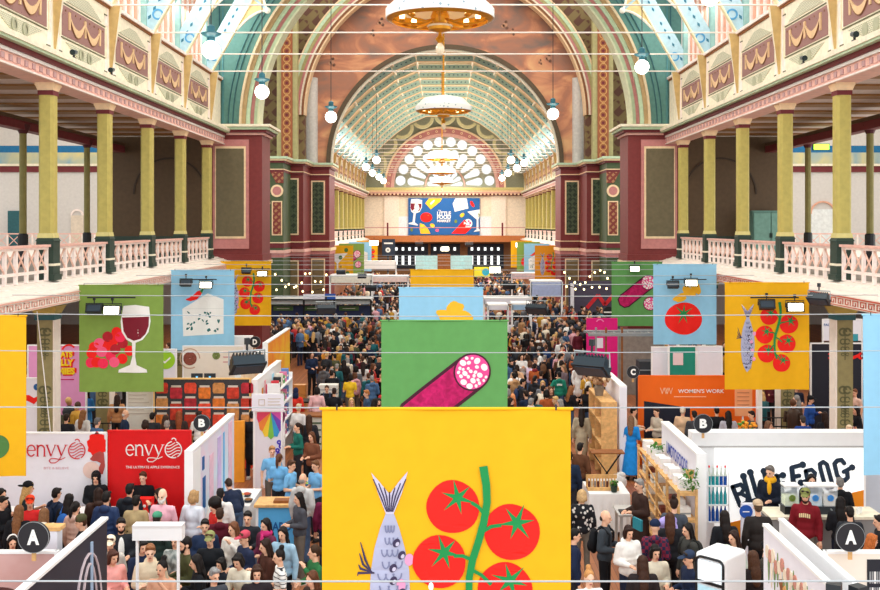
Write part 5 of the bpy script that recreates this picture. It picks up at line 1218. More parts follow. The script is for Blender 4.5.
 (637, 523, 20, 'fwd', 'bob', '#2c1a14', 'puffer', '#efeae2', 'smiling woman in white jacket beside the navy beanie', {}),
 (643, 556, 180, 'down', 'long', '#3c2418', 'jacket', '#2a2222', 'woman with long brown hair from behind, bottom right of big banner', {}),
 (589, 568, 10, 'fwd', 'bun', '#c08850', 'jumper', '#f0ece6', 'fair-haired woman in white top at the bottom edge by the big banner', dict(skin_i=3)),
 (574, 529, 90, 'down', 'short', '#15110f', 'jacket', '#1c2640', 'person in navy half hidden by the big yellow banner', {}),
 (580, 443, 150, 'down', 'short', '#1a1310', 'jacket', '#5c3a26', 'person in brown jacket right beside the big yellow banner top', {}),
 (573, 452, 170, 'down', 'short', '#1a1310', 'jacket', '#1e2a40', 'person in navy jacket beside the big yellow banner, farther down', dict(h=1.75)),
 (633, 416, 160, 'fwd', 'long', '#7a5a40', 'dress', '#1f86d4', 'woman in long bright blue dress at the orange stall', dict(h=1.68)),
 (593, 408, 170, 'down', 'long', '#22160f', 'coat', '#a89a80', 'woman in long grey checked coat by the timber shelf', {}),
 (664, 547, 10, 'fwd', 'bob', '#17110f', 'jacket', '#d8ccb4', 'woman with black bobbed hair in cream jacket at the bottom right', {}),
 (681, 548, -75, 'fwd', 'short', '#2a201a', 'jumper', '#1d2740', 'man in navy cap and navy jumper facing left', dict(hat='cap', hatc='#2a3850')),
 (687, 523, -70, 'down', 'long', '#17110f', 'jacket', '#3c3c38', 'dark-haired woman in profile in charcoal jacket with backpack', dict(bag='backpack', bagc='#2c2c2a')),
 (674, 497, 160, 'down', 'bun', '#2a1a12', 'jacket', '#454a52', 'man with hair bun carrying a lilac puffer on his shoulder', dict(bag='puff', bagc='#a99ad8', h=1.8)),
 (669, 514, 170, 'down', 'long', '#4a2c1c', 'jacket', '#242428', 'brown-haired woman in black left of the lilac puffer', {}),
 (725, 511, 180, 'down', 'long', '#1c1411', 'jacket', '#1b1d22', 'long dark-haired woman in black jacket from behind by the bottle rack', {}),
 (735, 531, -60, 'down', 'long', '#2c1810', 'jumper', '#d4dccc', 'woman with long brown hair in pale green top behind the fridge', {}),
 (758, 499, 178, 'down', 'short', '#5a4838', 'jacket', '#2b2624', 'man in beige cap and dark brown jacket from behind', dict(hat='backcap', hatc='#c2a88a', h=1.8)),
 (763, 539, 40, 'phone', 'short', '#1a1412', 'jacket', '#3a342e', 'person in black cap looking down beside the garlic panel', dict(hat='cap', hatc='#17181c')),
 (755, 552, 185, 'down', 'long', '#4a2e1e', 'jacket', '#2a2220', 'woman with long brown hair from behind right of the fridge', {}),
 (768, 464, -40, 'fwd', 'short', '#6a625c', 'jacket', '#1c2230', 'grey-haired man in navy jacket and yellow scarf behind the juice counter', dict(bag='scarf', bagc='#f0b024', h=1.92)),
 (816, 473, -10, 'fwd', 'long', '#1a1311', 'hoodie', '#16171b', 'woman in black behind the juice counter dispensers', dict(h=1.75)),
 (805, 487, -25, 'down', 'beard', '#2a1c15', 'hoodie', '#7c1822', 'bearded man in olive cap and maroon sweatshirt', dict(hat='cap', hatc='#7c8048', h=1.85, bag='chest_print', bagc='#e8d0a0')),
 (840, 482, 170, 'down', 'short', '#77716c', 'hoodie', '#17181b', 'grey-haired person in black hoodie at the juice counter', {}),
 (836, 494, 160, 'fwd', 'long', '#17110f', 'jacket', '#1e1e22', 'long-haired woman in black at the juice counter', {}),
 (851, 507, 175, 'down', 'short', '#17120f', 'jacket', '#26282d', 'dark-haired man behind the right A sign', {}),
 (871, 534, 100, 'down', 'long', '#b0602c', 'jacket', '#3a2c26', 'ginger-haired woman right of the right A sign', {}),
 (879, 515, -100, 'down', 'short', '#17120f', 'jacket', '#1a1b1f', 'person in black at the right picture edge', {}),
 # women's work stall
 (633, 407, 90, 'fwd', 'short', '#1c1410', 'jumper', '#dccab0', 'person in cream top at the left end of the orange stall', {}),
 (657, 408, -60, 'fwd', 'short', '#3c281c', 'jumper', '#c8bca8', 'stall keeper in grey-beige facing the blue dress', {}),
 (684, 406, 150, 'fwd', 'short', '#d4c4ac', 'jacket', '#d4b08c', 'fair person in tan jacket bending at the orange stall', {}),
 (689, 409, 178, 'down', 'short', '#17110f', 'jacket', '#38393d', 'dark-haired person in charcoal left of the right B sign', {}),
 (717, 402, 10, 'fwd', 'short', '#1c1411', 'jumper', '#e8dccc', 'stall worker in cream behind the orange stall counter', {}),
 (719, 407, 178, 'down', 'short', '#17110f', 'jacket', '#19191d', 'person in black from behind right of the right B sign', {}),
 (729, 413, 175, 'down', 'long', '#15100e', 'jacket', '#a7a6b2', 'long black-haired woman in lilac grey jacket from behind', {}),
 (736, 399, 0, 'fwd', 'short', '#c8a884', 'jumper', '#f0ede6', 'stall worker in white beside the peach sign', {}),
 (757, 414, -80, 'fwd', 'short', '#17110f', 'jacket', '#44484c', 'dark-haired person at the orange flowers of the right stall', {}),
 (768, 421, 60, 'fwd', 'bob', '#6a4a34', 'jumper', '#b48a6c', 'brown-haired person low right of the orange stall', {}),
 # under the right gallery
 (801, 384, 0, 'fwd', 'short', '#241812', 'jumper', '#1b2033', 'person in dark navy jumper between the right columns', {}),
 (803, 416, 180, 'down', 'short', '#3a3430', 'jacket', '#1f3f86', 'person in royal blue jacket low behind the white partition', {}),
 (822, 385, -30, 'down', 'long', '#17110f', 'jacket', '#20222a', 'dark-haired woman in black left of the big right column', {}),
 (825, 412, 190, 'down', 'long', '#2a1810', 'jacket', '#24252b', 'long-haired woman low behind the white partition', {}),
 (810, 395, 40, 'one', 'short', '#1c1411', 'jacket', '#26509c', 'person in blue jacket and cap between the right columns', dict(hat='cap', hatc='#17181c')),
 (855, 389, -60, 'down', 'short', '#7a4a30', 'tee', '#ecc4b0', 'red-haired person in pale pink top right of the right column', {}),
 (856, 406, -80, 'fwd', 'long', '#17110f', 'jacket', '#1d1e23', 'black-haired woman in black right of the right column', {}),
 (862, 372, 160, 'down', 'bob', '#5c3a28', 'jacket', '#2c2c30', 'brown-haired person far right behind the column', {}),
 (849, 425, -10, 'down', 'short', '#e0c8a8', 'jumper', '#e4d4b8', 'person in cream low at the right blue banner', {}),
 # aisle right of the salami banner
 (517, 365, 178, 'down', 'bob', '#2a1a12', 'hoodie', '#e6b890', 'person in peach hoodie from behind right of the salami banner', {}),
 (530, 361, 120, 'cross', 'bob', '#5a3a28', 'jumper', '#d8c4dc', 'woman in pale lilac jumper and jeans right of the salami banner', dict(legs='#5a7aa4')),
 (536, 358, -60, 'one', 'short', '#4a2e1e', 'jacket', '#262a3a', 'man behind the pale lilac jumper woman', {}),
 (541, 371, 170, 'fwd', 'short', '#2a1a12', 'tee', '#1e2c48', 'person in navy t-shirt from behind in the aisle', {}),
 (559, 372, 180, 'hips', 'short', '#15100e', 'hoodie', '#1f7a64', 'person in green hoodie with white back print', dict(bag='back_print', bagc='#f0f0ec')),
 (562, 345, 50, 'fwd', 'short', '#3a261a', 'jumper', '#efe6d4', 'man in cream jumper holding an orange bag', dict(bag='strap', bagc='#ee7d22')),
 (546, 345, 160, 'down', 'short', '#4a3020', 'jacket', '#25406e', 'man in blue jacket left of the cream jumper man', {}),
 (574, 386, 120, 'phone', 'long', '#8a5a34', 'jacket', '#1b1b1f', 'fair-haired woman in black jacket at the timber shelf', {}),
 (583, 386, 130, 'phone', 'tail', '#22150f', 'jacket', '#17181c', 'dark-haired woman in black by the timber shelf', {}),
 (508, 385, 160, 'down', 'short', '#1a1310', 'puffer', '#ee9a62', 'person in orange jacket cut by the salami banner', dict(bag='backpack', bagc='#1b1c20')),
 (565, 365, -70, 'phone', 'long', '#8a6a4c', 'jacket', '#6a5a60', 'fair-haired woman in grey right of the green hoodie', {}),
 (690, 343, 0, 'fwd', 'short', '#17110f', 'tee', '#f2f0ec', 'cook in white t-shirt and dark cap beside the magenta stall', dict(hat='cap', hatc='#202024')),
 (600, 345, 40, 'fwd', 'short', '#2a1a12', 'jumper', '#ece8e0', 'cook in white beside the magenta stall fridge', {}),
 # behind the C row on the left
 (203, 373, 0, 'fwd', 'short', '#17110f', 'tee', '#23262b', 'man in black t-shirt at a laptop above the jar wall', {}),
 (216, 371, 10, 'phone', 'short', '#15100e', 'hoodie', '#1b1c20', 'person in black hood looking down above the jar wall', dict(hat='hood', hatc='#17181c')),
 (229, 364, -20, 'fwd', 'short', '#17110f', 'tee', '#181a1d', 'man in black cap and black t-shirt above the jar wall', dict(hat='cap', hatc='#17181c')),
 (30, 372, 20, 'fwd', 'short', '#17110f', 'jacket', '#22242a', 'dark-haired person left of the left column below the gallery', {}),
]
rngp = random.Random(11)
people_xy = []
def legcol(): return rngp.choice(['#1b1d24', '#22283a', '#3d5678', '#2b2b30', '#4a5f7c', '#1a1a1d', '#6a6258'])
# solid things people must keep clear of: x0, x1, y0, y1
BLOCK = [(-4.84, -4.5, 18.35, 22), (-4.95, -4.7, 8, 14.2), (-9.6, -5.0, 19.85, 20.0), (-8.7, -5.25, 18.8, 19.5), (-9.6, -4.85, 12.5, 12.7), (4.5, 8.6, 19.65, 20.3), (5.95, 8.1, 18.2, 18.95), (4.3, 4.52, 8.5, 13.9), (4.65, 4.8, 9, 14.1), (4.48, 4.75, 17.9, 21.1),
 (4.15, 4.55, 17.8, 21.7), (-4.75, -3.9, 19.9, 21.4), (-3.8, -2.85, 19.5, 20.2), (-3.15, -2.4, 21.0, 22.3), (-7.85, -5.1, 26.5, 26.7), (-5.2, -4.95, 26.6, 30.7), (5.1, 8.5, 27.1, 27.3), (4.48, 4.66, 25.6, 28.1), (3.95, 4.45, 25.5, 27.9), (9.5, 10.5, 24.9, 25.6), (5.0, 8.5, 25.3, 25.9), (-4.35, -3.65, 13.8, 14.2), (2.95, 3.92, 20.8, 22.0), (3.3, 4.0, 19.1, 20.0), (3.4, 4.4, 13.8, 14.6), (5.35, 5.65, 18.2, 18.4), (5.0, 5.5, 19.1, 19.5), (-10.3, -9.7, 25, 25.5), (-10.3, -9.7, 29.1, 29.7), (9.7, 10.3, 25, 25.5), (9.7, 10.3, 29.1, 29.7), (-3.9, -2.9, 28.9, 29.6), (-8.6, -5.7, 29.3, 30.1), (-9.2, -5.8, 31.8, 32.8), (-12.4, -10.3, 29.1, 29.3), (-4.9, -4.3, 27.2, 29.6), (11.1, 12.8, 30.3, 30.7), (-10.5, -8.4, 31.9, 32.2), (-8.6, -6.4, 32.5, 32.8), (-9.7, -7.7, 26.8, 27.0), (-11.6, -10.6, 26.3, 26.5)]
pts = []
for (px, py, rot, pose, hair, hc, top, tc, lb, ex) in FG:
    hh = ex.get('h', 1.70)+(.03 if hair in ('bun', 'afro') or ex.get('hat') else .0)
    Y = depth_for(py, hh*.97); pts.append([wx(px, Y), Y, wx(px, Y), Y])
for it in range(160):
    for i in range(len(pts)):
        for j in range(i):
            dx, dy = pts[i][0]-pts[j][0], pts[i][1]-pts[j][1]; d = math.hypot(dx, dy*.85)
            if d < .53:
                k = (.53-d)*.25/(d or .01); dx = dx if abs(dx) > .01 else .01
                pts[i][0] += dx*k*.8; pts[i][1] += dy*k; pts[j][0] -= dx*k*.8; pts[j][1] -= dy*k
    for p in pts:
        for (a, b_, c, d) in BLOCK:
            r = .31
            if a-r < p[0] < b_+r and c-r < p[1] < d+r:
                o = [(p[0]-(a-r), 0, -1), (b_+r-p[0], 0, 1), (p[1]-(c-r), 1, -1), (d+r-p[1], 1, 1)]; q = min(o); p[q[1]] += q[2]*q[0]*.6
        for q in (0, 1): p[q] += (p[q+2]-p[q])*.006
for p, (px, py, rot, pose, hair, hc, top, tc, lb, ex) in zip(pts, FG):
    ex = dict(ex); lg = ex.pop('legs', legcol()); h = ex.pop('h', 1.70)
    people_xy.append((p[0], p[1]))
    person(p[0], p[1], lb, rot, pose, hair, hc, top, tc, lg, h=h, **ex)
# ================================================================== STALLS
panel_w = mat('stall_panel_white', '#e9e7ee', var=.02, rough=.5); panel_r = mat('stall_panel_red', '#dc1418', var=.04, rough=.5); frame_w = mat('stall_frame_white', '#f3f2f0', var=.02, rough=.4)
en_red = mat('print_apple_red', '#cf2030', var=0); blackd = mat('sign_black', '#26262a', var=.03, rough=.5)
def sign_disc(px, py, Y, letter, label, r=.2):
    Y -= .12; t = thing('round_sign', label, 'sign', (wx(px, Y), Y, wz(py, Y)))
    m = MB(); M = T((0, 0, 0)) @ Matrix.Rotation(PI/2, 4, 'X'); m.lathe([(0, -.02), (r, -.02), (r, .02), (0, .02)], blackd, 36); m.apply(M); m.build('disc', t)
    m = MB(); m.ring(0, 0, r*.97, r*1.0, -.024, -.02, steel, 0, 360, 36); m.build('rim', t)
    m = MB(); add_text(m, letter, T((0, -.028, .005)), white, .05, width=r*.78, height=r*.98); m.build('letter', t)
    m = MB(); m.box(-.025, .025, -.01, .01, -r-.1, -r+.02, wood); m.build('peg', t)
sign_disc(34, 537, 12.55, 'A', 'round black A sign on the pink partition at lower left', .195); sign_disc(850, 537, 12.55, 'A', 'round black A sign on the cream partition at lower right', .18)
sign_disc(202, 423, 19.7, 'B', 'round dark B sign at the corner of the red apple stall', .165); sign_disc(703, 423.5, 19.6, 'B', 'round dark B sign on the white wall of the juice stall', .185)
sign_disc(633, 372, 26.8, 'C', 'round black C sign beside the orange stall', .17); sign_disc(255, 342, 33.6, 'D', 'round black D sign left of the crowd', .19)
m_ = wx(608, 44)
t = thing('round_sign', 'round black sign above the magenta stall, seen as a plain disc', 'sign', (m_, 43.9, wz(312, 44))); m = MB(); m.lathe([(0, -.02), (.25, -.02), (.25, .02), (0, .02)], blackd, 28); m.apply(Matrix.Rotation(PI/2, 4, 'X')); m.build('disc', t); m = MB(); m.box(-.2, .2, -.03, -.02, -.03, .03, white); m.build('lettering', t)

def px_poly(pts, Y): return [(wx(a, Y), wz(b_, Y)) for a, b_ in pts]
def apple_logo(mb, cx, cz, r, y, m):
    """striped apple mark: crossing curved bands inside a round outline, with a leaf"""
    for sgn in (1,):
        for k in range(-2, 3):
            pts = []
            for i in range(11):
                u = -1+2*i/10; x = u; z = k*.38+.28*math.sin(u*2.6)*1
                if x*x+z*z < 1.02: pts.append((cx+x*r, cz+z*r*.95))
            for a, b_ in zip(pts[:-1], pts[1:]): mb.bar((a[0], y, a[1]), (b_[0], y, b_[1]), r*.1, .006, m, (0, 1, 0))
    mb.ring(cx-r*.0, cz, r*.92, r*1.05, y-.003, y+.003, m, 100, 290, 20); mb.ring(cx, cz, r*.92, r*1.05, y-.003, y+.003, m, -60, 70, 18)
    mb.ring(cx+r*.05, cz+r*1.12, r*.2, r*.32, y-.003, y+.003, m, -10, 160, 10)
def envy(mb, cx, cz, w, y, m):
    """the flowing apple wordmark"""
    s = w/3.6
    def st(pts, th=.13):
        for a, b_ in zip(pts[:-1], pts[1:]): mb.bar((cx+(a[0]-1.8)*s, y, cz+a[1]*s), (cx+(b_[0]-1.8)*s, y, cz+b_[1]*s), th*s*.8, .006, m, (0, 1, 0))
    arc = lambda x, z, rx, rz, a0, a1, n=12: [(x+rx*math.cos(math.radians(a0+(a1-a0)*i/n)), z+rz*math.sin(math.radians(a0+(a1-a0)*i/n))) for i in range(n+1)]
    st([(.12, .02), (.75, .02)], .08); st(arc(.45, 0, .36, .5, 0, 320), .14)
    st([(1.02, .5), (1.02, -.5)], .16); st(arc(1.33, .12, .3, .36, 170, 0)+[(1.63, -.5)], .15); st([(.9, .5), (1.05, .5)], .07); st([(.92, -.5), (1.14, -.5)], .07); st([(1.53, -.5), (1.75, -.5)], .07)
    st([(1.85, .5), (2.22, -.5)], .16); st([(2.22, -.5), (2.6, .5)], .08); st([(1.75, .5), (2.0, .5)], .07); st([(2.5, .5), (2.72, .5)], .06)
    st([(2.8, .5), (3.15, -.45)], .16); st([(3.55, .5), (3.15, -.45), (2.95, -.85), (2.6, -1.1), (2.2, -1.1), (2.05, -.9), (2.2, -.72), (2.6, -.72), (3.1, -.8), (3.5, -.62)], .09); st([(3.42, .5), (3.68, .5)], .06)
Y = 19.9
def wall_panel(name, label, cat, x0, x1, y, z0, z1, m, fm=frame_w, th=.05):
    t = thing(name, label, cat, ((x0+x1)/2, y, 0)); h = (x1-x0)/2
    q = MB(); q.box(-h, h, 0, th, z0, z1, m); q.build('panel', t)
    q = MB(); q.box(-h, h, -.01, th+.01, z1, z1+.035, fm)
    for s in (-1, 1): q.box(s*h-.02, s*h+.02, -.012, th+.012, 0, z1+.035, fm)
    q.build('frame', t); return t, (x0+x1)/2
t, cx = wall_panel('stall_backdrop', 'white apple stall back panel with a red wordmark', 'stall panel', wx(-40, Y), wx(107, Y), Y, 0, 2.36, panel_w)
m = MB(); envy(m, wx(46.5, Y)-cx, wz(450.5, Y), .8, -.012, en_red); add_text(m, 'BITE & BELIEVE', T((wx(56.5, Y)-cx, -.012, wz(468, Y))), mat('print_faded_pink', '#d49aa4', var=0), .0, .5, .045); m.build('lettering', t)
m = MB(); apple_logo(m, wx(77, Y)-cx, wz(450.5, Y), .165, -.012, en_red); m.build('apple_mark', t)
m = MB(); g = [(wx(97, Y)-cx+(.2+.02*math.sin(9*a*PI/12))*math.cos(a*PI/12)*.95, wz(444.5, Y)+(.24+.025*math.sin(9*a*PI/12))*math.sin(a*PI/12)) for a in range(24)]; m.prism(g, -.01, 0, p_red)
m.prism([(a-cx, b_) for a, b_ in px_poly([(90, 459), (94, 454), (100, 451), (104, 453), (105, 466), (103, 474), (100, 474), (99, 468), (101, 463), (97, 461), (93, 461)], Y)], -.014, 0, mat('print_hand', '#b04a44', var=.1)); m.ring(wx(91.5, Y)-cx, wz(470, Y), .01, .17, -.008, 0, mat('print_peach', '#e8c8bc', var=.05), 0, 360, 24); m.build('apple_picture', t)
t, cx = wall_panel('stall_backdrop', 'red apple stall back panel with a white wordmark', 'stall panel', wx(108.5, Y), wx(190, Y), Y, 0, 2.4, panel_r, panel_r)
m = MB(); envy(m, wx(144.5, Y)-cx, wz(450, Y), .76, -.012, white); add_text(m, 'THE ULTIMATE APPLE EXPERIENCE', T((wx(153, Y)-cx, -.012, wz(467, Y))), white, .008, 1.07, .05); m.build('lettering', t)
m = MB(); apple_logo(m, wx(173.5, Y)-cx, wz(449.5, Y), .165, -.012, white); m.build('apple_mark', t)
t = thing('stall_counter', 'white counter of the apple stall with fruit bowls', 'counter', (-6.8, 19.15, 0)); m = MB(); m.box(-1.8, 1.5, -.25, .25, 0, 1.0, panel_w); m.build('body', t); m = MB(); m.box(-1.85, 1.55, -.3, .3, 1.0, 1.05, frame_w); m.build('top', t)
t = thing('apple_box', 'small bright red box on the apple stall counter', 'box', (wx(146, 19.1), 19.1, 1.05)); m = MB(); m.box(-.13, .13, -.1, .1, 0, .26, p_red); m.build('carton', t); m = MB(); m.ell((0, -.105, .13), (.03, .01, .03), white); m.build('mark', t)
# side partitions running away from the camera
def side_wall(x, y0, y1, label, m, top=frame_w, th=.12, h=2.4, face=None):
    t = thing('stall_partition', label, 'partition', (x, y0, 0)); q = MB(); q.box(-th/2, th/2, 0, y1-y0, 0, h-.04, m); q.build('panel', t); q = MB(); q.box(-th/2-.015, th/2+.015, -.01, y1-y0+.01, h-.04, h, top); q.build('cap', t)
    q = MB(); q.box(-th/2-.02, th/2+.02, -.04, .0, 0, h, top); q.build('end_post', t)
    return t
pastel = pattern_mat('pastel_print', '#cfe6f2', '#e8d0e0', 'cloud', 1.1); dark_pan = mat('dark_print', '#33303a', var=.08, scale=2)
t = side_wall(-4.68, 18.3, 21.9, 'white partition with pastel print beside the red apple panel', pastel)
m = MB(); f = .075
for (a, c, z0, z1, mm) in ((.0, .55, 0, 2.34, frame_w), (.75, .95, 1.1, 1.7, p_navy), (.72, .86, 1.85, 2.1, p_navy), (.75, .9, .7, .9, p_navy), (2.5, 2.62, .3, 2.2, mat('print_sky', '#6fb6e6', var=.1)), (3.0, 3.35, .3, 2.3, mat('print_pale_pink', '#eac4d6', var=.1)), (1.3, 1.6, .4, 2.0, MATS['print_pale_pink']), (2.0, 2.3, .6, 2.2, mat('print_lilac_wash', '#cbb8e4', var=.1))): m.box(f-.012, f, a, c, z0, z1, mm)
m.build('printed_graphic', t)
t = side_wall(-4.8, 8.6, 14.1, 'dark partition with white whisk drawing at lower left', dark_pan, th=.07)
m = MB(); pw = mat('print_grey_pink', '#cdbcc0', var=.03)
for (yc, w_, zt, zb) in ((4.75, .5, 2.12, .3), (4.78, .3, 1.98, .3)):
    pts = [(.045, yc-w_, zb)]+[(.045, yc-w_*math.cos(PI*i/12), zt-.9+.9*math.sin(PI*i/12)) for i in range(13)]+[(.045, yc+w_, zb)]; m.tube(pts, .018, pw, 5)
m.tube([(.045, 4.85, 2.25), (.045, 4.85, .3)], .03, mat('print_steel_blue', '#9fb4cc', var=.05), 5); m.tube([(.045, 3.35, 1.6), (.045, 3.35, .3)], .012, pw, 5); m.build('printed_whisk', t)
t, cx = wall_panel('stall_backdrop', 'pink stall back panel below the left A sign', 'stall panel', -9.5, -4.9, 12.6, 0, 2.37, pattern_mat('pink_photo_print', '#dcb8b4', '#c99a92', 'cloud', .9))
m = MB(); m.ring(wx(2, 12.6)-cx, 1.55, .36, .40, -.012, 0, mat('print_brown', '#5a3430', var=.05), 0, 360, 36); m.ring(wx(2, 12.6)-cx, 1.55, .02, .36, -.008, 0, mat('print_tan_pink', '#c89a88', var=.15, scale=2), 0, 360, 30); m.build('printed_ring', t)
m = MB(); m.box(-.18, .18, -.06, .06, 0, .03, wood); t = thing('post_box', 'small pale timber-topped white post behind the left A sign', 'post', (wx(53, 13.2), 13.2, 0)); m = MB(); m.box(-.09, .09, -.09, .09, 0, 2.5, panel_w); m.build('post', t); m = MB(); m.box(-.13, .13, -.1, .1, 2.5, 2.55, wood); m.build('cap', t)
# white kiosk frame
Yk = 14.0; t = thing('light_box_kiosk', 'white kiosk of two posts and header box among the left crowd', 'kiosk', (wx(159.5, Yk), Yk, 0)); hw = .345
m = MB(); m.box(-hw, hw, -.12, .05, wz(538, Yk), wz(525, Yk), frame_w); m.build('header_box', t)
m = MB(); m.box(-hw, hw, -.13, .06, wz(525, Yk), wz(525, Yk)+.03, mat('kiosk_top', '#dedad8', var=.02)); m.build('lid', t)
for s in (-1, 1): m = MB(); m.box(s*(hw-.06)-.017, s*(hw-.06)+.017, -.1, -.06, 0, wz(538, Yk), frame_w); m.build('post', t)
m = MB(); m.box(-hw, hw, -.12, .12, 0, .06, frame_w); m.build('base', t)
# blue counter
Yc = 19.6; x0, x1 = wx(257, Yc), wx(297, Yc); t = thing('counter', 'light blue stall counter with pale wooden top and dark blue lettering', 'counter', ((x0+x1)/2, Yc, 0)); h = (x1-x0)/2
m = MB(); m.box(-h, h, -.02, .5, .05, 1.0, mat('counter_blue', '#5cb4ea', var=.04)); m.build('body', t); m = MB(); m.box(-h-.05, h+.05, -.08, .55, 1.0, 1.05, wood); m.build('top', t); m = MB(); add_text(m, 'HARDY', T((.1, -.03, .62)), p_navy, .03, .62, .17); m.build('lettering', t); m = MB(); m.box(-h-.02, -h+.03, -.03, .52, 0, 1.0, frame_w); m.build('end_panel', t)
m = MB(); m.box(-.28, .28, -.1, .12, 0, .05, dwood); tag(m.build('serving_board', loc=(wx(288, 19.7), 19.75, 1.05)), 'dark wooden board lying on the light blue counter', 'board')
# tables with food
def table(label, x0, x1, y0, y1, h, m=None, cloth_m=None):
    t = thing('table', label, 'table', ((x0+x1)/2, (y0+y1)/2, 0)); a, b_ = (x1-x0)/2, (y1-y0)/2
    q = MB(); q.box(-a, a, -b_, b_, h-.04, h, m or wood); q.build('tabletop', t)
    for sx in (-1, 1):
        for sy in (-1, 1): q = MB(); q.box(sx*(a-.06)-.025, sx*(a-.06)+.025, sy*(b_-.06)-.025, sy*(b_-.06)+.025, 0, h-.04, m or wood); q.build('leg', t)
    if cloth_m:
        q = MB(); n = 40; ring = []
        per = [(-a, -b_), (a, -b_), (a, b_), (-a, b_)]; P = []
        for (xa, ya), (xb, yb) in zip(per, per[1:]+per[:1]):
            for i in range(n//4): u = i/(n//4); P.append((xa+(xb-xa)*u, ya+(yb-ya)*u))
        vs = [(x*1.02, y*1.02, h+.005) for x, y in P]+[(x*1.03, y*1.03, h-.02) for x, y in P]+[(x*(1.05+.025*(i % 2)), y*(1.08+.05*(i % 2)), .12) for i, (x, y) in enumerate(P)]
        k = len(P); q.add(vs, [tuple(range(k))]+[(r*k+i, r*k+(i+1) % k, (r+1)*k+(i+1) % k, (r+1)*k+i) for r in (0, 1) for i in range(k)], cloth_m)
        c = q.build('tablecloth', t)
    return t
cloth_w = mat('tablecloth_white', '#eeece8', var=.03, rough=.8)
table('white food table of the light blue shirted stall', wx(223, 20.4), wx(253, 20.4), 20.0, 21.3, .9, wood, cloth_w)
food_cols = ['#d8762c', '#e8c27a', '#b8482a', '#d8d4c8', '#8a5a2c', '#c2a05c']
rf = random.Random(5)
for i in range(9):
    x, y = wx(225+(i % 5)*5.5, 20.4)+.05, 20.2+.4*(i//5)+.1*rf.random(); c = food_cols[i % 6]
    t = thing('food_tray' if i % 3 else 'bowl', f'{["orange", "golden", "dark red", "white", "brown", "tan"][i % 6]} filled {"tray" if i % 3 else "bowl"} on the white food table, {ORD[i]} from the left', 'food', (x, y, .91), 0, 'food on the white table')
    m = MB(); m.lathe([(.0, 0), (.07, 0), (.1, .05), (.09, .05), (.06, .02), (0, .02)], white if i % 2 else dgrey, 14); m.build('dish', t); m = MB(); m.ell((0, 0, .045), (.08, .08, .035), mat(f'food_{c[1:]}', c, var=.3, scale=40)); m.build('food', t)
table('pale wooden table beside the light blue shirted workers', wx(303, 21.5), wx(330, 21.5), 21.1, 22.2, .92, wood)
for i in range(3):
    t = thing('bowl', f'{["blue", "white", "green"][i]} bowl on the pale wooden table by the big yellow banner', 'bowl', (wx(308+i*5, 21.5), 21.4+.15*i, .93)); m = MB(); m.lathe([(0, 0), (.08, 0), (.13, .08), (.12, .08), (.07, .015), (0, .015)], mat(f'bowl_{i}', ['#2f6fae', '#e8e6e0', '#4f9a68'][i]), 16); m.build('dish', t); m = MB(); m.ell((0, 0, .06), (.1, .1, .03), mat('salad', '#8aa23c', var=.4, scale=40)); m.build('food', t)
# --- row C left: jar wall, poster, rainbow stall
Yj = 26.6; t, cx = wall_panel('stall_backdrop', 'charcoal stall wall printed with jars of red preserves', 'stall panel', wx(154, Yj), wx(250, Yj), Yj, 0, 2.42, mat('charcoal_print', '#3c3a3c', var=.05), mat('orange_edge', '#f0c27a', var=.05))
jc = [mat('jar_red', '#c43a26', var=.35, scale=9), mat('jar_orange', '#d8742a', var=.35, scale=9), mat('jar_crimson', '#b42a34', var=.35, scale=9), mat('jar_amber', '#c8884c', var=.35, scale=9), mat('jar_tomato', '#e04a30', var=.3, scale=9)]
m = MB(); lid = mat('jar_lid_print', '#d8c8b8', var=.05)
for i in range(7):
    z = 2.3-(i % 2)*.28+.25; j = 0
    while z > .4:
        hgt = .36 if (i+j) % 2 else .5; x = wx(162+i*14.2, Yj)-cx; z1 = min(z, 2.36)
        if z-hgt < 2.3 and z1-(z-hgt) > .08:
            m.prism([(x-.14, z-hgt), (x+.14, z-hgt), (x+.16, z-hgt+.05), (x+.16, z1-.08), (x+.12, z1-.03), (x-.12, z1-.03), (x-.16, z1-.08), (x-.16, z-hgt+.05)], -.012, 0, jc[(i*2+j*3) % 5])
            if z <= 2.36: m.box(x-.13, x+.13, -.016, 0, z-.06, z-.01, lid)
        z -= hgt+.07; j += 1
m.build('printed_jars', t)
t, cx = wall_panel('stall_backdrop', 'cream poster panel with faint text left of the jar wall', 'stall panel', wx(127, 26.9), wx(153, 26.9), 26.9, 0, 2.2, mat('poster_cream', '#e8e2d6', var=.02)); m = MB()
for k in range(7): m.box(-.3, .25-.07*(k % 3), -.012, 0, 2.05-.1*k, 2.07-.1*k, mat('faint_print', '#c8bcae', var=0))
m.build('faint_text', t)
rainbow = [('#e84a6a'), ('#f08a3c'), ('#f4d03c'), ('#7cc24c'), ('#3ca0d8'), ('#7a4cc0'), ('#e05ab0')]
t = side_wall(-5.08, 26.7, 30.6, 'white partition with pink and orange stripes above the rainbow poster', frame_w)
m = MB()
for k, (c, yy, w_) in enumerate((('#f6a8b0', 1.1, .16), ('#e83a6a', 1.35, .2), ('#f4c06a', 1.7, .2), ('#9fd8ee', 2.3, .3), ('#f09a3c', .7, .18))): m.box(.06, .072, yy, yy+w_, .9, 2.2-.15*(k % 3), mat(f'stripe_{c[1:]}', c, var=.05))
m.build('printed_stripes', t)
Yr = 24.6; t = thing('hanging_menu_sign', 'white menu sign box standing above the rainbow poster', 'sign', (wx(268, Yr), Yr, 0)); m = MB(); m.box(wx(252, Yr)-wx(268, Yr), wx(284, Yr)-wx(268, Yr), -.03, .03, wz(411, Yr), wz(394, Yr), panel_w); m.build('board', t)
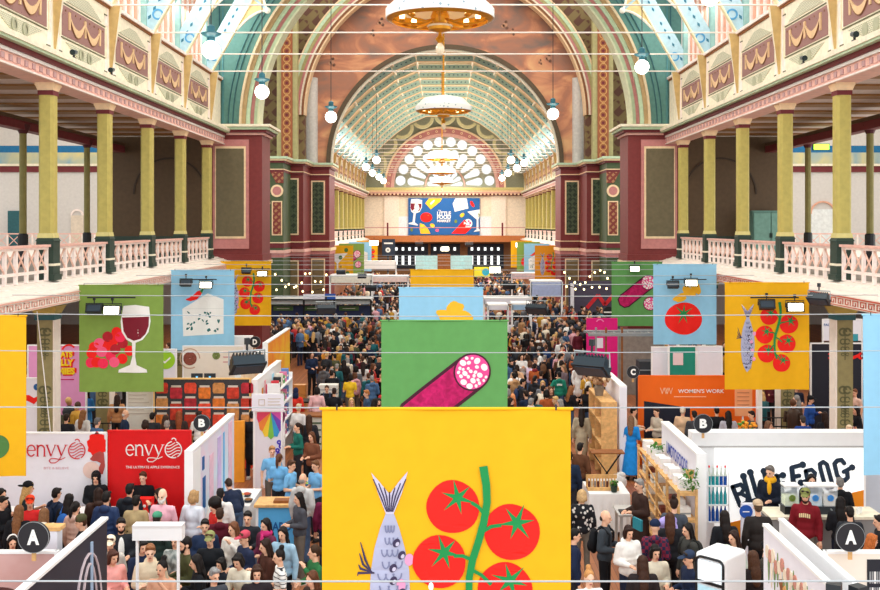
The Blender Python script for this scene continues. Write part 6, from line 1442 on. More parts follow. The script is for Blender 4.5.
m = MB(); m.ring(wx(262, Yr)-wx(268, Yr), wz(402, Yr), .085, .11, -.04, -.03, MATS['faint_print'], 45, 405, 4)
for k in range(4): m.box(wx(268, Yr)-wx(268, Yr), wx(281, Yr)-wx(268, Yr)-.03*(k % 2), -.04, -.03, wz(398.5+k*3, Yr)-.01, wz(398.5+k*3, Yr)+.01, MATS['faint_print'])
m.build('lettering', t); m = MB(); m.box(-.36, -.32, -.02, .02, 0, wz(411, Yr), frame_w); m.box(.32, .36, -.02, .02, 0, wz(411, Yr), frame_w); m.build('posts', t)
Yr = 24.8; t, cx = wall_panel('stall_backdrop', 'white poster with radiating rainbow rays below the menu sign', 'stall panel', wx(254, Yr), wx(284, Yr), Yr, 0, wz(412, Yr), panel_w); m = MB(); z0 = wz(412, Yr)
for k in range(7):
    a0, a1 = PI+PI*k/7, PI+PI*(k+1)/7; m.prism([(.05, z0), (.05+.36*math.cos(a0)*(.95), z0+.62*math.sin(a0)), (.05+.36*math.cos((a0+a1)/2), z0+.68*math.sin((a0+a1)/2)), (.05+.36*math.cos(a1)*.95, z0+.62*math.sin(a1))], -.012, 0, mat(f'ray_{k}', rainbow[k], var=.05))
for k in range(6): m.ring(.25+.05*math.sin(k*2), z0-.75-.1*k, .02, .06, -.012, 0, mat('ray_violet_dot', '#4a3cc0', var=0), 0, 360, 8)
m.build('printed_rainbow', t)
m = MB(); m.box(-.14, .14, -.05, .05, 0, 1.55, mat('stand_orange', '#f0a030', var=.05)); tag(m.build('standing_banner', loc=(wx(239, 25.4), 25.4, 0)), 'narrow bright orange standing board right of the jar wall', 'board')
# --- row D left
t = side_wall(-5.55, 30.9, 35.4, 'partition with yellow to orange print left of the crowd', pattern_mat('yellow_orange_print', '#f4c02c', '#ee7a2a', 'cloud', .8), h=2.9)
m = MB()
for k in range(10): m.box(.06, .075, .2+.36*k, .42+.36*k, .4, 1.5-.06*(k % 3), [white, p_red, p_yel, panel_w][k % 4])
m.build('printed_products', t)
t = side_wall(-5.65, 27.3, 30.6, 'cream partition with pictures left of the D sign', pattern_mat('cream_print', '#efe6d0', '#e2b48a', 'cloud', 1.2), h=2.7)
t = thing('shelf_unit', 'white shelf with small coloured packs behind the rainbow stall', 'shelf', (-4.7, 27.3, 0))
for k in range(4): m = MB(); m.box(-.15, .2, 0, 2.2, .5+.5*k, .53+.5*k, frame_w); m.build('shelf', t)
for yy in (0, 2.2): m = MB(); m.box(-.15, .2, yy-.02, yy+.02, 0, 2.2, frame_w); m.build('upright', t)
for k in range(24):
    c = ['#c8303c', '#2c2c30', '#e8e0d0', '#5a9a58', '#d87aa0', '#6a8ac0'][k % 6]; m = MB(); m.box(-.1, .1, -.07, .07, 0, .22+.05*(k % 3), mat(f'pack_{c[1:]}', c, var=.1)); m.box(-.1, .1, -.075, .075, .1, .15, white)
    tag(m.build('pack', loc=(-4.66, 27.42+(k % 6)*.34, .533+.5*(k//6))), f'{["red", "black", "cream", "green", "pink", "blue"][k % 6]} pack on the white shelf, {ORD[k//6]} shelf from the floor', 'pack', 'packs on the white shelf')
m = MB(); m.box(wx(222, 33.9), wx(251, 33.9), 34.0, 34.3, 2.1, 2.75, frame_w); tag(m.build('hanging_fascia_box'), 'white stall fascia box beside the D sign', 'sign')
# white walls behind, lime disc and flower emblem
Yb = 32.0; t, cx = wall_panel('stall_backdrop', 'white stall wall with a lime green disc', 'stall panel', wx(150, Yb), wx(176, Yb), Yb, 0, wz(350, Yb), panel_w); m = MB(); m.ring(wx(166, Yb)-cx, wz(360, Yb), .01, .29, -.012, 0, mat('lime_print', '#9bd02c', var=.02), 0, 360, 32); m.prism([(wx(a, Yb)-cx, wz(b_, Yb)) for a, b_ in ((162, 361), (165, 363.5), (171, 358), (170, 357), (165, 361.5), (163, 360))], -.016, 0, white); m.build('printed_disc', t)
t, cx = wall_panel('stall_backdrop', 'cream stall wall with round reddish emblem', 'stall panel', wx(183, Yb+.6), wx(244, Yb+.6), Yb+.6, 0, wz(349, Yb), mat('cream_wall_print', '#ebe4d4', var=.02)); m = MB(); q = wx(190, Yb+.6)-cx; m.ring(q, wz(361, Yb), .01, .22, -.012, 0, mat('emblem_red', '#8a4a3c', var=.3, scale=20), 0, 360, 20); m.ring(q, wz(361, Yb), .3, .34, -.012, 0, mat('emblem_tan', '#c8a890', var=0), 0, 300, 24); m.ring(wx(212, Yb)-cx, wz(358, Yb), .01, .13, -.012, 0, mat('emblem_leaf', '#7a8a4c', var=.3), 0, 360, 12)
for k in range(3): m.box(wx(219, Yb)-cx, wx(229, Yb)-cx, -.012, 0, wz(354+5*k, Yb), wz(355+5*k, Yb), mat('emblem_pink', '#c88a8a', var=0))
m.build('printed_emblem', t)
for i, px in enumerate((201, 214)): 
    t = thing('laptop', f'open dark laptop on the stall ledge above the jar wall, {"left" if i == 0 else "right"} one', 'laptop', (wx(px-4, 29.6), 29.6, 1.9)); m = MB(); m.box(-.17, .17, 0, .24, 0, .02, dgrey); m.build('keyboard', t); m = MB(); m.box(-.17, .17, -.02, .0, 0, .24, dgrey); m.box(-.03, .03, -.025, -.02, .1, .16, mat('screen_blue', '#6fc0e8', var=0, emit=.4)); m.build('screen', t)
m = MB(); m.box(wx(150, 29.7), wx(246, 29.7), 29.4, 30.0, 0, 1.9, panel_w); tag(m.build('stall_ledge'), 'white stall bench behind the jar wall carrying laptops', 'bench')
# pink stall below the left gallery
Yp = 29.2; t, cx = wall_panel('stall_backdrop', 'pink stall wall with yellow and red lettering below the left gallery', 'stall panel', wx(28, Yp), wx(86, Yp), Yp, 0, wz(346, Yp), mat('stall_pink', '#e49ac8', var=.03)); m = MB()
for st, zc, ww in (('ATS', 354, .36), ('ILLY', 362.5, .42), ('MIES', 371, .50)): 
    add_text(m, st, T((wx(67, Yp)-cx+.02, -.012, wz(zc, Yp)-.02)), p_red, .09, ww+.04, .24); add_text(m, st, T((wx(66.5, Yp)-cx, -.02, wz(zc, Yp))), mat('letter_yellow', '#fbd21c', var=0), .06, ww, .2)
m.ring(wx(69, Yp)-cx, wz(352, Yp), .18, .23, -.012, 0, p_red, 40, 160, 10); m.box(wx(60, Yp)-cx, wx(74, Yp)-cx, -.012, 0, wz(380, Yp), wz(379, Yp), p_mag); m.build('lettering', t)
Yq = 26.4; t, cx = wall_panel('stall_backdrop', 'white panel with a red wave left of the left column', 'stall panel', wx(10, Yq), wx(40, Yq), Yq, 0, wz(379, Yq), panel_w); m = MB(); m.prism([(wx(a, Yq)-cx, wz(b_, Yq)) for a, b_ in ((24, 395), (29, 395), (34, 398), (38, 396), (38, 400), (34, 404), (28, 401), (24, 400))], -.012, 0, p_red); m.ring(wx(37, Yq)-cx, wz(387, Yq), .01, .09, -.012, 0, p_navy, 0, 360, 14); m.build('printed_wave', t)
m = MB(); m.tube([(wx(37, 24.6), 24.6, 4.4), (wx(53, 24.4), 24.4, 0.9)], .012, white, 5); tag(m.build('hanging_rope'), 'thin pale rope slanting across the lower left column', 'rope')
# --- right side: juice stall
Yf = 19.75
t = thing('stall_wall', 'white juice stall wall with big dark BLUE FROG lettering', 'stall panel', (wx(780, Yf), Yf, 0)); cx = wx(780, Yf)
m = MB(); m.box(wx(690, Yf)-cx, wx(866, Yf)-cx, 0, .1, 0, 2.16, frame_w); m.build('panel', t)
m = MB(); m.box(wx(692, Yf)-cx, wx(866, Yf)-cx, 0, .32, 2.16, 2.42, frame_w); m.box(wx(692, Yf)-cx, wx(866, Yf)-cx, -.02, 0, 2.13, 2.16, mat('shadow_gap_grey', '#b8b4b0', var=0)); m.build('fascia', t)
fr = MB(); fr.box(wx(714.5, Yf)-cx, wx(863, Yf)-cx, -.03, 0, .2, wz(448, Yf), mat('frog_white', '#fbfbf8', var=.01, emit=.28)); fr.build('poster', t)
fr = MB(); fr.prism([(wx(a, Yf)-cx, wz(b_, Yf)) for a, b_ in ((730, 522), (863, 489.5), (863, 560), (730, 560))], -.036, -.03, mat('frog_orange', '#f7941e', var=.02)); fr.build('orange_wedge', t)
ink = mat('frog_ink', '#233447', var=.03)
fl = MB()
def fr_st(pts, w_=7.2, round_=True):
    for i, (a, b_) in enumerate(zip(pts[:-1], pts[1:])):
        p, q = (wx(a[0], Yf)-cx, wz(a[1], Yf)), (wx(b_[0], Yf)-cx, wz(b_[1], Yf)); fl.bar((p[0], -.045, p[1]), (q[0], -.045, q[1]), w_*.66*Yf/1000, .014+.004*(len(fl.f) % 7)/7, ink, (0, 1, 0))
    if round_:
        for a in pts: fl.ring(wx(a[0], Yf)-cx, wz(a[1], Yf), .002, w_*.66*Yf/2000, -.0535-.0003*(len(fl.f) % 5), -.038, ink, 0, 360, 14)
def fr_blob(x, y, r): fl.ring(wx(x, Yf)-cx, wz(y, Yf), .002, r*.8*Yf/1000, -.0555-.0004*(len(fl.f) % 5), -.036, ink, 0, 360, 18)
P1 = lambda l: [(660+x/3.93, 440+y/3.93) for x, y in l]
P2 = lambda l: [(770+x/7.86, 440+y/7.86) for x, y in l]
for l, w_ in (([(283, 182), (312, 255)], 7), ([(283, 182), (315, 172), (328, 190), (315, 208), (297, 212)], 6), ([(315, 208), (342, 222), (340, 243), (312, 255)], 6), ([(325, 140), (352, 240), (380, 232)], 7), ([(352, 125), (378, 215), (405, 222), (425, 205), (405, 120)], 7), ([(455, 138), (475, 215), (510, 205)], 7), ([(455, 142), (480, 136)], 6), ([(464, 178), (482, 172)], 6)): fr_st(P1(l), w_)
for x, y, r in ((325, 140, 4.2), (352, 125, 4.2), (405, 120, 4), (480, 136, 4), (482, 172, 4)): fr_blob(*P1([(x, y)])[0], r)
for l, w_ in (([(165, 215), (188, 425)], 7.5), ([(165, 212), (250, 190)], 6.5), ([(178, 285), (222, 276)], 6.5), ([(275, 240), (305, 400)], 6.5), ([(275, 240), (320, 228), (348, 255), (338, 298), (240, 330)], 6), ([(315, 310), (372, 400)], 6.5), ([(385, 185), (412, 168), (440, 188), (480, 330), (478, 365), (452, 376), (425, 352), (388, 215), (385, 185)], 6.3), ([(575, 178), (555, 152), (522, 157), (500, 182), (520, 270), (545, 308), (580, 314), (604, 290), (598, 238)], 6.5), ([(572, 246), (635, 212)], 6)): fr_st(P2(l), w_)
for x, y, r in ((250, 190, 4.2), (237, 331, 4), (638, 211, 3.8)): fr_blob(*P2([(x, y)])[0], r)
fl.build('lettering', t)
m = MB(); m.box(wx(866, 19.9)-cx, wx(905, 19.9)-cx, .15, 1.2, 0, 2.1, mat('pale_grey_blue', '#c6ced8', var=.03)); m.build('side_return', t)
t = thing('stall_counter', 'cream and grey juice stall counter before the frog lettering', 'counter', (wx(815, 18.7), 18.55, 0)); m = MB(); m.box(-.95, 1.05, -.3, .3, 0, 1.15, mat('counter_grey', '#8c8a88', var=.05)); m.build('body', t); m = MB(); m.box(-1.0, 1.1, -.34, .34, 1.15, 1.2, cream); m.build('top', t)
glassy = mat('clear_acrylic', '#e6eef2', rough=.1, var=0, alpha=.3, spec=.5)
for i, (px, c) in enumerate(((790, '#e8f0c8'), (813, '#dfeaf4'), (828, '#f0e8dc'))):
    t = thing('drink_dispenser', f'clear drink dispenser on the juice stall counter, {ORD[i]} from the left', 'dispenser', (wx(px, 18.5), 18.5, 1.2)); m = MB(); m.box(-.13, .13, -.12, .12, .14, .5, glassy); m.build('tank', t); m = MB(); m.box(-.12, .12, -.11, .11, .15, .32, mat(f'juice_{i}', c, var=.05)); m.build('juice', t); m = MB(); m.box(-.14, .14, -.13, .13, 0, .14, black if i == 0 else dgrey); m.build('base', t); m = MB(); m.box(-.14, .14, -.13, .13, .5, .53, white); m.build('lid', t); m = MB(); m.ring(0, .3, .01, .06, -.135, -.125, mat('label_blue', '#3f8ad0', var=0) if i else p_oliv, 0, 360, 14); m.build('label', t); m = MB(); m.tube([(0, -.13, .1), (0, -.18, .1), (0, -.18, .06)], .015, steel, 6); m.build('tap', t)
for i in range(6): 
    m = MB(); m.lathe([(0, 0), (.03, 0), (.04, .1), (.035, .1), (.026, .01), (0, .01)], white, 10); tag(m.build('paper_cup', loc=(wx(842+i*4, 18.4), 18.4+.08*(i % 2), 1.2)), f'white paper cup on the right end of the juice counter, {ORD[i]} from the left', 'cup', 'paper cups on the juice counter')
# bottle rack
t = thing('bottle_rack', 'white rack of teal and blue bottles left of the frog lettering', 'rack', (wx(716.5, 19.3), 19.3, 0)); hw = .2
for k, z in enumerate((.35, 1.0, wz(520, 19.3), wz(503, 19.3), wz(484, 19.3))): 
    if k > 1: m = MB(); m.box(-hw, hw, -.14, .14, z-.02, z, frame_w); m.build('shelf', t)
for sx in (-1, 1):
    for sy in (-1, 1): m = MB(); m.box(sx*hw-.01, sx*hw+.01, sy*.13-.01, sy*.13+.01, 0, wz(470, 19.3), frame_w); m.build('upright', t)
bt = [('teal', '#1f8f94'), ('turquoise', '#2f9aa0'), ('royal blue', '#1d4fa0')]
for r_, z in enumerate((wz(484, 19.3), wz(503, 19.3), wz(520, 19.3))):
    for i in range(5):
        c = bt[r_ if r_ else (0 if i < 3 else 2)]
        t = thing('bottle', f'{c[0]} bottle on the {["top", "middle", "bottom"][r_]} shelf of the white rack, {ORD[i]} from the left', 'bottle', (wx(716.5, 19.3)-.155+.077*i, 19.25, z), 0, 'bottles on the white rack'); m = MB(); m.lathe([(0, 0), (.034, 0), (.034, .17), (.0, .175)], mat('bottle_'+c[1][1:], c[1], rough=.2, var=.05), 10); m.build('body', t)
        m = MB(); m.lathe([(.034, .17), (.014, .26), (.012, .33), (0, .33)], mat('bottle_neck', '#c9d2c4', rough=.3) if r_ == 0 else MATS['bottle_'+c[1][1:]], 10); m.build('neck', t); m = MB(); m.lathe([(.016, .33), (.016, .37), (0, .37)], white if i % 2 else p_red, 8); m.build('cap', t)
t = thing('floor_sign', 'white stand with a round blue badge by the juice stall', 'sign', (wx(747, 18.3), 18.3, 0)); m = MB(); m.box(-.11, .11, -.03, .03, 0, wz(503, 18.3), panel_w); m.build('panel', t); m = MB(); m.ring(-.03, wz(511, 18.3), .005, .12, -.045, -.03, mat('badge_blue', '#2352a8', var=.03), 0, 360, 20); m.box(-.09, .03, -.05, -.045, wz(511.5, 18.3), wz(510.5, 18.3), white); m.build('badge', t)
# soy stall side wall with lettering
t = side_wall(4.62, 18.05, 21.0, 'white partition with blue slanting food lettering above the timber shelf', panel_w, th=.14)
m = MB(); add_text(m, 'UMOTO:FOODS', T((-.085, 1.55, 1.98)) @ RZ(-PI/2), mat('letter_blue', '#3f52b0', var=0), .02, 1.75, .24); add_text(m, 'JAPAN', T((-.085, .28, 1.98)) @ RZ(-PI/2), mat('letter_pale_blue', '#9aa4d0', var=0), .0, .3, .12); m.build('lettering', t)
m = MB(); m.box(-.3, .07, 0, .05, 0, 1.0, frame_w); m.build('return_panel', t)
t = thing('shelf_unit', 'long pale timber shelf running along the lettered partition', 'shelf', (4.34, 17.9, 0)); L = 3.7
for k in range(4): m = MB(); m.box(-.17, .17, 0, L, .25+.48*k, .28+.48*k, wood); m.build('shelf', t)
for yy in (0, .92, 1.85, 2.78, L):
    for xx in (-.16, .16): m = MB(); m.box(xx-.022, xx+.022, yy-.022, yy+.022, 0, 1.78, wood); m.build('upright', t)
    m = MB(); [m.bar((-.16, yy, .25+.48*k), (.16, yy, .25+.48*k), .02, .04, wood) for k in range(4)]; m.build('cross_bar', t)
for k in range(3): m = MB(); m.bar((-.17, .1, .3+.48*k), (-.17, L-.1, .68+.48*k), .02, .03, wood); m.build('brace', t)
for k in range(4):
    for i in range(9):
        c = ['#f2f0ec', '#8a4a3c', '#e4dccb', '#c8a070', '#efece6'][(i+k*2) % 5]; yy = .2+i*.4
        if k == 3: c = '#f2f0ec'
        m = MB(); m.box(-.1, .1, -.1, .1, 0, .16+.04*((i+k) % 2), mat('goods_'+c[1:], c, var=.08)); m.box(-.102, .102, -.102, .102, .05, .08, steel if k < 3 else panel_w)
        tag(m.build('carton', loc=(4.34, 17.95+yy, .283+.48*k)), f'{ {"#f2f0ec": "white", "#8a4a3c": "red brown", "#e4dccb": "cream", "#c8a070": "tan", "#efece6": "off-white"}[c]} carton on the {ORD[k]} shelf up of the timber unit, {ORD[i]} from the camera', 'carton', 'cartons on the timber shelf')
leafm = mat('plant_leaf', '#4f8a35', var=.35, scale=20)
def plant(px, py, Y, r, pot, label, hang=False, z=None):
    x, zz = wx(px, Y), (z if z is not None else wz(py, Y)); t = thing('hanging_plant' if hang else 'potted_plant', label, 'plant', (x, Y, zz)); m = MB(); rr_ = random.Random(int(px))
    for i in range(70):
        a, e_ = rr_.random()*2*PI, rr_.random(); d = r*(.3+.8*rr_.random()); c = Vector((d*math.cos(a)*.8, d*math.sin(a)*.8, (.12 if not hang else .02)+ (r*1.1*e_ if not hang else r*(.7-1.8*e_)))); u = Vector((rr_.random()-.5, rr_.random()-.5, rr_.random()-.3)).normalized()*r*.3; w_ = u.cross(Vector((.3, .2, .9))).normalized()*r*.14
        m.add([c-u, c+w_, c+u, c-w_, c+Vector((0, 0, .008))], [(0, 1, 4), (1, 2, 4), (2, 3, 4), (3, 0, 4), (0, 3, 2, 1)], leafm)
    m.build('foliage', t); m = MB(); m.lathe([(0, 0), (.06, 0), (.08, .14), (.07, .14), (.06, .03)], pot, 14); m.build('pot', t)
plant(657, 441, 20.55, .16, white, 'green plant in white pot on the far end of the timber shelf', z=1.726); plant(690, 468, 17.85, .2, wood, 'trailing green plant at the near end of the timber shelf', True, 2.0)
plant(614, 492, 21.0, .1, dgreen, 'small green plant on the white clothed sample table', z=.92)
# sample table with bottles
table('table under a white cloth with a tray of samples, right of the big banner', wx(587, 21.3), wx(626, 21.3), 20.9, 21.9, .9, wood, cloth_w)
t = thing('sample_tray', 'wooden tray of small sample bottles on the white cloth', 'tray', (wx(602, 21.3), 21.25, .91)); m = MB(); m.box(-.33, .33, -.14, .14, 0, .06, wood); m.build('tray', t); m = MB(); m.box(-.33, .33, .12, .14, .06, .28, wood); m.build('back_board', t)
for i in range(10):
    t = thing('sample_bottle', f'small white-capped sample bottle on the wooden tray, {ORD[i]} from the left', 'bottle', (wx(602, 21.3)-.29+.064*i, 21.2, .97), 0, 'sample bottles on the tray'); m = MB(); m.lathe([(0, 0), (.024, 0), (.024, .1), (.012, .13), (0, .13)], mat(f'sample_{i % 3}', ['#5a3028', '#c8b8a0', '#8a8078'][i % 3]), 8); m.build('body', t); m = MB(); m.lathe([(.016, .13), (.016, .17), (0, .17)], white, 8); m.build('cap', t)
table('low grey table below the man with tablet', wx(617, 19.4), wx(648, 19.4), 19.2, 19.9, .95, mat('table_grey', '#b8b4ae'))
t = thing('tablet', 'black tablet lying on the low grey table', 'tablet', (wx(628, 19.4), 19.4, .95)); m = MB(); m.box(-.17, .17, -.12, .12, 0, .025, black); m.build('body', t); m = MB(); m.box(-.15, .15, -.1, .1, .025, .028, dgrey); m.build('screen', t)
m = MB(); m.box(-.02, .02, -.13, .13, -.1, .1, mat('tablet_teal', '#2a8a9a', var=0)); tag(m.build('hanging_tablet', loc=(wx(634.5, 18.35), 18.05, 1.12), rot=.4), 'teal tablet held by the grey-haired man in brown coat', 'tablet')
# fridge
t = thing('drinks_fridge', 'white upright drinks fridge with rounded black-edged glass door', 'fridge', (wx(721, 14.2), 14.2, 0), math.radians(-45)); H = 1.9; a, b_ = .24, .3
m = MB(); m.box(-a, a, -b_, b_, .05, H, frame_w); o = m.build('cabinet', t); bv = o.modifiers.new('b', 'BEVEL'); bv.width = .05; bv.segments = 4
m = MB(); R = .08; out = []
for cx_, cz_, a0 in ((a-.03-R, H-.05-R, 0), (-a+.03+R, H-.05-R, 90), (-a+.03+R, .12+R, 180), (a-.03-R, .12+R, 270)): out += [(cx_+R*math.cos(math.radians(a0+i*15)), cz_+R*math.sin(math.radians(a0+i*15))) for i in range(7)]
pts = [(x, -b_-.01, z) for x, z in out]; m.tube(pts+[pts[0]], .018, black, 6); dr = m.build('door', t)
m = MB(); m.prism([(x*.94, z) for x, z in out], -b_-.012, -b_-.002, glassy); m.build('glass', dr)
m = MB(); m.box(-a+.03, a-.03, -b_-.016, -b_-.006, H-.42, H-.38, black); m.box(-a+.06, a-.06, -b_-.014, -b_-.012, H-.37, H-.1, mat('fridge_lit_sign', '#e8f2f8', var=0, emit=.5)); m.build('header', dr)
for k in range(3): m = MB(); m.box(-a+.05, a-.05, -b_-.006, -b_+.0, .45+.35*k, .47+.35*k, steel); m.build('shelf', t)
m = MB(); m.box(-a+.05, a-.05, -b_-.008, -b_-.003, .2, H-.45, mat('fridge_inside', '#9fd0dc', var=.3, scale=9, emit=.25)); m.build('lit_interior', t)
# garlic partition, lower right
t = side_wall(4.42, 8.6, 13.78, 'white partition printed with garlic bunches at lower right', panel_w, th=.06)
m = MB(); gp = [mat('garlic_rose', '#c98a78', var=.25, scale=30), mat('leaf_print', '#7c9460', var=.2, scale=20), mat('garlic_cream', '#ecdcc4', var=.1)]
rg = random.Random(9)
for i in range(60):
    yy = 5.0-i*.06; z = 2.18-.06*abs(math.sin(i*.9)); k = i % 2
    y_, z_ = yy, z-(.06 if k == 0 else .18)-.1*rg.random()
    if k == 0: m.prism([(y_+.07*math.cos(j*PI/5), z_+.09*math.sin(j*PI/5)) for j in range(10)], -.045, -.031, gp[0] if i % 4 else gp[2], 'x')
    else: m.prism([(y_, z_+.2), (y_+.035, z_), (y_+.0, z_-.25), (y_-.03, z_)], -.042, -.031, gp[1] if i % 3 else gp[2], 'x')
m.build('printed_garlic', t); m = MB()
pts = [(4.4, 1.78), (4.3, 1.86), (3.2, 1.35), (3.3, 1.22)]; m.prism(pts, -.045, -.031, mat('bread_print', '#d29a5c', var=.2, scale=12), 'x'); m.prism([(4.42, 1.9), (4.52, 1.86), (4.42, 1.7), (4.34, 1.76)], -.046, -.031, dwood, 'x'); m.build('printed_stick', t)
t = side_wall(4.72, 9.4, 14.05, 'plain white partition behind the garlic partition at lower right', frame_w, th=.05)
t, cx = wall_panel('stall_backdrop', 'cream stall back panel below the right A sign', 'stall panel', 4.8, 7.6, 12.6, 0, 2.37, mat('cream_panel', '#efe4d4', var=.02)); m = MB()
m.box(wx(867, 12.6)-cx, wx(874, 12.6)+.2-cx, -.012, 0, 0, 2.3, mat('bookcase_print', '#23262e', var=.1)); [m.box(wx(869, 12.6)-cx+.03*(i % 5), wx(869, 12.6)-cx+.03*(i % 5)+.02, -.016, 0, 1.0+.2*(i//5), 1.15+.2*(i//5), white if i % 3 == 0 else steel) for i in range(30)]; m.build('printed_bookcase', t)
# --- row C right: orange stall
Yo = 27.2; orange = mat('stall_orange', '#f06a14', var=.05, scale=1.5)
t, cx = wall_panel('stall_backdrop', 'orange stall back panel with white womens work lettering', 'stall panel', wx(639, Yo), wx(756, Yo), Yo, 0, 2.4, orange, orange); m = MB(); add_text(m, "WOMEN'S WORK", T((wx(701, Yo)-cx, -.012, wz(391, Yo))), white, .015, wx(724, Yo)-wx(678, Yo), .105); add_text(m, 'W', T((wx(664, Yo)-cx, -.012, wz(391, Yo))), mat('letter_peach', '#f6c8a0', var=0), -.01, .22, .18); add_text(m, 'W', T((wx(669, Yo)-cx, -.012, wz(391, Yo))), MATS['letter_peach'], -.01, .2, .18); m.box(wx(674, Yo)-cx, wx(706, Yo)-cx, -.012, 0, wz(397, Yo), wz(396.4, Yo), MATS['letter_peach']); m.build('lettering', t)
m = MB(); m.prism([(wx(a, Yo)-cx, wz(b_, Yo)) for a, b_ in ((644, 401), (690, 408), (690, 440), (644, 440))], -.012, 0, mat('navy_dark', '#1c2030', var=.1)); m.build('dark_patch', t)  # dark navy patch with a slanted top, low on the panel
m = MB(); m.box(wx(735, Yo-.6), wx(752, Yo-.6), Yo-.62, Yo-.58, wz(416, Yo-.6), wz(389, Yo-.6), mat('peach_board', '#f0a878', var=.03)); [m.box(wx(737, Yo-.6), wx(749, Yo-.6), Yo-.63, Yo-.62, wz(393+4*k, Yo-.6), wz(392.3+4*k, Yo-.6), mat('peach_text', '#c07850', var=0)) for k in range(4)]; m.box(wx(743, Yo-.6)-.02, wx(743, Yo-.6)+.02, Yo-.6, Yo-.57, 0, wz(416, Yo-.6), frame_w); tag(m.build('standing_sign'), 'peach menu board at the right end of the orange stall', 'sign')
t = side_wall(4.57, 25.7, 28.0, 'white partition between the orange stall and the timber dried flower shelf', panel_w, th=.16); m = MB(); m.box(-.09, .09, -.06, -.04, 0, 2.36, panel_w); m.build('front_panel', t)
t = thing('stall_counter', 'counter of the orange stall with orange flowers', 'counter', (6.7, 25.6, 0)); m = MB(); m.box(-1.6, 1.7, -.25, .25, 0, .95, panel_w); m.build('body', t); m = MB(); m.box(-1.65, 1.75, -.3, .3, .95, 1.0, wood); m.build('top', t)
t = thing('flower_arrangement', 'bunch of orange flowers on the orange stall counter', 'flowers', (wx(747, 25.5), 25.5, 1.0)); m = MB(); m.lathe([(0, 0), (.07, 0), (.09, .2), (.06, .22)], wood, 12); m.build('vase', t); m = MB(); rr_ = random.Random(2)
for i in range(40): c = ((rr_.random()-.5)*.4, (rr_.random()-.5)*.3, .25+.25*rr_.random()); m.ell(c, (.05, .05, .04), mat('flower_orange', '#f09a2c', var=.3) if i % 3 else leafm, 7, 5)
m.build('flowers', t)
m = MB(); m.box(wx(757, 26.4), wx(761, 26.4), 26.3, 26.5, 0, 2.35, frame_w); tag(m.build('stall_post'), 'white stall post right of the peach menu board', 'post')
wallp = MB(); wallp.box(wx(700, 19.95), wx(866, 19.95)+.6, 20.1, 20.2, 2.0, 2.4, frame_w)
tag(wallp.build('hanging_fascia'), 'long white fascia behind the right B sign', 'partition')
# timber dried flower shelf
t = thing('shelf_unit', 'timber display shelf with dried flowers left of the orange stall', 'shelf', (4.2, 25.6, 0))
for k in range(4): m = MB(); m.box(-.2, .2, 0, 2.2, .3+.55*k, .34+.55*k, wood); m.build('shelf', t)
for yy in (0, 1.1, 2.2): m = MB(); m.box(-.2, .2, yy-.03, yy+.03, 0, 2.0, wood); m.build('upright', t)
for i in range(8):
    c = ['#8a4a34', '#d8cdb8', '#6a6a5c', '#b87a50'][i % 4]; m = MB(); m.lathe([(0, 0), (.07, 0), (.1, .1), (.06, .2), (.07, .24), (.05, .24)], mat('vase_'+c[1:], c, var=.1), 14); tag(m.build('vase', loc=(4.2, 25.78+.24*i+(.2 if i > 3 else 0), .343+.55*(1+i % 2))), f'{["rust", "cream", "grey", "terracotta"][i % 4]} vase on the dried flower shelf, {ORD[i]} from the camera', 'vase', 'vases on the dried flower shelf')
t = thing('dried_flowers', 'big bunch of brown dried flowers on the timber display shelf', 'flowers', (4.1, 26.6, 1.995)); m = MB(); m.lathe([(0, 0), (.1, 0), (.14, .2), (.1, .3)], mat('clay_pot', '#8a7a68'), 14); m.build('vase', t); m = MB(); rr_ = random.Random(6)
for i in range(90):
    a_ = rr_.random()*2*PI; d = .42*math.sqrt(rr_.random()); c = Vector((d*math.cos(a_)*.7, d*math.sin(a_), .35+.42*rr_.random()*(1-d))); m.tube([(0, 0, .25), c], .006, dwood, 4); m.ell(c, (.045, .045, .06), mat('dried_brown', '#a8805c', var=.3) if i % 3 else mat('dried_tan', '#d8bc98', var=.2), 6, 4)
m.build('blooms', t)
t = thing('folding_stand', 'crossed black legged folding stand below the dried flower shelf', 'stand', (wx(609, 24.0), 24.3, 0)); 
for s in (-1, 1): m = MB(); m.bar((-.35*s, -.2*s*0, 0), (.35*s, 0, 1.0), .04, .03, black); m.build('leg', t)
m = MB(); m.box(-.4, .4, -.2, .2, 1.0, 1.03, dwood); m.build('top', t)
t = thing('crate', 'yellow plastic crate on the floor by the blue dress', 'crate', (wx(622, 23.5), 23.4, 0)); m = MB(); m.box(-.16, .16, -.12, .12, 0, .03, p_yel); [m.box(x, x2, y, y2, 0, .24, p_yel) for x, x2, y, y2 in ((-.16, -.14, -.12, .12), (.14, .16, -.12, .12), (-.16, .16, -.12, -.1), (-.16, .16, .1, .12))]; m.build('body', t); m = MB(); m.box(-.17, .17, -.13, -.12, .2, .24, p_yel); m.box(-.17, .17, .12, .13, .2, .24, p_yel); m.build('rim', t)
m = MB(); m.ell((0, 0, .2), (.25, .2, .2), mat('white_sack', '#d8d6d2', var=.15)); m.ell((.1, .02, .36), (.12, .1, .09), MATS['white_sack']); tag(m.build('sack', loc=(wx(617, 24.6), 24.6, 0)), 'white sack on the floor behind the yellow crate', 'sack')
m = MB(); m.box(wx(586, 23.4), wx(626, 23.4), 23.2, 25.4, .0, .02, mat('stall_mat', '#3a352f', var=.1)); m.box(wx(586, 23.4), wx(626, 23.4), 23.14, 23.2, .0, .022, p_yel); tag(m.build('floor_mat'), 'dark stall floor mat with yellow edge below the timber display shelf', 'mat')
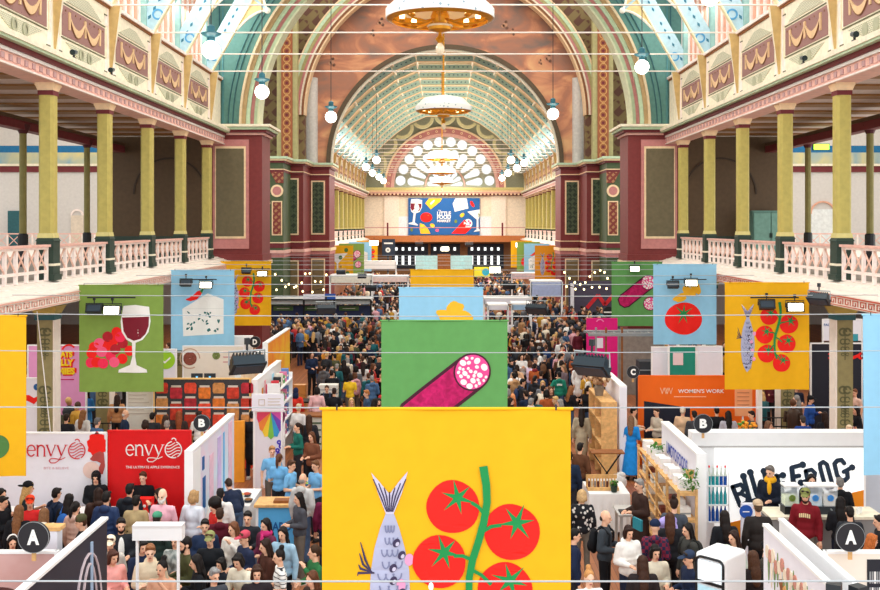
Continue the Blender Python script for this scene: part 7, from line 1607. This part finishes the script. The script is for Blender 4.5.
# behind: magenta stall, ovens, white walls, dark red crab panel
Ym = 38.5; mg = mat('stall_magenta', '#e0187c', var=.04); t, cx = wall_panel('stall_backdrop', 'bright magenta stall wall right of the crowd', 'stall panel', wx(587, Ym), wx(617, Ym), Ym, 0, wz(319, Ym), mg, mg); m = MB(); m.ring(wx(600, Ym)-cx, wz(323, Ym), .12, .16, -.012, 0, mat('magenta_pale', '#f08ac0', var=0), 20, 160, 12); m.box(wx(597, Ym)-cx, wx(603, Ym)-cx, -.012, 0, wz(348, Ym), wz(338, Ym), panel_w); m.build('printed_mark', t)
t2, cx2 = wall_panel('stall_backdrop', 'grey brown kitchen wall right of the magenta stall', 'stall panel', wx(618, Ym), wx(664, Ym), Ym, 0, wz(330, Ym), mat('kitchen_grey', '#8a7f76', var=.15), steel)
t = thing('oven_rack', 'dark steel oven rack beside the cook in white', 'oven', (wx(648, 33.5), 33.5, 0)); m = MB(); m.box(-.35, .35, -.3, .3, 0, 2.0, dgrey); m.build('body', t)
for k in range(5): m = MB(); m.box(-.33, .33, -.33, -.3, .5+.3*k, .53+.3*k, steel); m.build('rack_bar', t)
for i, px in enumerate((596, 606, 622)):
    m = MB(); m.box(-.03, .03, -.03, .03, 0, 3.0, dwood if i else steel); tag(m.build('stall_post', loc=(wx(px, 34.5), 34.5, 0)), f'{"steel" if i == 0 else "brown timber"} stall post before the magenta wall, {ORD[i]} from the left', 'post')
m = MB(); m.box(wx(588, 34.6), wx(660, 34.6), 34.4, 34.6, wz(336, 34.5), wz(333, 34.5), steel); m.box(wx(588, 34.6), wx(660, 34.6), 35.6, 35.8, wz(336, 34.5), wz(334, 34.5), steel); [m.box(wx(590+7*i, 34.6), wx(590+7*i, 34.6)+.03, 34.4, 35.8, wz(336, 34.5), wz(335, 34.5), steel) for i in range(10)]; tag(m.build('hanging_truss_rail'), 'steel lighting rail over the magenta stall', 'rail')
Yt = 31; t, cx = wall_panel('stall_backdrop', 'dark teal wall with pale card between the right banners', 'stall panel', wx(669, Yt), wx(696, Yt), Yt, 0, wz(347, Yt), mat('stall_teal', '#1f8a74', var=.04)); m = MB(); m.box(wx(673, Yt)-cx, wx(683, Yt)-cx, -.015, 0, wz(365, Yt), wz(353, Yt), mat('pale_card', '#e8cfcf', var=.03)); m.build('card', t)
t, cx = wall_panel('stall_backdrop', 'plain white stall wall above the orange stall', 'stall panel', wx(697, Yt), wx(722, Yt), Yt, 0, wz(347, Yt), panel_w)
t, cx = wall_panel('stall_backdrop', 'white stall wall left of the dark teal wall', 'stall panel', wx(652, Yt+.3), wx(668, Yt+.3), Yt+.3, 0, wz(349, Yt), panel_w)
Yn = 30.5; t, cx = wall_panel('stall_backdrop', 'dark navy wall with a red crab behind the right column', 'stall panel', wx(811, Yn), wx(862, Yn), Yn, 0, wz(344, Yn), mat('stall_navy', '#20222e', var=.05)); m = MB(); m.ring(wx(846, Yn)-cx, wz(359, Yn), .01, .16, -.012, 0, p_red, 0, 360, 14)
for s in (-1, 1): m.bar((wx(846, Yn)-cx+s*.1, -.01, wz(359, Yn)), (wx(846, Yn)-cx+s*.42, -.01, wz(357, Yn)+.06), .09, .012, p_red, (0, 1, 0)); m.ring(wx(846, Yn)-cx+s*.46, wz(356, Yn), .04, .11, -.012, 0, p_red, 90-90*s+30, 90-90*s+330, 10)
m.build('printed_crab', t)
t, cx = wall_panel('stall_backdrop', 'white notice wall high behind the right blue banner', 'stall panel', wx(823, 34), wx(862, 34), 34, 2.6, wz(320, 34), panel_w, frame_w); m = MB(); add_text(m, 'FAQ', T((wx(827, 34)-cx, -.012, wz(325, 34))), p_navy, .02, .22, .1); m.box(wx(850, 34)-cx, wx(858, 34)-cx, -.012, 0, wz(341, 34), wz(334, 34), mat('print_teal_pale', '#3a9aa8', var=0)); m.build('lettering', t)
# railings by the lower columns, right and left
for i, (px, Y) in enumerate(((781, 28.6), (108, 27.8))):
    t = thing('railing', f'low black iron railing beside the {"right" if i == 0 else "left"} lower column', 'railing', (wx(px, Y), Y, 0)); m = MB(); m.box(-.6, .6, -.015, .015, 1.0, 1.03, black); m.box(-.6, .6, -.015, .015, .75, .78, black); m.build('rail', t); m = MB(); [m.box(-.6+.15*k, -.585+.15*k, -.01, .01, 0, 1.0, black) for k in range(9)]; m.build('balusters', t)
# crates and counters left of the salami banner
t = thing('counter', 'pale crate-fronted counter across the left aisle', 'counter', (wx(322, 29), 29.3, 0)); 
for i in range(4):
    c = thing  # crates are parts of the counter front
    m = MB(); m.box(-.85+.43*i, -.45+.43*i, -.25, .25, 0, .95, mat('crate_white', '#d9d6c8', var=.06)); [m.box(-.84+.43*i, -.46+.43*i, -.26, -.25, .15+.2*k, .2+.2*k, mat('crate_stripe', '#5a6a4c', var=.1)) for k in range(4)]; m.build('crate_front', t)
m = MB(); m.box(-.9, .9, -.3, .3, .95, 1.0, dwood); m.build('top', t)
for i in range(8):
    c = ['#c88a4c', '#b87a3c'][i % 2]; m = MB(); m.box(-.2, .2, -.18, .18, 0, .3, mat('cardboard_'+c[1:], c, var=.12)); m.box(-.2, .2, -.02, .02, .3, .305, cream); tag(m.build('cardboard_box', loc=(wx(287+(i % 2)*14, 33.5), 33.2+.02*(i//2), .31*(i//2)+.002)), f'brown cardboard box in the {"left" if i % 2 == 0 else "right"} stack beside the yellow partition, {ORD[i//2]} from the floor', 'box', 'stacked cardboard boxes')
t = thing('table', 'black serving table of the mustard jumper man', 'table', (wx(311, 32.5), 31.9, 0)); m = MB(); m.box(-.7, 1.1, -.3, .3, .9, .95, black); m.build('tabletop', t)
for s in (-.6, 1.0): m = MB(); m.box(s-.03, s+.03, -.25, .25, 0, .9, black); m.build('leg', t)
m = MB(); m.box(-.3, .3, -.2, .2, 0, .5, mat('white_tub', '#dcd8d0')); [m.box(-.305, .305, -.205, .205, .1+.12*k, .13+.12*k, steel) for k in range(3)]; tag(m.build('storage_tub', loc=(wx(317, 32.5)+.45, 31.9, .95)), 'stack of pale tubs on the black serving table', 'tub')
# far stall with dark frame and green signs, left of the crowd
Yg = 56.0; t = thing('market_stall', 'long dark framed stall with green sign boards behind the left crowd', 'stall', (wx(320, Yg), Yg, 0)); hw = 2.85
m = MB(); m.box(-hw, hw, 0, .05, 2.12, 2.33, mat('stall_grey', '#b8bab8')); m.build('fascia', t); m = MB(); m.box(-hw, hw, -.1, -.02, 2.34, 2.42, black); m.box(-hw, hw, -.1, -.02, 2.02, 2.08, black); m.box(-hw, hw, .05, 2.2, 2.34, 2.38, MATS['stall_grey']); m.build('roof_frame', t)
for x in (-hw, -.9, .8, hw): m = MB(); m.box(x-.05, x+.05, -.05, .05, 0, 2.35, black); m.build('post', t)
m = MB(); m.box(-hw, hw, .3, .35, 0, 2.0, mat('stall_navy_back', '#2a3458', var=.08)); m.build('back_panel', t)
for x in (-2.1, -.4, 1.6): m = MB(); m.box(x-.55, x+.55, .22, .3, 1.74, 1.98, mat('sign_green', '#4c6a3c')); m.box(x-.35, x+.35, .21, .22, 1.85, 1.88, cream); m.build('sign_board', t)
m = MB(); m.box(.3, .9, -.3, -.2, 2.42, 2.72, mat('box_blue', '#2f5ab0')); m.box(-.9, .3, -.3, -.2, 2.42, 2.7, panel_w); m.build('roof_box', t)
# dark stall by the right pier
Yx = 61.0; t = thing('market_stall', 'dark stall with a red zigzag before the right maroon pier', 'stall', (wx(590, Yx), Yx, 0)); m = MB(); m.box(-1.3, 1.5, 0, .1, 0, wz(281, Yx), mat('stall_plum', '#4a4456', var=.08)); m.build('back_panel', t); m = MB()
for a_, b2 in (((-.2, 1.5), (.5, 2.3)), ((.5, 2.3), (.9, 1.7)), ((.9, 1.7), (1.6, 2.5))): m.bar((a_[0], -.03, a_[1]), (b2[0], -.03, b2[1]), .22, .03, mat('zigzag_red', '#d02a34'), (0, 1, 0))
m.build('printed_zigzag', t); m = MB(); m.box(-1.2, -1.0, -.2, .2, 0, 3.0, panel_w); m.build('end_panel', t)
# far pavilion and fascia rows beyond the crossing
Yv = 107.0; t = thing('pavilion', 'pale blue serving pavilion at the far end of the nave', 'pavilion', (wx(444, Yv), Yv, 0)); hw = 3.05; pb = mat('pavilion_blue', '#a9d4d8'); zt = wz(256, Yv)
m = MB(); m.box(-hw, hw, .6, .7, 0, zt, pb); m.build('back_wall', t); m = MB(); m.box(-hw, -hw+.9, 0, .6, 0, zt, pb); m.box(hw-.9, hw, 0, .6, 0, zt, pb); m.build('side_bays', t); m = MB(); m.box(-hw, hw, -.1, 0, 0, .9, mat('pavilion_green', '#4f9a52')); m.build('counter', t)
m = MB(); m.box(-.7, .7, .5, .6, 1.2, zt+.2, dwood); m.build('menu_board', t); m = MB(); m.box(-1.9, 1.9, .0, .4, .9, 1.2, cream); m.build('worktop', t)
for s in (-1, 1): m = MB(); m.box(s*2.55-.3, s*2.55+.3, -.05, 0, 1.2, 1.9, black); m.build('oven', t); m = MB(); m.box(s*1.5-.15, s*1.5+.15, .5, .58, 1.3, 1.75, p_navy); m.build('frame', t)
FSB = []
def far_stall(px0, px1, py0, py1, Y, m1, label, back=None):
    t = thing('market_stall', label, 'stall', (wx((px0+px1)/2, Y), Y, 0)); h = (px1-px0)/2*Y/1000; z1, z0 = wz(py0, Y), wz(py1, Y)
    m = MB(); m.box(-h, h, 0, .1, z0, z1, m1); m.build('fascia', t); m = MB(); m.box(-h, h, 0, 1.6, z1, z1+.08, frame_w); m.build('roof', t)
    FSB.append((wx((px0+px1)/2, Y)-h-.4, wx((px0+px1)/2, Y)+h+.4, Y-.5, Y+1.9))
    for s in (-1, 1): m = MB(); m.box(s*h-.05, s*h+.05, 0, .1, 0, z1, frame_w); m.build('post', t)
    m = MB(); m.box(-h, h, .2, .7, 0, 1.0, back or panel_w); m.build('counter', t)
far_stall(362, 396, 262, 269, 88, frame_w, 'white fascia stall left of the far pavilion'); far_stall(330, 372, 276, 283, 66, mat('far_cream', '#e4dccb'), 'cream roofed stall under the yellow martini banner'); far_stall(372, 408, 277, 282, 70, mat('far_pink', '#ecd4cc'), 'pale pink roofed stall left of the light blue banner'); far_stall(512, 545, 274, 279, 76, mat('far_rose', '#e8cdd0'), 'rose edged stall under the blue cheese banner'); far_stall(531, 562, 282, 296, 58, mat('far_lilac', '#a9b4d4'), 'lilac walled stall under the orange fish banner', MATS['stall_panel_white']); far_stall(484, 530, 299, 304, 55, panel_w, 'white fascia stall right of the light blue pasta banner'); far_stall(488, 508, 306, 310, 50, panel_w, 'small white fascia stall beside the right crowd'); far_stall(512, 531, 305, 310, 49, mat('far_blue', '#9fc0dc'), 'pale blue fascia stall right of the small white one')
t = thing('stall_screen', 'yellow and blue screen right of the far pavilion', 'screen', (wx(482, 95), 95, 0)); m = MB(); m.box(-.75, .75, 0, .1, wz(277, 95), wz(267, 95), mat('screen_yellow', '#e4e03a', var=.03)); m.build('panel', t); m = MB(); m.ring(.35, wz(272, 95), .02, .35, -.02, 0, mat('screen_teal', '#3ab0c8', var=.03), 0, 360, 12); m.build('printed_mark', t); m = MB(); m.box(-.05, .05, .02, .08, 0, wz(277, 95), dgrey); m.build('post', t)
m = MB(); m.box(wx(382, 118), wx(395, 118), 118, 118.2, wz(256, 118), wz(239, 118), mat('sign_navy', '#2c3848')); m.ring(wx(388, 118), wz(250, 118), .1, .3, 117.95, 118, white, 0, 360, 14); m.box(wx(384, 118), wx(393, 118), 117.95, 118, wz(244, 118), wz(242.5, 118), white); m.box(wx(388, 118)-.1, wx(388, 118)+.1, 118, 118.2, 0, wz(256, 118), dgrey); tag(m.build('standing_sign'), 'dark navy notice board left of the far windows', 'sign')
# ================================================================== THE CROWD
hair_w = [('short', 5), ('long', 4), ('bob', 2), ('tail', 1), ('bun', 1), ('beard', 1)]
hairs = [h for h, k in hair_w for _ in range(k)]
hcols = [('black', DK), ('black', '#120e0c'), ('brown', BR), ('brown', '#5c3822'), ('fair', BL), ('grey', GR), ('dark', '#241812')]
tcols = [('black', BK), ('black', '#121317'), ('charcoal', '#2e3035'), ('navy', NV), ('black', '#1a1a1e'), ('grey', '#7c7f84'), ('brown', '#5a3c2a'), ('cream', CR), ('white', WH), ('denim blue', '#4a6a90'), ('maroon', '#5c1c2a'), ('tan', '#b48c60'), ('olive', '#4c4e34'), ('rust', '#a8562c'), ('pink', '#d8a0a8'), ('teal', '#1f5a60'), ('red', '#b82a2a'), ('mustard', '#c09030')]
tcols = tcols+[t for t in tcols if t[0] in ('black', 'charcoal', 'navy')]*2+[('grey', '#5c5f64'), ('brown', '#3e2c20')]
tops = ['jacket', 'puffer', 'hoodie', 'jumper', 'coat', 'tee']; poses = ['down', 'fwd', 'one', 'phone', 'mouth', 'down', 'hips', 'cross', 'fwd']
CENTER_B = [(320, 571, 408, 600), (380, 508, 321, 476), (397, 484, 288, 394), (409, 474, 270, 350)]
SIDE_B = [(77, 164, 285, 391), (170, 235, 270, 350), (221, 272, 262, 328), (722, 812, 283, 390), (652, 718, 264, 348), (611, 652, 262, 327), (0, 27, 316, 475), (860, 880, 314, 480)]
def hidden(X, Y, h=1.7):
    px = 445+X*1000/Y; y0, y1 = 226+(CAMZ-h)*1000/Y, 226+(CAMZ-h*.55)*1000/Y; r = 230/Y*1.0
    if px < -5 or px > 885: return True
    return any(a <= px-r and px+r <= b_ and c <= y0 and y1 <= d for a, b_, c, d in CENTER_B+SIDE_B)
OBST = [(-9.5, -4.6, 26, 31), (-9.5, -4.5, 31.5, 37), (3.7, 9, 23, 29), (-3.9, -3.0, 28.9, 29.7), (wx(284, 33.5)-.4, wx(300, 33.5)+.4, 32.7, 33.8), (wx(300, 32.5)-.3, wx(330, 32.5)+.5, 31.4, 32.4), (wx(586, 38), 12, 33, 39.2), (-10, -4, 55.5, 58.6), (7, 11, 60.5, 61.6), (wx(484, 55), wx(530, 55), 54.8, 57), (wx(486, 50), wx(510, 50), 49.8, 52), (wx(510, 49), wx(533, 49), 48.8, 51), (-10.6, -7.9, 43.5, 46.5), (7.9, 10.6, 43.5, 46.5), (-13, -8, 63.5, 75), (8, 13, 63.5, 75), (wx(531, 58), wx(563, 58), 57.8, 60)]
OBST += FSB
cand = []; behind = []
Y = 27.6
while Y < 66:
    w_ = 4.4 if Y < 33 else 5.0 if Y < 46 else 9.0
    st = .62 if Y < 46 else .72
    X = -w_
    while X < w_:
        x, y = X+rngp.uniform(-.2, .2), Y+rngp.uniform(-.22, .22); X += st
        if Y < 33 and x < -2.5 and rngp.random() < .75: continue
        if Y < 33 and x > 2.4 and y < 33 and x > 3.6: continue
        if any(a-.25 < x < b_+.25 and c-.25 < y < d+.25 for a, b_, c, d in OBST): continue
        if any(abs(x-a) < .55 and abs(y-b_) < .6 for a, b_ in people_xy): continue
        if hidden(x, y): behind.append((x, y)); continue
        cand.append((x, y))
    Y += .78 if Y < 46 else .95
cand.sort(key=lambda p: p[1])
LIM = 304-len(FG)
# thin to the limit, keep the near ones
far_c = cand[LIM:]; near_c = [list(c) for c in cand[:LIM]]
fixed = [list(p) for p in people_xy if p[1] > 26]
for it in range(40):
    for i, p in enumerate(near_c):
        for q, mv in [(o, 1) for o in near_c[:i]]+[(o, 0) for o in fixed]:
            dx, dy = p[0]-q[0], p[1]-q[1]
            if abs(dx) > .6 or abs(dy) > .6: continue
            d = math.hypot(dx, dy) or .01
            if d < .58:
                k = (.58-d)*.3/d; p[0] += dx*k; p[1] += dy*k
                if mv: q[0] -= dx*k; q[1] -= dy*k
rec = []
for (x, y) in near_c:
    hn, hc = rngp.choice(hcols); tn, tc_ = rngp.choice(tcols); hs = rngp.choice(hairs); tp = rngp.choice(tops); ps = rngp.choice(poses)
    px = 445+x*1000/y
    rec.append([x, y, px, hn, hc, tn, tc_, hs, tp, ps, rngp.choice([180, 170, 190, 160, 200, 0, 20, -30, 90, -90, 140, -140])])
grp = {}
for r in rec:
    band = 'front' if r[1] < 34 else 'middle' if r[1] < 41 else 'back'
    side = 'left of the salami banner' if r[2] < 440 else 'right of the salami banner'
    hw_ = {'long': 'long-haired', 'bob': 'bobbed', 'tail': 'ponytailed', 'bun': 'bun-haired', 'beard': 'bearded'}.get(r[7], 'short-haired')
    r.append((band, side, hw_)); grp.setdefault((band, side, hw_, r[5], r[8]), []).append(r)
for (band, side, hw_, tn, tp), L in grp.items():
    L.sort(key=lambda r: r[2]); top_w = {'tee': 't-shirt'}.get(tp, tp)
    for i, r in enumerate(L):
        if len(L) == 1: lb = f'{hw_} person in {tn} {top_w} in the {band} crowd {side}'
        elif len(L) == 2: lb = f'{hw_} person in {tn} {top_w} in {band} crowd {side}, {"left" if i == 0 else "right"} of two'
        else: lb = f'{hw_} person in {tn} {top_w} in {band} crowd {side}, {ORD[i]} from left'
        x, y, px, hn, hc, tn_, tc_, hs, tp_, ps, rot = r[:11]
        people_xy.append((x, y))
        bag = rngp.choice([None, None, None, None, 'backpack', 'strap', 'scarf', 'shirt'])
        person(x, y, lb, rot+rngp.uniform(-12, 12), ps, hs, hc, tp_, tc_, legcol(), bag=bag, bagc=rngp.choice(['#1b1c20', '#6a4a34', '#d8d2c8', '#8a2a34', '#2a3a5a']), h=rngp.uniform(1.58, 1.82), group='people in the aisle crowd')
# everybody beyond, too far and dense to count
m = MB(); cm = [mat(f'far_cloth_{i}', c, var=.1) for i, (n_, c) in enumerate(tcols)]; sk = [mat(f'far_skin_{i}', c, var=.03) for i, c in enumerate(SKINS[:5])]; hh = [mat(f'far_hair_{i}', c, var=.1) for i, (n_, c) in enumerate(hcols)]
def far_person(x, y):
    a = rngp.random()*2*PI; c, q = math.cos(a), math.sin(a); k = rngp.uniform(.93, 1.05); cl = rngp.choice(cm); s_ = rngp.choice(sk); h_ = rngp.choice(hh)
    P = lambda dx, dy, z: (x+(dx*c-dy*q)*k, y+(dx*q+dy*c)*k, z*k)
    m.ell(P(0, 0, 1.58), (.08, .09, .12), s_, 8, 6); m.ell(P(0, .03, 1.63), (.09, .095, .1), h_, 8, 6)
    if rngp.random() < .4: m.ell(P(0, .07, 1.48), (.09, .06, .16), h_, 8, 5)
    m.tube([P(0, 0, .85), P(0, 0, 1.1), P(0, 0, 1.3), P(0, 0, 1.43), P(0, 0, 1.47)], [.17, .17, .2, .15, .06], cl, 8)
    for s in (-1, 1):
        m.tube([P(.2*s, 0, 1.38), P(.24*s, .02, 1.12), P(.14*s, -.2, 1.1)], [.06, .05, .04], cl, 6); m.ell(P(.12*s, -.24, 1.11), (.035, .035, .035), s_, 6, 4); m.tube([P(.09*s, 0, .9), P(.1*s, 0, .5), P(.1*s, .01, .03)], [.09, .065, .055], cm[(hash((round(x*50), round(y*50))) % 4)], 6)
for x, y in far_c:
    if not any(abs(x-a) < .56 and abs(y-b_) < .56 for a, b_ in people_xy): far_person(x, y)
for x, y in behind:                                   # the crowd goes on behind the hanging banners
    if abs(x) < 5.2 and rngp.random() < .75 and not any(abs(x-a) < .56 and abs(y-b_) < .56 for a, b_ in people_xy): far_person(x, y)
for k in range(40):
    x, y = rngp.uniform(-1.3, 1.3), rngp.uniform(11, 26)
    if hidden(x, y) and not any(abs(x-a) < .6 and abs(y-b_) < .6 for a, b_ in people_xy): people_xy.append((x, y)); far_person(x, y)
for s in (-1, 1):                                     # people packed below the galleries
    for k in range(130):
        x, y = s*rngp.uniform(8.2, 15), rngp.uniform(26, 42)
        if any(a-.3 < x < b_+.3 and c-.3 < y < d+.3 for a, b_, c, d in BLOCK+[(-9.5, -4.5, 26, 33), (5, 8.6, 24, 29), (6.8, 13, 30.2, 31.6), (10.9, 13.2, 33.6, 34.4), (-14, -10, 29, 29.6)]+[(s*10-.4, s*10+.4, q-.4, q+.4) for q in NEAR]): continue
        if any(abs(x-a) < .5 and abs(y-b_) < .5 for a, b_ in people_xy): continue
        people_xy.append((x, y)); far_person(x, y)
Y = 66.5
while Y < 106:
    X = -7.6
    while X < 7.6:
        x, y = X+rngp.uniform(-.3, .3), Y+rngp.uniform(-.3, .3); X += .85
        if hidden(x, y) or rngp.random() < .12 or (wx(482, 95)-1 < x < wx(482, 95)+1 and 94 < y < 96) or any(a < x < b_ and c < y < d for a, b_, c, d in FSB): continue
        far_person(x, y)
    Y += 1.5
o = m.build('crowd', smooth=60); tag(o, 'dense mass of people filling the aisles behind the banners, below galleries and in far nave', 'crowd', kind='stuff')
# ================================================================== LIGHT AND CAMERA
sc = bpy.context.scene
w = bpy.data.worlds.new('sky'); sc.world = w; w.use_nodes = True
w.node_tree.nodes['Background'].inputs['Color'].default_value = (.93, .97, 1, 1); w.node_tree.nodes['Background'].inputs['Strength'].default_value = 1.1
def area(name, loc, rot, sx, sy, e, col=(1, .97, .92)):
    l = bpy.data.lights.new(name, 'AREA'); l.shape = 'RECTANGLE'; l.size = sx; l.size_y = sy; l.energy = e; l.color = col
    o = bpy.data.objects.new(name, l); C.objects.link(o); o.location = loc; o.rotation_euler = rot; return o
for s in (-1, 1):
    area('clerestory_daylight', (s*9.9, 29, 15.2), (0, s*math.radians(50), 0), 3, 29, 900 if s < 0 else 520)
    area('clerestory_daylight_far', (s*9.3, 98, 13.4), (0, s*math.radians(75), 0), 2, 50, 700)
    area('gallery_ceiling_fill', (s*22, 30, 6.4), (0, s*math.radians(115), 0), 3, 28, 60 if s < 0 else 650)  # added fill, aimed up to brighten the gallery ceiling
    area('transept_daylight', (s*24, 55, 20), (0, s*math.radians(40), 0), 10, 16, 400 if s < 0 else 650)
    area('under_gallery_lamps', (s*15, 28, 4.8), (0, 0, 0), 8, 28, 650)
area('hall_top_fill', (0, 28, 20.3), (0, 0, 0), 5.5, 30, 1100)  # added fill from above the hall, no real lantern there
area('dome_daylight', (0, 57, 25.8), (0, 0, 0), 16, 16, 1900)
area('far_floor_fill', (0, 98, 12.7), (0, 0, 0), 6, 50, 4200)  # added downward fill inside the nave, brightens the far floor
area('far_vault_fill', (0, 98, 12.4), (PI, 0, 0), 7, 40, 1200)  # added fill turned upward to light the far vault evenly
cam = bpy.data.cameras.new('camera'); co = bpy.data.objects.new('camera', cam); C.objects.link(co)
co.location = (0, 0, CAMZ); co.rotation_euler = (PI/2, 0, 0)
cam.sensor_width = 36; cam.lens = 1000/880*36; cam.shift_x = -5/880; cam.shift_y = -69/880; cam.clip_end = 400; cam.clip_start = .05
sc.camera = co
sc.view_settings.view_transform = 'Standard'; sc.view_settings.look = 'None'; sc.view_settings.gamma = 1; sc.view_settings.use_curve_mapping = False
sc.view_settings.exposure = 0.92
